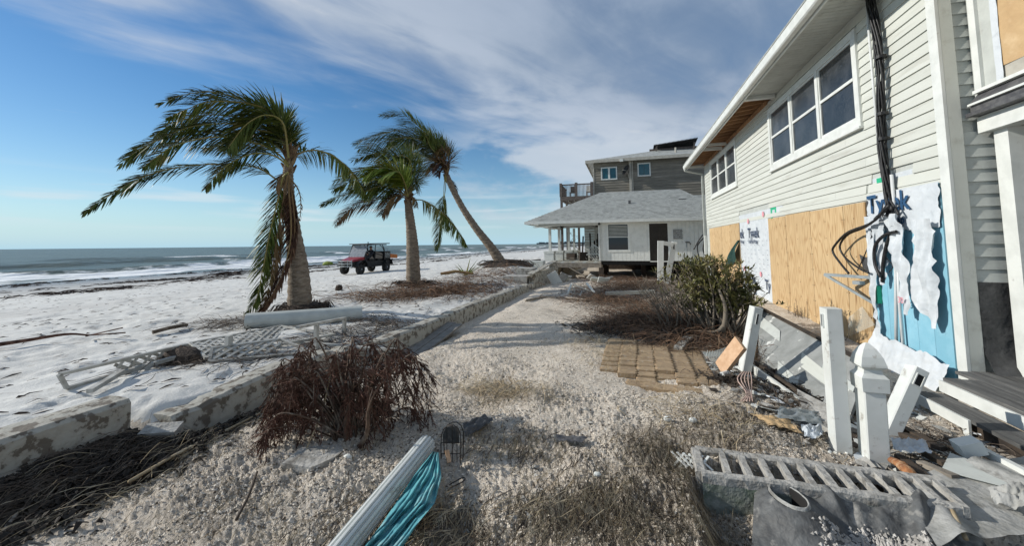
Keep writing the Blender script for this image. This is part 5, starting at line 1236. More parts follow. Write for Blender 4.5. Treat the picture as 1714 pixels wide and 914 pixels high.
# heap of sand/clod under the lattice
def lump(name, c, r_, mt, label, cat, seed, n=20, k=9, sz=(1, 1, 1), **kw):
    b = MB(); c = Vector(c)
    b.grid(lambda u, v: c+V(*(np.array([math.cos(u*6.2832)*math.sin(v*3.1416), math.sin(u*6.2832)*math.sin(v*3.1416), math.cos(v*3.1416)])*np.array(sz)*r_*(.75+.5*f1(u*(6 if u < 1 else 0)+seed if u < 1 else seed, v*4., seed, 3)))), n, k)
    o = b.build(name, mt, smooth=False); return tag(o, label, cat, **kw)
lump('sand_clod', G(303, 602, .0), .22, M['root'], 'dark clod of roots and sand under the lattice panels', 'clod', 3, sz=(1.3, .9, .7))
lump('coconut', G(567, 486, .06), .11, M['root'], 'dark round coconut lying on the beach left of the middle palm', 'coconut', 5)
lump('weed_mound', G(549, 443, .05), .55, M['frond_y'], 'low green weed mound on the sand left of the red buggy', 'mound', 7, sz=(1.2, 1.2, .7))
b = MB(); pts = [G(-40, 590, .06), G(40, 580, .08), G(110, 571, .10), G(150, 568, .06)]; b.tube(smooth_path(pts, 14), [.032-.0015*i for i in range(15)], 8)
for i in range(3): b.tube([pts[-1], pts[-1]+V(random.uniform(-.1, .6), random.uniform(-.3, .3), random.uniform(0, .14))], .012, 4)
tag(b.build('branch', M['deadneedle'], smooth=True), 'long dark red branch lying alone on the sand at the left edge', 'branch')
b = MB(); b.tube(smooth_path([G(255, 562, .05), G(285, 556, .07), G(312, 549, .05)], 8), .03, 6); tag(b.build('branch', M['twig']), 'dark stick on the sand beyond the lattice panels', 'branch')
b = MB(); pts = [G(655, 571, .05), G(700, 545, .05)]
for i in range(4):
    o_ = V(.16*i, -.05*i, -.01*i); b = MB(); b.bar(G(648, 597, .05)+o_, G(735, 548, .07)+o_, .15, .03); tag(b.build('ribbed_plank', M['rib_panel']), ('nearest the wall', 'second from the wall', 'third from the wall', 'farthest from the wall')[i]+' of the long grey planks lying in the sea wall shade', 'plank', 'long grey planks beside the sea wall')
# green cut fronds on the sand by the leaning palm
cf_ = thing('cut_frond', G(775, 462), 'cut green palm frond stubs lying on the sand before the leaning palm', 'palm frond')
p = G(780, 463, .05)
for i in range(16):
    a = random.uniform(-.2, 3.3); l_ = random.uniform(.4, 1.0); MB().add([p+V(-.04, 0, 0), p+V(.04, 0, 0), p+V(math.cos(a)*l_, -.1, math.sin(a)*l_*.9+.05)], [(0, 1, 2)]).build('blade', M['frond_y' if i % 3 else 'frond'], cf_)
for i in range(3): MB().tube([p+V(-1.1+.1*i, .1*i, .05), p+V(-.5, .05*i, .15), p+V(.3, 0, .08)], .06, 6).build('stalk', M['frond_b'], cf_)

# ------------------------------------------------------------------ dead red brown shrub
ds_ = thing('dead_shrub', G(590, 715), 'dead red brown shrub with drooping needled branches in front of the sea wall', 'shrub')
rg = random.Random(17); base = G(585, 728, -.05); nb = MB(); sb = MB(); tips = []
yb = base.y
D1 = base.dot(cf)
def sp_at(x, y, dd): 
    d = ray(x, y); return EYE+d*((D1+dd)/1.0)
stem_tops = []
for i in range(62):
    # arching branches reach pixels of the crown's outline then hang
    tx = rg.choice((rg.uniform(455, 560), rg.uniform(500, 650), rg.uniform(540, 690), rg.uniform(460, 520))); ty = np.interp(tx, [450, 480, 520, 580, 640, 690], [650, 600, 585, 575, 580, 600])+rg.choice((rg.uniform(-22, 10), rg.uniform(0, 40), rg.uniform(30, 90)))
    dd = rg.uniform(-.35, .35); top = sp_at(tx, ty, dd); bs = base+V(rg.uniform(-.12, .12), rg.uniform(-.1, .1), 0)
    out = sp_at(tx+(tx-585)*.25+rg.uniform(-14, 14), min(745, ty+rg.uniform(50, 125)), dd+rg.uniform(-.15, .1))
    P = smooth_path([bs, lerp(bs, top, .55)+V(0, 0, .05), top, lerp(top, out, .5)+V(0, 0, .03), out], 16)
    sb.tube(P, [lerp(.009, .0025, k/16) for k in range(17)], 4); tips.append(P)
for (x0, y0, x1, y1, x2, y2) in ((640, 595, 690, 600, 722, 660), (600, 590, 660, 590, 712, 690), (650, 600, 700, 606, 728, 640)):
    P = smooth_path([base, sp_at(x0, y0, .1), sp_at(x1, y1, .15), sp_at(x2, y2, .1)], 18); sb.tube(P, [lerp(.009, .003, k/18) for k in range(19)], 4); tips.append(P)
for i in range(9):
    a = base+V(rg.uniform(-.14, .14), rg.uniform(-.12, .12), -.02); c = a+V(rg.gauss(0, .16), rg.gauss(0, .12), rg.uniform(.25, .5)); sb.tube(smooth_path([a, lerp(a, c, .5)+V(rg.gauss(0, .04), 0, 0), c], 8), [lerp(.026, .010, k/8) for k in range(9)], 6)
    for j in range(3): e = c+V(rg.gauss(0, .14), rg.gauss(0, .1), rg.uniform(.02, .25)); sb.tube([c, lerp(c, e, .5)+V(0, 0, .02), e], [.009, .006, .003], 5)
sb.build('branches', M['stem_dead'], ds_, smooth=True)
for P in tips:
    k = len(P)-1
    for s in range(46):
        t = rg.uniform(.22, 1); i = min(k-1, int(t*k)); p = lerp(P[i], P[i+1], rg.random()); d = (P[i+1]-P[i]).normalized()
        sd_ = (d*.5+V(rg.gauss(0, .5), rg.gauss(0, .5), -.55)).normalized(); l_ = rg.uniform(.06, .19); q = p+sd_*l_
        w = sd_.orthogonal().normalized()*.0022
        nb.add([p-w, p+w, q+w, q-w], [(0, 1, 2, 3)])
        for j in range(8):
            a = lerp(p, q, rg.uniform(.1, 1)); e = (sd_+V(rg.gauss(0, .7), rg.gauss(0, .7), rg.gauss(-.2, .4))).normalized(); w2 = e.orthogonal().normalized()*.003
            nb.add([a-w2, a+w2, a+e*rg.uniform(.02, .05)], [(0, 1, 2)])
nb.build('needles', M['deadneedle'], ds_, kind='stuff')
tag(MB().tube([G(512, 760, .03), sp_at(540, 690, -.15), sp_at(553, 628, -.1)], [.006, .006, .004], 5).build('pale_stick', M['straw']), 'thin pale stick leaning in the dead shrub', 'stick')

# ------------------------------------------------------------------ green shrub by the plywood
sh = thing('green_shrub', (1.5, 7.5, -.05), 'leafy dark green shrub with bare grey twigs leaning toward the plywood wall', 'shrub')
rg = random.Random(23); b = MB(); bare = MB(); lv = MB(); ends = []
base = V(1.45, 7.25, -.08)
for i in range(70):
    a = rg.uniform(0, 6.283); e = rg.uniform(.15, 1.0)
    tip = V(1.36+math.cos(a)*e*.90, 7.75+math.sin(a)*e*.75, .35+1.02*math.sqrt(max(0, 1-e*e*.75))*rg.uniform(.8, 1.05))
    if i % 5 == 4: tip = V(1.40+rg.uniform(.3, .85), 7.6+rg.uniform(-.3, .5), rg.uniform(.45, .95))
    bs = base+V(rg.uniform(-.2, .25), rg.uniform(-.15, .25), 0)
    P = smooth_path([bs, lerp(bs, tip, .5)+V(rg.uniform(-.12, .12), rg.uniform(-.12, .12), .02), tip], 12)
    b.tube(P, [lerp(.020, .004, k/12) for k in range(13)], 5); ends.append(P)
    for s in range(5):
        j = rg.randint(5, 11); q = P[j]+V(rg.gauss(0, .16), rg.gauss(0, .16), rg.uniform(0, .2)); b.tube([P[j], lerp(P[j], q, .5)+V(0, 0, .01), q], [.006, .005, .003], 4); ends.append([P[j], lerp(P[j], q, .5), q])
b.tube(smooth_path([base+V(-.05, -.1, .1), base+V(.0, -.25, .3), base+V(.05, -.2, .62), base+V(.0, -.05, .9)], 12), [.05-.0025*i for i in range(13)], 8)
b.tube(smooth_path([base+V(-.35, -.2, .22), base+V(-.1, -.28, .25), base+V(.05, -.22, .4)], 8), .035, 6)
b.build('stems', M['stem'], sh, smooth=True)
def leafquad(mb, p, d, n, l, w):
    s = d.cross(n); s = s.normalized()*w if s.length > .01 else V(w, 0, 0)
    mb.add([p, p+d*l*.45+s+n*l*.04, p+d*l, p+d*l*.45-s+n*l*.04], [(0, 1, 2), (0, 2, 3)])
for P in ends:
    k = len(P)-1
    for s in range(18):
        t = 1-rg.random()**1.5*.6; i = min(k-1, int(t*k)); p = lerp(P[i], P[i+1], t*k-i if t < 1 else 1)
        if p.z < .45 and rg.random() < .75: continue
        if p.x < .95 and rg.random() < .55: continue
        if rg.random() < .25: continue
        d = V(rg.gauss(0, .6), rg.gauss(0, .6), rg.gauss(.5, .5)).normalized(); n = V(rg.gauss(0, .5), rg.gauss(0, .5), 1).normalized()
        leafquad(lv, p, d, n, rg.uniform(.07, .14), rg.uniform(.011, .019))
lv.build('foliage', M['leaf'], sh, kind='stuff')
for i in range(60):
    bs = V(rg.uniform(.55, 1.1), rg.uniform(7.0, 8.3), 0); d = V(rg.gauss(-.25, .3), rg.gauss(0, .25), 1).normalized(); l_ = rg.uniform(.5, 1.1)
    P = [bs, bs+d*l_*.5+V(rg.gauss(0, .04), 0, 0), bs+d*l_+V(rg.gauss(-.06, .08), rg.gauss(0, .08), 0)]; bare.tube(P, [.009, .006, .003], 4)
    for s in range(4):
        q = lerp(P[1], P[2], rg.random()); bare.tube([q, q+V(rg.gauss(0, .12), rg.gauss(0, .12), rg.uniform(.02, .2))], [.004, .002], 3)
bare.build('bare_twigs', M['stem'], sh, kind='stuff')

# ------------------------------------------------------------------ white fence posts
def post(name, foot, top, w, label, tw=0.0, slot=None, th=None):
    t = thing(name, foot, label, 'fence post', 'white vinyl fence posts beside the grate')
    foot, top = Vector(foot), Vector(top); d = (top-foot).normalized(); u = V(math.cos(tw), math.sin(tw), 0); s = d.cross(u).normalized(); u = s.cross(d).normalized()
    th = th or w; ch = .008; b = MB(); prof = []
    for (x, y) in ((-w/2+ch, -th/2), (w/2-ch, -th/2), (w/2, -th/2+ch), (w/2, th/2-ch), (w/2-ch, th/2), (-w/2+ch, th/2), (-w/2, th/2-ch), (-w/2, -th/2+ch)): prof.append(foot+u*x+s*y)
    b.prism(prof, d*(top-foot).length); o = b.build('shaft', M['vinyl'], t)
    if slot:
        face, off_, sw, sh_ = slot; n = s if face == 's' else u; tn = u if face == 's' else s
        c = top-d*off_
        dist = (th/2 if face == 's' else w/2)
        sgn = -1 if n.dot(EYE-c) < 0 else 1
        c2 = c+n*sgn*(dist+.0025); q = [c2-tn*sw/2-d*sh_/2, c2+tn*sw/2-d*sh_/2, c2+tn*sw/2+d*sh_/2, c2-tn*sw/2+d*sh_/2]
        MB().slab(q, .010, n*sgn).add([], []).build('slot', M['dark_int'], t)
        f = MB()
        for i in range(4): f.bar(q[i]+n*sgn*.003, q[(i+1) % 4]+n*sgn*.003, .007, .010, n)
        f.build('slot_rim', M['vinyl'], t)
    return t, u, s, d
fz = -.18
f0 = on(2, fz+.02, 1400, 776); h0 = f0.dot(cf); t0 = ray(1397, 516)*((f0-EYE).dot(cf))+EYE
post('fence_post', (1.55, 3.72, fz), (1.545, 3.72, t0.z), .112, 'tall plain white vinyl post with a narrow slot near its top', 0.0, ('u', .10, .030, .10))
# capped post
t, u, s, d = post('fence_post', (1.73, 3.655, fz), (1.735, 3.655, .58), .138, 'white vinyl post with a pointed moulded cap beside the plain tall one')
c = V(1.735, 3.655, .58); b = MB()
prof = [(.082, -.10), (.084, -.02), (.084, 0), (.060, .030), (.055, .055), (.080, .080), (.079, .095), (.066, .15), (.040, .205), (.012, .24), (.001, .245)]
vs = []; fs = []
for i, (r_, z_) in enumerate(prof): vs += [c+V(sx*r_, sy*r_, z_) for sx, sy in ((-1, -1), (1, -1), (1, 1), (-1, 1))]
for i in range(len(prof)-1): fs += [(i*4+j, i*4+(j+1) % 4, i*4+4+(j+1) % 4, i*4+4+j) for j in range(4)]
b.add(vs, fs); b.build('cap', M['vinyl'], t)
# leaning post behind with a wide slot
pa, pb = on(1, 4.15, 1492, 712), on(1, 4.25, 1535, 617)
post('fence_post', pa-(pb-pa)*.25, pb, .105, 'tilted white post with a wide slot leaning right behind the capped post', .1, ('s', .10, .055, .10), .13)
pa, pb = on(1, 5.6, 1250, 600), on(1, 5.6, 1266, 514)
post('fence_post', pa-(pb-pa)*.25, pb, .115, 'leaning white slotted post between the green shrub and the grey fallen panel', 0.25, ('s', .14, .028, .13))

# ------------------------------------------------------------------ grey fallen panel and other boards by the wall
p1, p2 = on(0, 2.15, 1272, 517), on(0, 2.3, 1452, 612)
p3, p4 = G(1420, 704), G(1268, 608)
fp = thing('fallen_panel', lerp(p1, p3, .5), 'large grey panel with peeling white paint fallen against the plywood wall', 'panel')
b = MB(); b.slab([p4, p3, p2, p1], .03); b.build('sheet', M['panel_grey'], fp)
MB().bar(p1+V(0, 0, .02), p2+V(0, 0, .02), .05, .03).build('edge_strip', M['dark_wood'], fp)
nrm = (p3-p4).cross(p1-p4).normalized()
if nrm.dot(EYE-p1) < 0: nrm = -nrm
for (u0, u1, v0, v1, k) in ((.02, .30, .62, .86, 'greywhite'), (.55, .80, .35, .6, 'siding'), (.62, .95, .02, .3, 'panel_grey'), (.30, .55, .03, .22, 'greywhite'), (.74, .98, .5, .66, 'greywhite')):
    f = lambda u, v: lerp(lerp(p4, p3, u), lerp(p1, p2, u), v)+nrm*(.012+.006*random.random())
    MB().slab([f(u0, v0), f(u1, v0-.06), f(u1, v1-.1), f(u0, v1)], .008, nrm).build('peeling_board', M[k], fp)
q = [G(1243, 612, .06), G(1256, 606, .08), G(1390, 708, .04), G(1372, 712, .02)]
tag(MB().bar(G(1248, 617, .05), G(1384, 712, .0), .03, .13).build('white_board', M['white']), 'long white board on edge running diagonally in front of the grey panel', 'board')
tag(MB().bar(G(1245, 609, .13), G(1392, 706, .07), .03, .025).build('dark_pole', M['dark_wood']), 'thin dark pole lying along the long white board', 'pole')
a, c = on(1, 5.35, 1206, 618), on(1, 5.2, 1240, 574)
tag(MB().bar(a, c, .20, .045, (-.6, -.5, .6)).build('lumber_block', M['new_wood']), 'short fresh sawn lumber block tilted beside the pavers', 'lumber')
b = MB(); q = [on(1, 5.42, *p) for p in ((1183, 592), (1232, 576), (1207, 616), (1192, 612))]; b.slab(q, .006); tag(b.build('plastic_scrap', M['plastic_film']), 'scrap of clear sheeting wrapped on the lumber block', 'plastic film')
b = MB(); c = G(1196, 606, .06)
for i in range(8): b.bar(c+V(-.12+.03*i, -.12, .03), c+V(-.06+.03*i, .1, .06), .006, .006); b.bar(c+V(-.13, -.1+.028*i, .037), c+V(.15, -.08+.028*i, .047), .006, .006)
tag(b.build('plastic_grid', M['greywhite']), 'small pale plastic grid lying at the right edge of the pavers', 'grid')
tag(MB().hexa([G(1335, 668), G(1408, 712), G(1400, 738), G(1345, 700), G(1335, 668, .10), G(1408, 712, .12), G(1400, 738, .05), G(1345, 700, .05)]).build('concrete_scrap', M['concrete']), 'jagged pale block lying beside the white board near the tall post', 'block')
b = MB(); b.tube([G(1208, 636, .05), G(1218, 634, .06)], .035, 12); tag(b.build('white_bottle_top', M['vinyl']), 'small white round plastic cap by the lower corner of the pavers', 'cap')
b = MB()
for i in range(5): b.tube(smooth_path([G(1245+i*3, 640, .12), G(1235+i*6, 652, .1), G(1250+i*2, 664, .03), G(1240+i*5, 676, .02)], 10), .006, 4)
tag(b.build('rope', M['rope'], smooth=True), 'frayed pinkish rope hanging off the end of the white board', 'rope')
def cloth(name, mt, label, cat, corners, amp, seed, nu=26, nv=18, lift=.02, fold=6.0, parent=None):
    a, b_, c, d = corners; m = MB(); H0 = {}
    sz_ = min((b_-a).length, (d-a).length)
    def fn(u, v):
        p = lerp(lerp(a, b_, u), lerp(d, c, u), v)
        z = Hz(p.x, p.y)
        cr_ = 1-2*abs(f1(u*2.2+seed, v*2.2, seed, 3)-.5)*2
        w = amp*(.75*max(0, cr_)+.5*f1(u*7., v*7., seed+2, 3)+.25*abs(math.sin(u*fold+v*fold*.6+4*f1(u*3, v*3, seed+8, 2))))
        e = .22*sz_*max(0, 2*max(abs(u-.5), abs(v-.5))-.6); jx = (f1(u*5., v*5., seed+4, 3)-.5)*(.10*sz_+e); jy = (f1(u*5., v*5., seed+6, 3)-.5)*(.10*sz_+e)
        return V(p.x+jx, p.y+jy, max(z, p.z)+lift+w*(1-.6*max(0, 2*max(abs(u-.5), abs(v-.5))-.7)))
    m.grid(fn, nu, nv); o = m.build(name, mt, parent, smooth=True); return tag(o, label, cat) if parent is None else o
cloth('silver_sheet', M['steel'], 'crumpled silvery sheet half buried before the tall white post', 'sheet', [G(1305, 692), G(1370, 700), G(1376, 722), G(1300, 712)], .05, 301)
cloth('white_bag', M['wrap'], 'crumpled white bag at the foot of the tall white post', 'bag', [G(1342, 728), G(1376, 728), G(1378, 748), G(1350, 750)], .07, 303)
cloth('brown_sheet', M['brownpaper'], 'tan cloth scrap half buried in straw left of the posts', 'cloth', [G(1255, 702), G(1320, 712), G(1345, 735), G(1290, 722)], .04, 305)

# ------------------------------------------------------------------ pavers
pv = thing('paver_patch', G(1105, 615), 'patch of tan interlocking pavers lying in the sand', 'pavement')
c00, c10, c11, c01 = G(1012, 652), G(1212, 652), G(1160, 577), G(1018, 574)
pz = .06; NCX, NRY = 6, 13
pw, pl = 1.0/NCX, 1.0/NRY
pm = None
o_ = V(-.36, 4.66, 0); ex, ey = V(.213, .004, 0), V(.004, .145, 0)
def paver_mesh():
    b = MB(); pr = []
    w, l, zg = .200, .144, .030
    pr = [(0, 0), (w, 0), (w+zg, l*.28), (w-zg*.2, l*.5), (w+zg, l*.78), (w, l), (0, l), (zg, l*.78), (-zg*.2, l*.5), (zg, l*.28)]
    pr = [(x*.985+.0015, y*.972+.002) for x, y in pr]; n = len(pr); cx, cy = w/2, l/2
    ins = [(cx+(x-cx)*.955, cy+(y-cy)*.94) for x, y in pr]
    vs = [(x, y, -.055) for x, y in pr]+[(x, y, -.006) for x, y in pr]+[(x, y, 0) for x, y in ins]
    fs = [tuple(range(n))[::-1]]+[(i, (i+1) % n, n+(i+1) % n, n+i) for i in range(n)]+[(n+i, n+(i+1) % n, 2*n+(i+1) % n, 2*n+i) for i in range(n)]+[tuple(range(2*n, 3*n))]
    b.add(vs, fs); return b.mesh('paver', M['paver'])
pm = paver_mesh(); rg = random.Random(3)
for i in range(NCX):
    r0_ = (2, 1, 0, 1, 0, 0)[i]; r1_ = (NRY, NRY, NRY, NRY-1, NRY-1, NRY-1)[i]
    for j in range(r0_, r1_):
        p = o_+ex*i+ey*j; sag = .05*math.sin((j/NRY)*2.2+i*.5)
        zt = max(.03, Hz(p.x+.1, p.y+.07)+.035)+rg.uniform(-.003, .003)+sag*.3
        if j == r0_: zt += rg.uniform(-.03, .01)
        M4 = Matrix.Translation(V(p.x+rg.uniform(-.003, .003), p.y, zt)) @ Matrix.Rotation(rg.uniform(-.02, .02), 4, 'Z') @ Matrix.Rotation(rg.uniform(-.014, .014), 4, 'X') @ Matrix.Rotation(rg.uniform(-.014, .014), 4, 'Y')
        link(pm, 'paver', pv, M4)
for i in range(7):   # the front row, slid off a few centimetres
    p = V(-.06+i*.165, 4.60-.03*i, Hz(.3, 4.7)+.02+.01*rg.random()); M4 = Matrix.Translation(p) @ Matrix.Rotation(-.10+rg.uniform(-.06, .06), 4, 'Z') @ Matrix.Rotation(.10, 4, 'X')
    link(pm, 'paver', pv, M4)

# ------------------------------------------------------------------ concrete drain with slatted grate
GT = .07
def gp(x, y, z=GT): return on(2, z, x, y)
k0, k1, k2, k3 = gp(1164, 750), gp(1575, 803), gp(1610, 846), gp(1174, 790)
gd = thing('drain_grate', (lerp(k0, k2, .5).x, lerp(k0, k2, .5).y, -.2), 'mossy concrete drain box with slanted slats at the foot of the white posts', 'drain')
def rail(a, c, w, h, n, seed, name='rail', m='concrete'):
    b = MB(); d = (c-a).normalized(); sd_ = d.cross(V(0, 0, 1)).normalized(); rows = []
    for i in range(n+1):
        p = lerp(a, c, i/n); j = lambda q: (f1(i*.45+q*7, q*3., seed, 2)-.5)*.03
        rows.append([p-sd_*(w/2+j(1))-V(0, 0, h), p-sd_*(w/2+j(2))+V(0, 0, j(5)-.008), p-sd_*w*.35+V(0, 0, .004+j(3)*.6), p+sd_*w*.35+V(0, 0, .004+j(4)*.6), p+sd_*(w/2+j(6))+V(0, 0, j(7)-.008), p+sd_*(w/2+j(8))-V(0, 0, h)])
    vs = [q for r_ in rows for q in r_]; b.add(vs, [(i*6+k, (i+1)*6+k, (i+1)*6+(k+1) % 6, i*6+(k+1) % 6) for i in range(n) for k in range(6)]+[(5, 4, 3, 2, 1, 0), tuple(range(n*6, n*6+6))])
    return b.build(name, M[m], gd)
rail(k0, k1, .07, .07, 40, 1); rail(k3, k2, .055, .06, 40, 2); rail(k0, k3, .07, .05, 10, 3)
dn = V(0, 0, .40)
fw = MB(); n = 30
for i in range(n): pass
fw.grid(lambda u, v: lerp(k3, k2, u)+V(0, -.028-.012*f1(u*14, v*3., 5, 3)+.006*f1(u*60, v*14, 6, 2), -.056-.36*v), 90, 14); fw.build('front_wall', M['greenconc'], gd, smooth=True)
MB().hexa([k0-dn+V(0, -.02, 0), k1-dn+V(0, -.02, 0), k1-dn+V(0, .03, 0), k0-dn+V(0, .03, 0), k0+V(0, -.02, -.066), k1+V(0, -.02, -.066), k1+V(0, .03, -.066), k0+V(0, .03, -.066)]).build('back_wall', M['root'], gd)  # dark colour paints the shade seen between the slats
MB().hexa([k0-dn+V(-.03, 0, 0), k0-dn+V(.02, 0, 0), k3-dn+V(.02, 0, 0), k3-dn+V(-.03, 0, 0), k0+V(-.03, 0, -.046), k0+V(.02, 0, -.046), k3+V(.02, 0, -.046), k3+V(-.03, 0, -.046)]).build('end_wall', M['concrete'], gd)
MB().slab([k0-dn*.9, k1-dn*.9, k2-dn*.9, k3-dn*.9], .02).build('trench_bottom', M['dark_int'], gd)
rg = random.Random(19)
for i in range(12):
    a, c = gp(1206+32.2*i, 754+4.2*i, GT+.004), gp(1220+36.2*i, 792+5.3*i, GT+.004); w = rg.uniform(.028, .042)
    b = MB(); d = (c-a).normalized(); sd_ = V(1, .05, 0)
    rows = []
    for q in range(7):
        p = lerp(a, c, q/6); e = [(f1(q*.8+i*5, k*4., 31, 2)-.5)*.016 for k in range(5)]
        if i == 8 and q in (2, 3): e = [v-.018 for v in e]
        rows.append([p-sd_*(w/2+e[0])-V(0, 0, .06), p-sd_*(w/2+e[1])+V(0, 0, e[4]*.5), p+sd_*(w/2+e[2])+V(0, 0, e[4]*.5), p+sd_*(w/2+e[3])-V(0, 0, .06)])
    vs = [q for r_ in rows for q in r_]; b.add(vs, [(q*4+k, q*4+4+k, q*4+4+(k+1) % 4, q*4+(k+1) % 4) for q in range(6) for k in range(4)]+[(3, 2, 1, 0), (24, 25, 26, 27)])
    b.build('slat', M['concrete'], gd)
lp = MB(); c = on(2, .03, 1148, 775)
lp = thing('lattice_scrap', c, 'small white lattice scrap stuck in the ground left of the drain', 'lattice')
for i in range(5):
    MB().bar(c+V(-.09+.04*i, -.07, .0), c+V(.0+.04*i, .06, .035), .016, .006).build('lath', M['white'], lp); MB().bar(c+V(-.09+.04*i, .06, .035), c+V(.0+.04*i, -.07, .006), .016, .006).build('lath', M['white'], lp)

# ------------------------------------------------------------------ grey liner with gravel and pipe mouth, bottom right
hc = gp(1320, 831, .05); ha = gp(1352, 848, .05)-hc; hb = gp(1325, 820, .05)-hc
hdet = ha.x*hb.y-ha.y*hb.x
def lin(u, v):
    """u along the lower edge of the drain, v toward the camera"""
    a = gp(lerp(1268, 1606, u), lerp(812, 850, u), -.07+.11*min(1, max(0, (u-.16)/.16))); c = gp(lerp(1248, 1720, u), 1010, -.16); p = lerp(a, c, v)
    z = lerp(a.z, c.z, v)
    z += .055*(f1(p.x*3.4, p.y*3.4, 401, 4)-.5)-.09*math.exp(-((v-.42)/.2)**2-((u-.45)/.28)**2)
    z += .07*math.exp(-((u-.80+.12*v)/.05)**2)+.05*math.exp(-((u-.34-.3*v)/.03)**2)*(1-v)
    z += .010*math.sin(u*46+9*v+5*f1(u*4., v*4., 403, 2))*math.exp(-((v-.15)/.22)**2)+.03*abs(f1(p.x*9, p.y*9, 407, 3)-.5)
    dx_, dy_ = p.x-hc.x, p.y-hc.y; r_ = math.hypot((dx_*hb.y-dy_*hb.x)/hdet, (dy_*ha.x-dx_*ha.y)/hdet)
    w = math.exp(-max(0, r_-1)**2/2.6); z = z*(1-w)+.045*w
    if r_ < 1.10: z -= .55*min(1, (1.10-r_)*12)
    return V(p.x, p.y, z)
lin_t = thing('pond_liner', (1.4, 2.4, -.1), 'crumpled dark grey liner sagging below the drain and holding gravel', 'liner')
MB().grid(lin, 170, 100).build('sheet', M['tarp'], lin_t, smooth=True)
rg = random.Random(9); b = MB()
def pebble(mb, p, r_, rg):
    vs = []
    for d in ((1, 0, 0), (0, 1, 0), (-1, 0, 0), (0, -1, 0), (0, 0, 1)): vs.append((p[0]+d[0]*r_*rg.uniform(.6, 1.3), p[1]+d[1]*r_*rg.uniform(.6, 1.3), p[2]+d[2]*r_*rg.uniform(.5, .9)-(0 if d[2] else r_*.25)))
    mb.add(vs, [(0, 1, 4), (1, 2, 4), (2, 3, 4), (3, 0, 4)])
for i in range(2600):
    u, v = rg.uniform(.12, .74), rg.uniform(.22, 1.0)
    if v < .29+.16*abs(u-.5)/.3+rg.gauss(0, .03) or u < .24+.2*rg.random(): continue
    p = lin(u, v); pebble(b, (p.x, p.y, p.z+.004), rg.choice((.008, .010, .013, .018)), rg)
b.build('gravel', M['gravel'], lin_t, kind='stuff')
# folded flap and pipe mouth at the left of the liner
pm_ = thing('drain_pipe', gp(1320, 850, .02), 'dark oval pipe mouth with a pale lip opening in the grey liner under the drain', 'pipe')
def ring(u, k, dz): a = u*6.2832; return hc+ha*math.cos(a)*k+hb*math.sin(a)*k+V(0, 0, dz+.016*(f1(math.cos(a)*2, math.sin(a)*2, 441, 2)-.5))
b = MB(); b.grid(lambda u, v: ring(u, 1.0+.16*v, .012*math.sin(v*3.1416)+.004-.012*v), 48, 5); b.build('lip', M['tarp_light'], pm_, smooth=True)
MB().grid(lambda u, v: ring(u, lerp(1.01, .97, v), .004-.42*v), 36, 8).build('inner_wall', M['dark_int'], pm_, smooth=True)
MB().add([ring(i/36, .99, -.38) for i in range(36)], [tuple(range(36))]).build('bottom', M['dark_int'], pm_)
# pale liner and boards toward the deck
rg = random.Random(31)
def lin2(u, v):
    a = lerp(on(2, 0, 1490, 800), on(2, 0, 1720, 770), u); c = lerp(on(2, -.02, 1570, 925), on(2, 0, 1900, 870), u); p = lerp(a, c, v)
    z = -.10+.09*f1(p.x*2.5, p.y*2.5, 411, 4)+.05*math.exp(-((u-.12)/.06)**2)+.06*math.exp(-((u-.6-.2*v)/.08)**2)
    return V(p.x, p.y, z+.07)
tag(MB().grid(lin2, 50, 30).build('pale_liner', M['tarp_light'], smooth=True), 'pale stiff liner spread over the rubble at the bottom right corner', 'liner')
tag(MB().hexa([on(2, -.03, 1575, 792), on(2, -.03, 1720, 832), on(2, -.03, 1720, 812), on(2, -.03, 1590, 762), on(2, .02, 1575, 788), on(2, .04, 1720, 826), on(2, .05, 1720, 806), on(2, .05, 1590, 758)]).build('grey_sheet', M['greywhite']), 'flat pale sheet littered with sand lying below the lowest step', 'sheet')
tag(MB().bar(on(2, .05, 1602, 752), on(2, .10, 1640, 745), .11, .09).build('foam_block', M['white']), 'pale square cut block lying under the lowest deck step', 'block')
tag(MB().bar(on(2, .04, 1612, 738), on(2, .03, 1730, 800), .04, .05).build('white_edging', M['white']), 'long white edging strip lying beside the lowest deck step', 'edging')
b = MB(); P = smooth_path([on(2, .03, 1490, 769), on(2, .06, 1510, 780), on(2, .055, 1528, 797), on(2, .02, 1542, 812)], 24)
def rust(u, v):
    i = min(23, int(v*24)); p = lerp(P[i], P[i+1], v*24-i); a = u*6.2832; r_ = (.034*math.sin(math.pi*min(1, .12+v*.86))**.5)*(.55+.9*f1(math.cos(a)*1.3, math.sin(a)*1.3+v*9, 451, 4))
    return p+V(1, .6, 0).normalized()*math.cos(a)*r_*1.2+V(0, 0, 1)*math.sin(a)*r_*.8
b.grid(rust, 18, 40)
tag(b.build('rusty_cloth', M['rust'], smooth=True), 'rolled rust brown cloth beside the capped post', 'cloth')
for i, (x0, y0, x1, y1, k_, lb) in enumerate(((1505, 765, 1558, 806, 'dark_wood', 'dark board end beside the rusty cloth'), (1540, 775, 1600, 800, 'grey_wood', 'grey lath under the pale square block'), (1550, 760, 1585, 778, 'dark_wood', 'short black stick by the white bag'), (1490, 706, 1560, 742, 'dark_wood', 'upper dark timber behind the capped post'), (1495, 722, 1580, 752, 'dark_wood', 'lower dark timber behind the capped post'))):
    tag(MB().bar(on(2, .0, x0, y0), on(2, .02, x1, y1), .06, .03).build('broken_board', M[k_]), lb, 'board')
cloth('white_bag', M['wrap'], 'white plastic bag lying right of the capped post', 'bag', [on(2, -.02, 1492, 752), on(2, -.02, 1552, 756), on(2, -.02, 1560, 778), on(2, -.02, 1500, 772)], .07, 307)
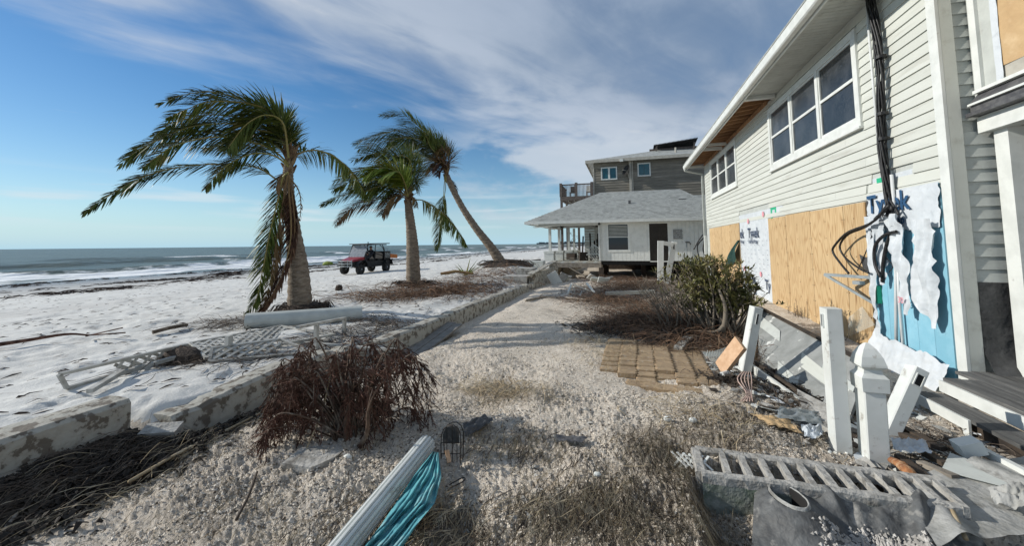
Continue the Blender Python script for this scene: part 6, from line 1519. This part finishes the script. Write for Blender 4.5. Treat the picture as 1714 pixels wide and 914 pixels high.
cloth('curled_sheet', M['tarp_light'], 'curled grey sheet edge rising at the right edge of the picture', 'sheet', [on(2, 0, 1655, 838), on(2, .05, 1730, 842), on(2, .0, 1730, 880), on(2, -.05, 1665, 868)], .09, 309, fold=4)
b = MB(); b.tube(smooth_path([on(2, .03, 1588, 842), on(2, .05, 1600, 868), on(2, .02, 1617, 903)], 8), .012, 6); tag(b.build('pale_stick', M['straw'], smooth=True), 'pale bent stick lying on the grey liner at the bottom right', 'stick')

# ------------------------------------------------------------------ fluted white column and turquoise cloth, bottom centre
e1 = on(2, .08, 714, 744); e0 = on(2, .07, 578, 914); e0 = e0+(e0-e1)*.5
fl = thing('fluted_column', (e1.x, e1.y, 0), 'white fluted column lying on the ground at the bottom centre', 'column')
ax = (e0-e1); ln = ax.length; ax.normalize(); sd_ = ax.cross(V(0, 0, 1)).normalized(); up = sd_.cross(ax)
b = MB(); nf = 14; n = nf*6
def flt(u, v):
    a = u*6.2832; r_ = .068-(.015 if (u*nf) % 1 < .3 else 0)
    return e1+ax*ln*v+sd_*math.cos(a)*r_+up*math.sin(a)*r_
b.grid(flt, n, 10); b.add([flt(i/n, 0) for i in range(n)], [tuple(range(n))]); b.build('shaft', M['vinyl'], fl)
def cl(u, v):
    L0 = [(724, 756), (694, 795), (664, 840), (636, 882), (606, 920), (540, 1000)]; R0 = [(734, 758), (739, 800), (728, 842), (700, 876), (672, 920), (630, 1000)]
    i = min(4, int(v*5)); t = v*5-i; a = lerp(V(*L0[i], 0), V(*L0[i+1], 0), t); c = lerp(V(*R0[i], 0), V(*R0[i+1], 0), t); q = lerp(a, c, u)
    z = .06+.05*abs(math.sin(u*7+v*5+2*f1(u*3., v*6., 421, 2)))*(.3+v)+.05*math.sin(v*9)*u*(1-u)+.05*f1(u*7., v*11., 423, 4)+.02*abs(math.sin(u*23+v*9+4*f1(u*5, v*5, 425, 2)))
    return on(2, z, q.x, q.y)
tag(MB().grid(cl, 60, 110).build('turquoise_cloth', M['turq'], smooth=True), 'twisted turquoise cloth lying along the fluted column', 'cloth')
# wire lantern
wl = thing('wire_lantern', G(756, 785), 'rusty black wire lantern with a dark mesh back lying by the cloth', 'lantern')
yl = G(756, 772).y; b = MB()
def lw(x, y, dd=0): return on(1, yl+dd, x, y)
arch = [lw(x, y) for x, y in ((739, 786), (738, 745), (739, 728), (744, 717), (752, 712), (760, 712), (767, 718), (771, 728), (771, 750), (770, 786))]
b.tube(arch, .004, 5); b.tube([p+V(0, .05, 0) for p in arch], .004, 5)
for x in (748, 757, 765): b.tube([lw(x, 713), lw(x, 786)], .003, 4)
for y in (742, 760, 780): b.tube([lw(738, y), lw(771, y)], .003, 4); b.tube([lw(771, y), lw(773, y+4, -.12)], .003, 4)
b.build('frame', M['blackmetal'], wl)
b = MB(); poly = [lw(x, y, .02) for x, y in ((741, 742), (741, 728), (746, 718), (753, 714), (761, 715), (768, 722), (768, 742))]; b.prism(poly, (0, .006, 0)); b.build('mesh_back', M['mesh'], wl)
b = MB(); b.bar(lw(748, 754), lw(752, 775, -.05), .03, .012); b.build('wood_scrap', M['new_wood'], wl)
b = MB(); b.tube(smooth_path([lw(752, 812, -.25), lw(775, 800, -.2), lw(776, 806, -.2), lw(752, 818, -.25)], 10), .004, 4); b.build('handle', M['blackmetal'], wl)
cloth('dark_sheet', M['tarpaper'], 'crumpled dark sheet on the ground right of the wire lantern', 'sheet', [G(775, 722), G(812, 706), G(828, 716), G(778, 745)], .05, 313)
cloth('dark_sheet', M['flash'], 'small flat dark grey scrap half buried right of the crumpled dark sheet', 'sheet', [G(930, 735), G(985, 740), G(975, 748), G(935, 746)], .02, 315)
# flat stone slab under the dead shrub
b = MB(); pz_ = [(472, 784), (505, 757), (570, 752), (575, 762), (560, 774), (520, 792)]
P = [G(*p) for p in pz_]; b.prism([V(p.x, p.y, Hz(p.x, p.y)-.05) for p in P], (0, 0, .085)); tag(b.build('stone_slab', M['concrete']), 'flat pale grey slab on the ground before the dead shrub', 'slab')
for i, (x, y, r_, lb) in enumerate(((582, 771, .03, 'white lump of shell right of the flat grey slab'), (1000, 800, .022, 'small white scrap in the straw at the bottom middle'), (1118, 706, .03, 'left of two white scraps above the drain'), (1160, 708, .03, 'right of two white scraps above the drain'))):
    lump('white_scrap', G(x, y, .02), r_, M['white'], lb, 'scrap', 20+i, n=8, k=5, sz=(1.2, .8, .8))
# broken chair frame, plank and brush before the cottage
cf2 = thing('broken_railing', G(965, 492), 'broken white slatted frame lying on the path before the brush heap', 'frame')
yb_ = 11.2
def bp(x, y, dd=0): return on(1, yb_+dd, x, y)
for a, c, w in (((948, 498), (957, 475), .09), ((968, 502), (974, 488), .06), ((957, 475), (990, 488), .06), ((950, 494), (985, 503), .06), ((960, 480), (963, 495), .05), ((980, 483), (998, 492), .05)):
    MB().bar(bp(*a), bp(*c, .25), w*.55, w*.5).build('bar', M['white'], cf2)
tag(MB().bar(bp(982, 474, .6), bp(995, 490, .2), .06, .03).build('loose_board', M['white']), 'loose white slat leaning on the broken white frame', 'slat')
tag(MB().bar(G(1014, 500, .14), G(1096, 497, .14), .05, .10).build('white_beam', M['greywhite']), 'pale squared beam lying across the front of the brush heap', 'beam')
tag(MB().bar(G(1106, 516, .1), G(1124, 534, .05), .12, .04).build('grey_board', M['grey_wood']), 'weathered grey board end under the left of the green shrub', 'board')
tag(MB().bar(G(1150, 570, .05), G(1196, 586, .04), .10, .03).build('grey_board', M['grey_wood']), 'grey board lying between the pavers and the green shrub', 'board')
tag(MB().bar(G(1135, 590, .05), G(1152, 574, .07), .12, .05).build('stone_chunk', M['concrete']), 'pale broken block at the back corner of the pavers', 'block')
b = MB(); b.tube(smooth_path([G(880, 505, .03), G(910, 499, .03), (G(945, 500, .03)), G(985, 505, .04)], 12), .035, 6); tag(b.build('branch', M['grey_wood'], smooth=True), 'thin grey branch lying across the sandy path', 'branch')
for i, (x, y, lb) in enumerate(((935, 474, 'pale broken panel under the edge of the cottage porch'), (1003, 473, 'pale broken panel right of the cottage porch corner pile'))):
    t = thing('white_rubble', G(x, y), lb, 'rubble')
    for k in range(5):
        p = G(x+random.uniform(-14, 14), y+random.uniform(-3, 4), random.uniform(.05, .25)); MB().obox(p, (random.uniform(.3, .7), .05, random.uniform(.2, .4)), Quaternion((random.random(), random.random(), random.random()), random.uniform(.3, 1.4))).build('panel_piece', M[random.choice(('greywhite', 'white', 'concrete'))], t)
# dry weeds against the plywood
for x0, y0, hh, nn, lb in ((1335, 556, .75, 46, 'dry dark weed growing against the plywood above the grey panel'), (1402, 585, .45, 22, 'short dry weed against the plywood right of the tall post')):
    p0 = on(0, HX-.12, x0, y0); w = thing('dry_weed', p0, lb, 'weed'); b = MB(); rg = random.Random(x0)
    for i in range(nn):
        p = p0+V(rg.uniform(-.04, .06), rg.gauss(0, .26), rg.uniform(-.25, .05)); q = p+V(rg.uniform(-.06, .05), rg.gauss(0, .10), rg.uniform(.3, 1)*hh); b.tube([p, lerp(p, q, .5)+V(0, rg.gauss(0, .02), 0), q], [.005, .004, .002], 4)
        for s_ in range(7):
            a = lerp(p, q, rg.uniform(.3, 1)); e = V(rg.gauss(0, .3), rg.gauss(0, 1), rg.uniform(0, 1)).normalized(); leafquad(b, a, e, V(-1, 0, .3), rg.uniform(.03, .07), .007)
    b.build('stems', M['twig'], w, kind='stuff')
# bigger sticks at the left by the wall shade
for (p, r_, mt, lb) in (([(215, 815), (310, 760), (380, 726), (450, 690)], .012, 'straw', 'long pale stick at the edge of the sea wall shade'), ([(0, 905), (40, 860), (100, 845), (160, 822)], .010, 'grey_wood', 'pale curved stem in the dark litter at the bottom left'), ([(395, 880), (415, 840), (430, 798)], .008, 'dark_wood', 'thin dark stick on the grit below the flat slab'), ([(150, 800), (210, 775), (280, 755), (335, 735)], .016, 'dark_wood', 'dark crooked branch in the litter under the sea wall')):
    tag(MB().tube(smooth_path([G(*q, .03) for q in p], 14), r_, 6).build('stick', M[mt], smooth=True), lb, 'stick')
# ------------------------------------------------------------------ red and black beach buggy with its driver
gz_ = Hz(-16.2, 21.6)
ct = thing('beach_buggy', (0, 0, 0), 'red and black four wheeled beach buggy with a roof driving on the sand', 'buggy')
def cbx(name, m, lo, hi, parent=ct): return MB().box(lo, hi).build(name, m, parent)
# local frame: +x forward, y left, z up
b = MB(); b.hexa([(-1.7, -.62, .42), (1.15, -.62, .42), (1.15, .62, .42), (-1.7, .62, .42), (-1.7, -.7, .78), (1.05, -.7, .80), (1.05, .7, .80), (-1.7, .7, .78)]); b.build('body', M['blackplastic'], ct)
b = MB(); b.hexa([(.98, -.62, .90), (1.85, -.50, .80), (1.85, .50, .80), (.98, .62, .90), (.98, -.56, 1.06), (1.82, -.42, .90), (1.82, .42, .90), (.98, .6, 1.06)]); b.build('hood', M['redpaint'], ct)
b = MB(); b.hexa([(1.15, -.5, .45), (1.9, -.45, .5), (1.9, .45, .5), (1.15, .5, .45), (1.0, -.66, .895), (1.86, -.5, .795), (1.86, .5, .795), (1.0, .66, .895)]); b.build('front_fascia', M['blackplastic'], ct)
for s in (-1, 1):
    MB().obox((1.875, s*.34, .80), (.05, .16, .09)).build('headlight', M['windscreen'], ct)
    b = MB(); b.grid(lambda u, v: (1.32+.42*math.cos(math.pi*u), s*(.52+.28*v), .50+.36*math.sin(math.pi*u)), 12, 2); b.build('fender', M['blackplastic'], ct)
    b = MB(); b.grid(lambda u, v: (-1.25+.44*math.cos(math.pi*u), s*(.52+.30*v), .50+.38*math.sin(math.pi*u)), 12, 2); b.build('fender', M['blackplastic'], ct)
b = MB()
for z_ in (.52, .68, .84): b.tube([(1.98, -.5, z_), (2.02, 0, z_), (1.98, .5, z_)], .022, 6)
for y in (-.5, -.2, .2, .5): b.tube([(1.98, y, .45), (1.99, y, .92)], .022, 6)
b.build('bumper', M['steel'], ct)
def wheel(x, y):
    b = MB(); prof = [(.17, -.13), (.27, -.135), (.31, -.10), (.325, -.04), (.325, .04), (.31, .10), (.27, .135), (.17, .13)]
    n = 22; vs = []; fs = []
    for r_, o in prof: vs += [(x+r_*math.cos(6.2832*j/n), y+o, .325+r_*math.sin(6.2832*j/n)) for j in range(n)]
    for i in range(len(prof)-1): fs += [(i*n+j, i*n+(j+1) % n, (i+1)*n+(j+1) % n, (i+1)*n+j) for j in range(n)]
    b.add(vs, fs); w = b.build('wheel', M['tyre'], ct)
    b = MB(); b.tube([(x, y-.11, .325), (x, y+.11, .325)], .17, 16); b.build('rim', M['blackplastic'], w)
    b = MB(); b.tube([(x, y-.118, .325), (x, y+.118, .325)], .05, 8); b.build('hub', M['steel'], w)
for x in (1.32, -1.25):
    for y in (-.58, .58): wheel(x, y)
b = MB()
for s in (-1, 1):
    y = s*.64
    b.tube(smooth_path([(1.0, y, .8), (.82, y*.96, 1.3), (.62, y*.92, 1.80)], 8), .028, 6); b.tube([(.62, y*.92, 1.80), (-1.25, y*.92, 1.82)], .028, 6)
    b.tube(smooth_path([(.02, y, .8), (.0, y, 1.5), (-.1, y*.92, 1.81)], 8), .028, 6); b.tube(smooth_path([(-.98, y, .8), (-.95, y, 1.5), (-.8, y*.92, 1.81)], 8), .028, 6); b.tube(smooth_path([(-.5, y*.95, 1.81), (-.78, y, 1.62), (-.95, y, 1.35)], 6), .024, 6)
for x in (.62, -.1, -.85, -1.25): b.tube([(x, -.6, 1.81), (x, .6, 1.81)], .026, 6)
b.build('roll_cage', M['blackplastic'], ct)
b = MB(); b.hexa([(.86, -.68, 1.83), (.86, .68, 1.83), (-1.5, .68, 1.87), (-1.5, -.68, 1.87), (.82, -.68, 1.88), (.82, .68, 1.88), (-1.5, .68, 1.93), (-1.5, -.68, 1.93)]); b.build('roof', M['blackplastic'], ct)
b = MB(); b.slab([(1.0, -.58, 1.07), (1.0, .58, 1.07), (.65, .54, 1.77), (.65, -.54, 1.77)], .012); b.build('windscreen', M['windscreen'], ct)
for x in (.2, -.62):
    cbx('seat', M['blackplastic'], (x-.28, -.56, .80), (x+.22, .56, .92)); b = MB(); b.hexa([(x-.34, -.56, .90), (x-.24, -.56, .90), (x-.24, .56, .90), (x-.34, .56, .90), (x-.46, -.52, 1.38), (x-.36, -.52, 1.38), (x-.36, .52, 1.38), (x-.46, .52, 1.38)]); b.build('seat_back', M['blackplastic'], ct)
b = MB(); b.tube([V(.62, .32, 1.12)+Quaternion((0, 1, 0), -.7) @ V(.16*math.cos(a*.5236), .16*math.sin(a*.5236), 0) for a in range(13)], .016, 6); b.tube([(.62, .32, 1.12), (.85, .32, .98)], .02, 6); b.build('steering_wheel', M['blackplastic'], ct)
cbx('cargo_box', M['blackplastic'], (-1.62, -.66, .78), (-.98, .66, 1.38))
bx = cbx('cargo_bed', M['blackplastic'], (-1.95, -.66, .72), (-1.63, .66, .84))
b = MB(); b.box((-2.55, -.60, .93), (-1.95, .60, 1.0)); b.build('tailgate', M['blackplastic'], ct)
b = MB(); b.hexa([(-2.5, -.62, .86), (-1.62, -.62, .98), (-1.62, .62, .98), (-2.5, .62, .86), (-2.5, -.62, 1.12), (-1.62, -.62, 1.20), (-1.62, .62, 1.20), (-2.5, .62, 1.12)]); b.build('orange_board', M['orange'], ct)
b = MB(); b.tube([(-1.55, -.5, 1.38), (-1.55, -.5, 1.55), (-1.55, .5, 1.55), (-1.55, .5, 1.38)], .015, 6); b.build('rack', M['steel'], ct)
b = MB(); b.tube([(.0, .1, 1.93), (.0, .1, 1.99)], .05, 8); b.build('beacon', M['blackplastic'], ct)
# N-like pale marks on the side of the box
b = MB()
for (x0, x1) in ((-1.06, -1.06), (-1.14, -1.14), (-1.30, -1.30), (-1.46, -1.46)): b.bar((x0, .668, 1.04), (x1, .668, 1.28), .03, .012, (0, 1, 0))
b.bar((-1.30, .670, 1.28), (-1.46, .670, 1.04), .03, .012, (0, 1, 0)); b.bar((-1.0, .668, 1.0), (-1.45, .668, 1.0), .02, .012, (0, 1, 0)); b.build('lettering', M['greywhite'], ct)
pf = V(-16.6, 20.3, gz_); hd = V(-.02, -1, 0).normalized()
ct.location = V(-16.15, 21.6, gz_-.02); ct.rotation_euler = (0, 0, math.atan2(hd.y, hd.x)); 
# driver: one skinned body, clothes coloured by region through separate children
pn = thing('person', (0, 0, 0), 'driver in dark clothes and a dark cap sitting at the wheel of the buggy', 'person')
J = {'pelvis': (.05, .32, .98, .16), 'waist': (.02, .32, 1.14, .14), 'chest': (-.02, .32, 1.36, .165), 'neck': (.0, .32, 1.50, .06), 'head': (.02, .32, 1.60, .095), 'crown': (.02, .32, 1.68, .08),
     'ls': (-.02, .50, 1.40, .065), 'le': (.18, .53, 1.20, .05), 'lw': (.45, .43, 1.20, .035), 'lh': (.54, .42, 1.22, .04), 'rs': (-.02, .14, 1.40, .065), 're': (.18, .10, 1.20, .05), 'rw': (.45, .22, 1.20, .035), 'rh': (.54, .23, 1.22, .04),
     'lk': (.48, .42, 1.02, .075), 'la': (.66, .42, .80, .05), 'lt': (.76, .42, .81, .04), 'rk': (.48, .22, 1.02, .075), 'ra': (.66, .22, .80, .05), 'rt': (.76, .22, .81, .04)}
E_ = [('pelvis', 'waist'), ('waist', 'chest'), ('chest', 'neck'), ('neck', 'head'), ('head', 'crown'), ('chest', 'ls'), ('ls', 'le'), ('le', 'lw'), ('lw', 'lh'), ('chest', 'rs'), ('rs', 're'), ('re', 'rw'), ('rw', 'rh'), ('pelvis', 'lk'), ('lk', 'la'), ('la', 'lt'), ('pelvis', 'rk'), ('rk', 'ra'), ('ra', 'rt')]
ks = list(J); me = bpy.data.meshes.new('body'); me.from_pydata([J[k][:3] for k in ks], [(ks.index(a), ks.index(c)) for a, c in E_], [])
o = bpy.data.objects.new('tmp_body', me); COL.objects.link(o); sk = o.modifiers.new('skin', 'SKIN')
for i, k in enumerate(ks):
    o.data.skin_vertices[0].data[i].radius = (J[k][3], J[k][3]); o.data.skin_vertices[0].data[i].use_root = (k == 'pelvis')
o.modifiers.new('sub', 'SUBSURF').levels = 1
me2 = bpy.data.meshes.new_from_object(o.evaluated_get(bpy.context.evaluated_depsgraph_get())); bpy.data.objects.remove(o)
me2.materials.clear(); me2.materials.append(M['darkcloth']); me2.materials.append(M['skin'])
for p in me2.polygons:
    c = p.center; p.material_index = 1 if (c.z > 1.50 or c.x > .46 and c.z > 1.1) else 0; p.use_smooth = True
WM[pn] = Matrix.Identity(4); link(me2, 'body', pn)
b = MB(); b.lathe((.02, .32, 1.66), [(.105, -.01), (.108, .02), (.09, .07), (.04, .095)], 12); b.box((.09, .24, 1.655), (.2, .40, 1.672)); b.build('cap', M['darkcloth'], pn)
pn.location = ct.location; pn.rotation_euler = ct.rotation_euler
# ------------------------------------------------------------------ litter: nobody could count it
def ribbons(n, place, direction, length, width, name, m, curl=.25, up=(.0, .25), segs=3, lift=.004):
    """thin curved strips lying on the ground; place() -> (x, y), direction(x, y) -> heading"""
    vs = []; fs = []
    rg = random.Random(sum(map(ord, name))*7+n)
    pts = [place(rg) for _ in range(n)]
    P = []
    for (x, y) in pts:
        a = direction(x, y, rg); l = length(rg); c = rg.gauss(0, curl); w = width(rg); q = []
        zr = rg.uniform(*up)*l; zt = rg.random()
        for j in range(segs+1):
            t = j/segs; q.append((x, y, zr*math.sin(math.pi*min(1, t*.9+.05*zt)), w*(1-.7*abs(2*t-.9)), a)); x += math.cos(a)*l/segs; y += math.sin(a)*l/segs; a += c
        P.append(q)
    flat = np.array([[k[0], k[1]] for q in P for k in q]); zg = H(flat[:, 0], flat[:, 1])
    i = 0
    for q in P:
        o = len(vs)
        for k in q:
            s, c = math.sin(k[4])*k[3]*.5, math.cos(k[4])*k[3]*.5; z = zg[i]+k[2]+lift; i += 1
            vs += [(k[0]-s, k[1]+c, z), (k[0]+s, k[1]-c, z+k[3]*.5)]
        for j in range(segs): fs.append((o+2*j, o+2*j+1, o+2*j+3, o+2*j+2))
    me = bpy.data.meshes.new(name); me.from_pydata(vs, [], fs); me.materials.append(m); me.update()
    return link(me, name, kind='stuff')
def clump_place(cl, yard=None):
    """cl: (px, py, radius m across, radius along, weight)"""
    C_ = []; wsum = 0
    for (px, py, ra, rb, w) in cl: p = G(px, py); C_.append((p.x, p.y, ra, rb)); wsum += w
    ws = [c[4] for c in cl]
    def f(rg):
        while True:
            x, y, ra, rb = rg.choices(C_, ws)[0]; X_, Y_ = x+rg.gauss(0, ra), y+rg.gauss(0, rb)
            w_ = float(wall_x(Y_))
            if (yard is None and (X_ > w_+.06) == (x > w_+.06)) or (yard and X_ > w_+.06) or (yard is False and X_ < w_-.3): return X_, Y_
    return f
def polar_place(r0, r1, a0, a1, dens=None):
    def f(rg):
        while True:
            r_ = r0*(r1/r0)**rg.random(); a = R(rg.uniform(a0, a1)); x, y = r_*math.sin(a), r_*math.cos(a)
            if x < wall_x(y)+.05 or x > 3.0: continue
            if dens is None or rg.random() < dens(x, y): return x, y
    return f
def flow(x, y, rg): return math.atan2(-.85, .55+.35*math.sin(x*1.3))+rg.gauss(0, .55)
def anyd(x, y, rg): return rg.uniform(0, 6.283)
def along(x, y, rg): return math.pi/2+rg.gauss(0, .35)+(math.pi if rg.random() < .5 else 0)
straw_d = lambda x, y: ss1(f1(x*1.1, y*1.1, 61, 3), .42, .62)*.95+.05
# straw strewn over the grit, thicker to the right and bottom
ribbons(12000, polar_place(1.25, 8.5, -60, 34, straw_d), flow, lambda r: r.uniform(.03, .16), lambda r: r.uniform(.0015, .0035), 'straw_litter', M['straw'])
ribbons(5000, polar_place(1.25, 8.5, -60, 34, straw_d), flow, lambda r: r.uniform(.03, .15), lambda r: r.uniform(.0015, .004), 'twig_litter', M['twig'])
heavy = [(930, 850, .16, .12, 5), (1000, 835, .13, .13, 4), (1080, 870, .18, .14, 4), (1105, 765, .16, .2, 5), (1190, 730, .2, .16, 4), (1240, 700, .25, .2, 4), (1090, 740, .15, .15, 2), (880, 740, .3, .14, 3), (740, 860, .12, .12, 2), (770, 890, .12, .1, 2), (1180, 880, .14, .14, 3), (1060, 800, .3, .2, 3), (640, 850, .2, .15, 1)]
ribbons(3600, clump_place(heavy), flow, lambda r: r.uniform(.08, .30), lambda r: r.uniform(.002, .005), 'straw_mat', M['straw'], .12, (.02, .20), 4)
ribbons(3800, clump_place(heavy), flow, lambda r: r.uniform(.06, .28), lambda r: r.uniform(.002, .006), 'twig_mat', M['twig'], .14, (.0, .15), 4)
# dark litter under the sea wall, its black also painting the wall's shade
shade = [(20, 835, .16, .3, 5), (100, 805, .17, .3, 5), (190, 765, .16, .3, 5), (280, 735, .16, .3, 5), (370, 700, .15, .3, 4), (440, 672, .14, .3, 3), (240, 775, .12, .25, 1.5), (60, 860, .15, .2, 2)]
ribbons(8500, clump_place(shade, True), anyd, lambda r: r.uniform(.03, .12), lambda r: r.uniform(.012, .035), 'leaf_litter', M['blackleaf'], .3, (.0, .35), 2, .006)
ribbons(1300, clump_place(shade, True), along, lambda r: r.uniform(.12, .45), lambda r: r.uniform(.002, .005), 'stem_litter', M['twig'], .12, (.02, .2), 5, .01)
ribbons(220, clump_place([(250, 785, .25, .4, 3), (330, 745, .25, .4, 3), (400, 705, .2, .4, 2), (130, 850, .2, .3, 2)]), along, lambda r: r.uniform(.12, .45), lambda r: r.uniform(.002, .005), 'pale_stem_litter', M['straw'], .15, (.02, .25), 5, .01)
# brush: heaps before the cottage, round the shrub, and beyond the pavers
brush = [(1040, 490, .9, 1.1, 6), (1075, 478, .7, .8, 5), (1020, 470, .8, .9, 4), (1050, 545, .35, .5, 4), (1110, 550, .35, .4, 5), (1150, 545, .35, .35, 4), (1200, 560, .3, .3, 4), (1080, 520, .6, .6, 4), (1130, 575, .25, .2, 2), (1230, 590, .2, .25, 2), (1010, 505, .5, .6, 2)]
ribbons(8000, clump_place(brush), anyd, lambda r: r.uniform(.15, .8), lambda r: r.uniform(.004, .012), 'brush_heap', M['brush'], .3, (.0, .35), 4, .01)
ribbons(7000, clump_place(brush), anyd, lambda r: r.uniform(.1, .6), lambda r: r.uniform(.004, .012), 'twig_heap', M['twig'], .3, (.0, .3), 4, .01)
dk = [(1060, 555, .3, .3, 4), (1120, 560, .3, .25, 4), (1180, 570, .25, .2, 4), (1230, 570, .2, .2, 3), (1010, 550, .3, .25, 2), (1320, 640, .25, .3, 2), (1210, 640, .12, .1, 1), (1350, 670, .2, .2, 2)]
ribbons(4200, clump_place(dk), anyd, lambda r: r.uniform(.05, .25), lambda r: r.uniform(.01, .03), 'dark_litter', M['blackleaf'], .3, (.0, .3), 3, .006)
ribbons(1500, clump_place([(1020, 600, .25, .25, 2), (860, 665, .3, .12, 3), (830, 655, .2, .1, 2), (1185, 700, .3, .2, 2), (1290, 605, .2, .3, 2), (990, 575, .3, .2, 2)]), anyd, lambda r: r.uniform(.08, .35), lambda r: r.uniform(.003, .007), 'dry_grass_litter', M['straw'], .25, (.0, .5), 4, .01)
# round the palms and on the beach
def Wb(cl): return clump_place(cl, False)
ribbons(3000, Wb([(690, 492, .9, .9, 5), (740, 492, .6, .6, 3), (850, 455, 1.2, 1.2, 5), (830, 475, 1.2, 1.0, 3), (640, 500, .6, .5, 2), (800, 490, .8, .6, 2), (760, 480, 1, .6, 2)]), anyd, lambda r: r.uniform(.2, .9), lambda r: r.uniform(.008, .02), 'root_litter', M['brush'], .3, (.0, .25), 4, .01)
ribbons(1500, Wb([(640, 540, .4, .2, 4), (600, 560, .3, .3, 2), (380, 545, .5, .3, 3), (410, 540, .4, .2, 2), (330, 605, .3, .3, 2), (450, 600, .4, .3, 2), (560, 570, .3, .3, 2), (680, 560, .2, .3, 2), (720, 565, .2, .5, 3)]), anyd, lambda r: r.uniform(.1, .6), lambda r: r.uniform(.004, .012), 'beach_twigs', M['twig'], .3, (.0, .2), 4, .01)
def wrack(rg):
    y = rg.choice((rg.uniform(8, 60), rg.uniform(8, 140))); k = rg.choice((0, 0, 1, 2, 3)); x0 = (-33, -27.5, -38, -22)[k]+2.2*math.sin(y*.11+k)+.9*math.sin(y*.37+k*2)-.05*y
    while f1(y*.16, k*3., 77, 2) < .54 and rg.random() < .9: y += rg.uniform(-4, 4)
    return x0+rg.gauss(0, .28), y
ribbons(3400, wrack, along, lambda r: r.uniform(.2, 1.0), lambda r: r.uniform(.04, .12), 'seaweed_wrack', M['seaweed'], .3, (.0, .14), 3, .01)
def beach_specks(rg):
    r_ = 5*(45/5)**rg.random(); a = R(rg.uniform(-72, -14)); return r_*math.sin(a), r_*math.cos(a)
def bs(rg):
    while True:
        x, y = beach_specks(rg)
        if x < wall_x(y)-.3 and x > -42: return x, y
ribbons(1500, bs, along, lambda r: r.uniform(.04, .18), lambda r: r.uniform(.012, .03), 'beach_specks', M['seaweed'], .3, (.0, .12), 2, .006)
# broken shell and pebbles over the yard
def stones(n, place, size, name, m, seed):
    rg = random.Random(seed); pts = [place(rg) for _ in range(n)]; A_ = np.array(pts); zg = H(A_[:, 0], A_[:, 1])
    rs = np.array([size(rg) for _ in range(n)])
    D_ = np.array([(1, 0, -.25), (0, 1, -.2), (-1, 0, -.25), (0, -1, -.2), (0, 0, .62)])
    ang = RNG.uniform(0, 6.283, n); ca, sa = np.cos(ang), np.sin(ang)
    d = D_[None]*RNG.uniform(.55, 1.3, (n, 5, 1))*rs[:, None, None]*np.array([1.35, .8, .8])[None, None]
    tx = RNG.normal(0, .35, n); d[:, :, 2] += d[:, :, 0]*tx[:, None]
    X_ = d[:, :, 0]*ca[:, None]-d[:, :, 1]*sa[:, None]; Y_ = d[:, :, 0]*sa[:, None]+d[:, :, 1]*ca[:, None]
    vs = np.stack([X_+A_[:, 0:1], Y_+A_[:, 1:2], d[:, :, 2]+zg[:, None]+rs[:, None]*.1], -1).reshape(-1, 3)
    f0 = np.array([(0, 1, 4), (1, 2, 4), (2, 3, 4), (3, 0, 4)])
    fs = (np.arange(n)[:, None, None]*5+f0[None]).reshape(-1, 3)
    me = bpy.data.meshes.new(name); me.from_pydata(vs.tolist(), [], fs.tolist()); me.materials.append(m); me.update(); return link(me, name, kind='stuff')
shell_d = lambda x, y: .25+.75*ss1(f1(x*1.6+4, y*1.6, 63, 3), .38, .6)
stones(90000, polar_place(1.15, 9, -64, 34, shell_d), lambda r: r.choice((.004, .005, .006, .007, .008, .010, .013)), 'shell_grit', M['shell'], 5)
stones(15000, polar_place(1.2, 9, -64, 34, shell_d), lambda r: r.choice((.004, .006, .008, .011)), 'dark_grit', M['twig'], 6)
stones(900, polar_place(1.4, 14, -46, 32), lambda r: r.choice((.012, .016, .02, .028)), 'pebbles', M['concrete'], 8)
stones(5000, polar_place(2.0, 9, 14, 52), lambda r: r.choice((.008, .012, .016, .02)), 'gravel_rubble', M['concrete'], 9)

# broken bits of siding, film and wood among the right hand debris
def fragments(n, cl, name, mats, seed):
    rg = random.Random(seed); pl = clump_place(cl); b = MB()
    for i in range(n):
        x, y = pl(rg)
        if x > 3.4: continue
        b.cur = rg.randrange(len(mats)); s_ = rg.uniform(.02, .09); p = V(x, y, Hz(x, y)+.015)
        q = Quaternion((0, 0, 1), rg.uniform(0, 6.28)) @ Quaternion((1, 0, 0), rg.gauss(0, .35)); k = rg.choice((3, 4, 5)); poly = [p+q @ V(math.cos(6.283*j/k+.4)*s_*rg.uniform(.5, 1.4), math.sin(6.283*j/k+.4)*s_*rg.uniform(.3, .9), 0) for j in range(k)]
        b.prism(poly, q @ V(0, 0, rg.uniform(.003, .014)))
    return b.build(name, mats, kind='stuff')
fragments(420, [(1330, 690, .3, .3, 4), (1310, 660, .25, .25, 3), (1230, 625, .15, .2, 2), (1540, 745, .25, .15, 4), (1620, 780, .25, .2, 4), (1500, 800, .2, .1, 2), (1660, 860, .2, .15, 3), (1480, 690, .2, .2, 2), (1420, 720, .2, .2, 1)], 'debris_bits', [M['white'], M['greywhite'], M['dark_wood'], M['grey_wood'], M['tarp_light'], M['concrete'], M['wrap']], 3)
fragments(160, [(960, 490, .6, .6, 3), (1050, 480, .9, .6, 3), (1080, 560, .4, .3, 2), (1190, 580, .3, .25, 3)], 'debris_bits', [M['white'], M['grey_wood'], M['dark_wood'], M['concrete']], 4)
ribbons(1500, clump_place([(1320, 670, .3, .3, 3), (1540, 740, .25, .2, 3), (1640, 790, .25, .2, 2), (1230, 640, .2, .2, 2)]), anyd, lambda r: r.uniform(.05, .3), lambda r: r.uniform(.003, .008), 'debris_stems', M['twig'], .2, (.0, .3), 4, .01)
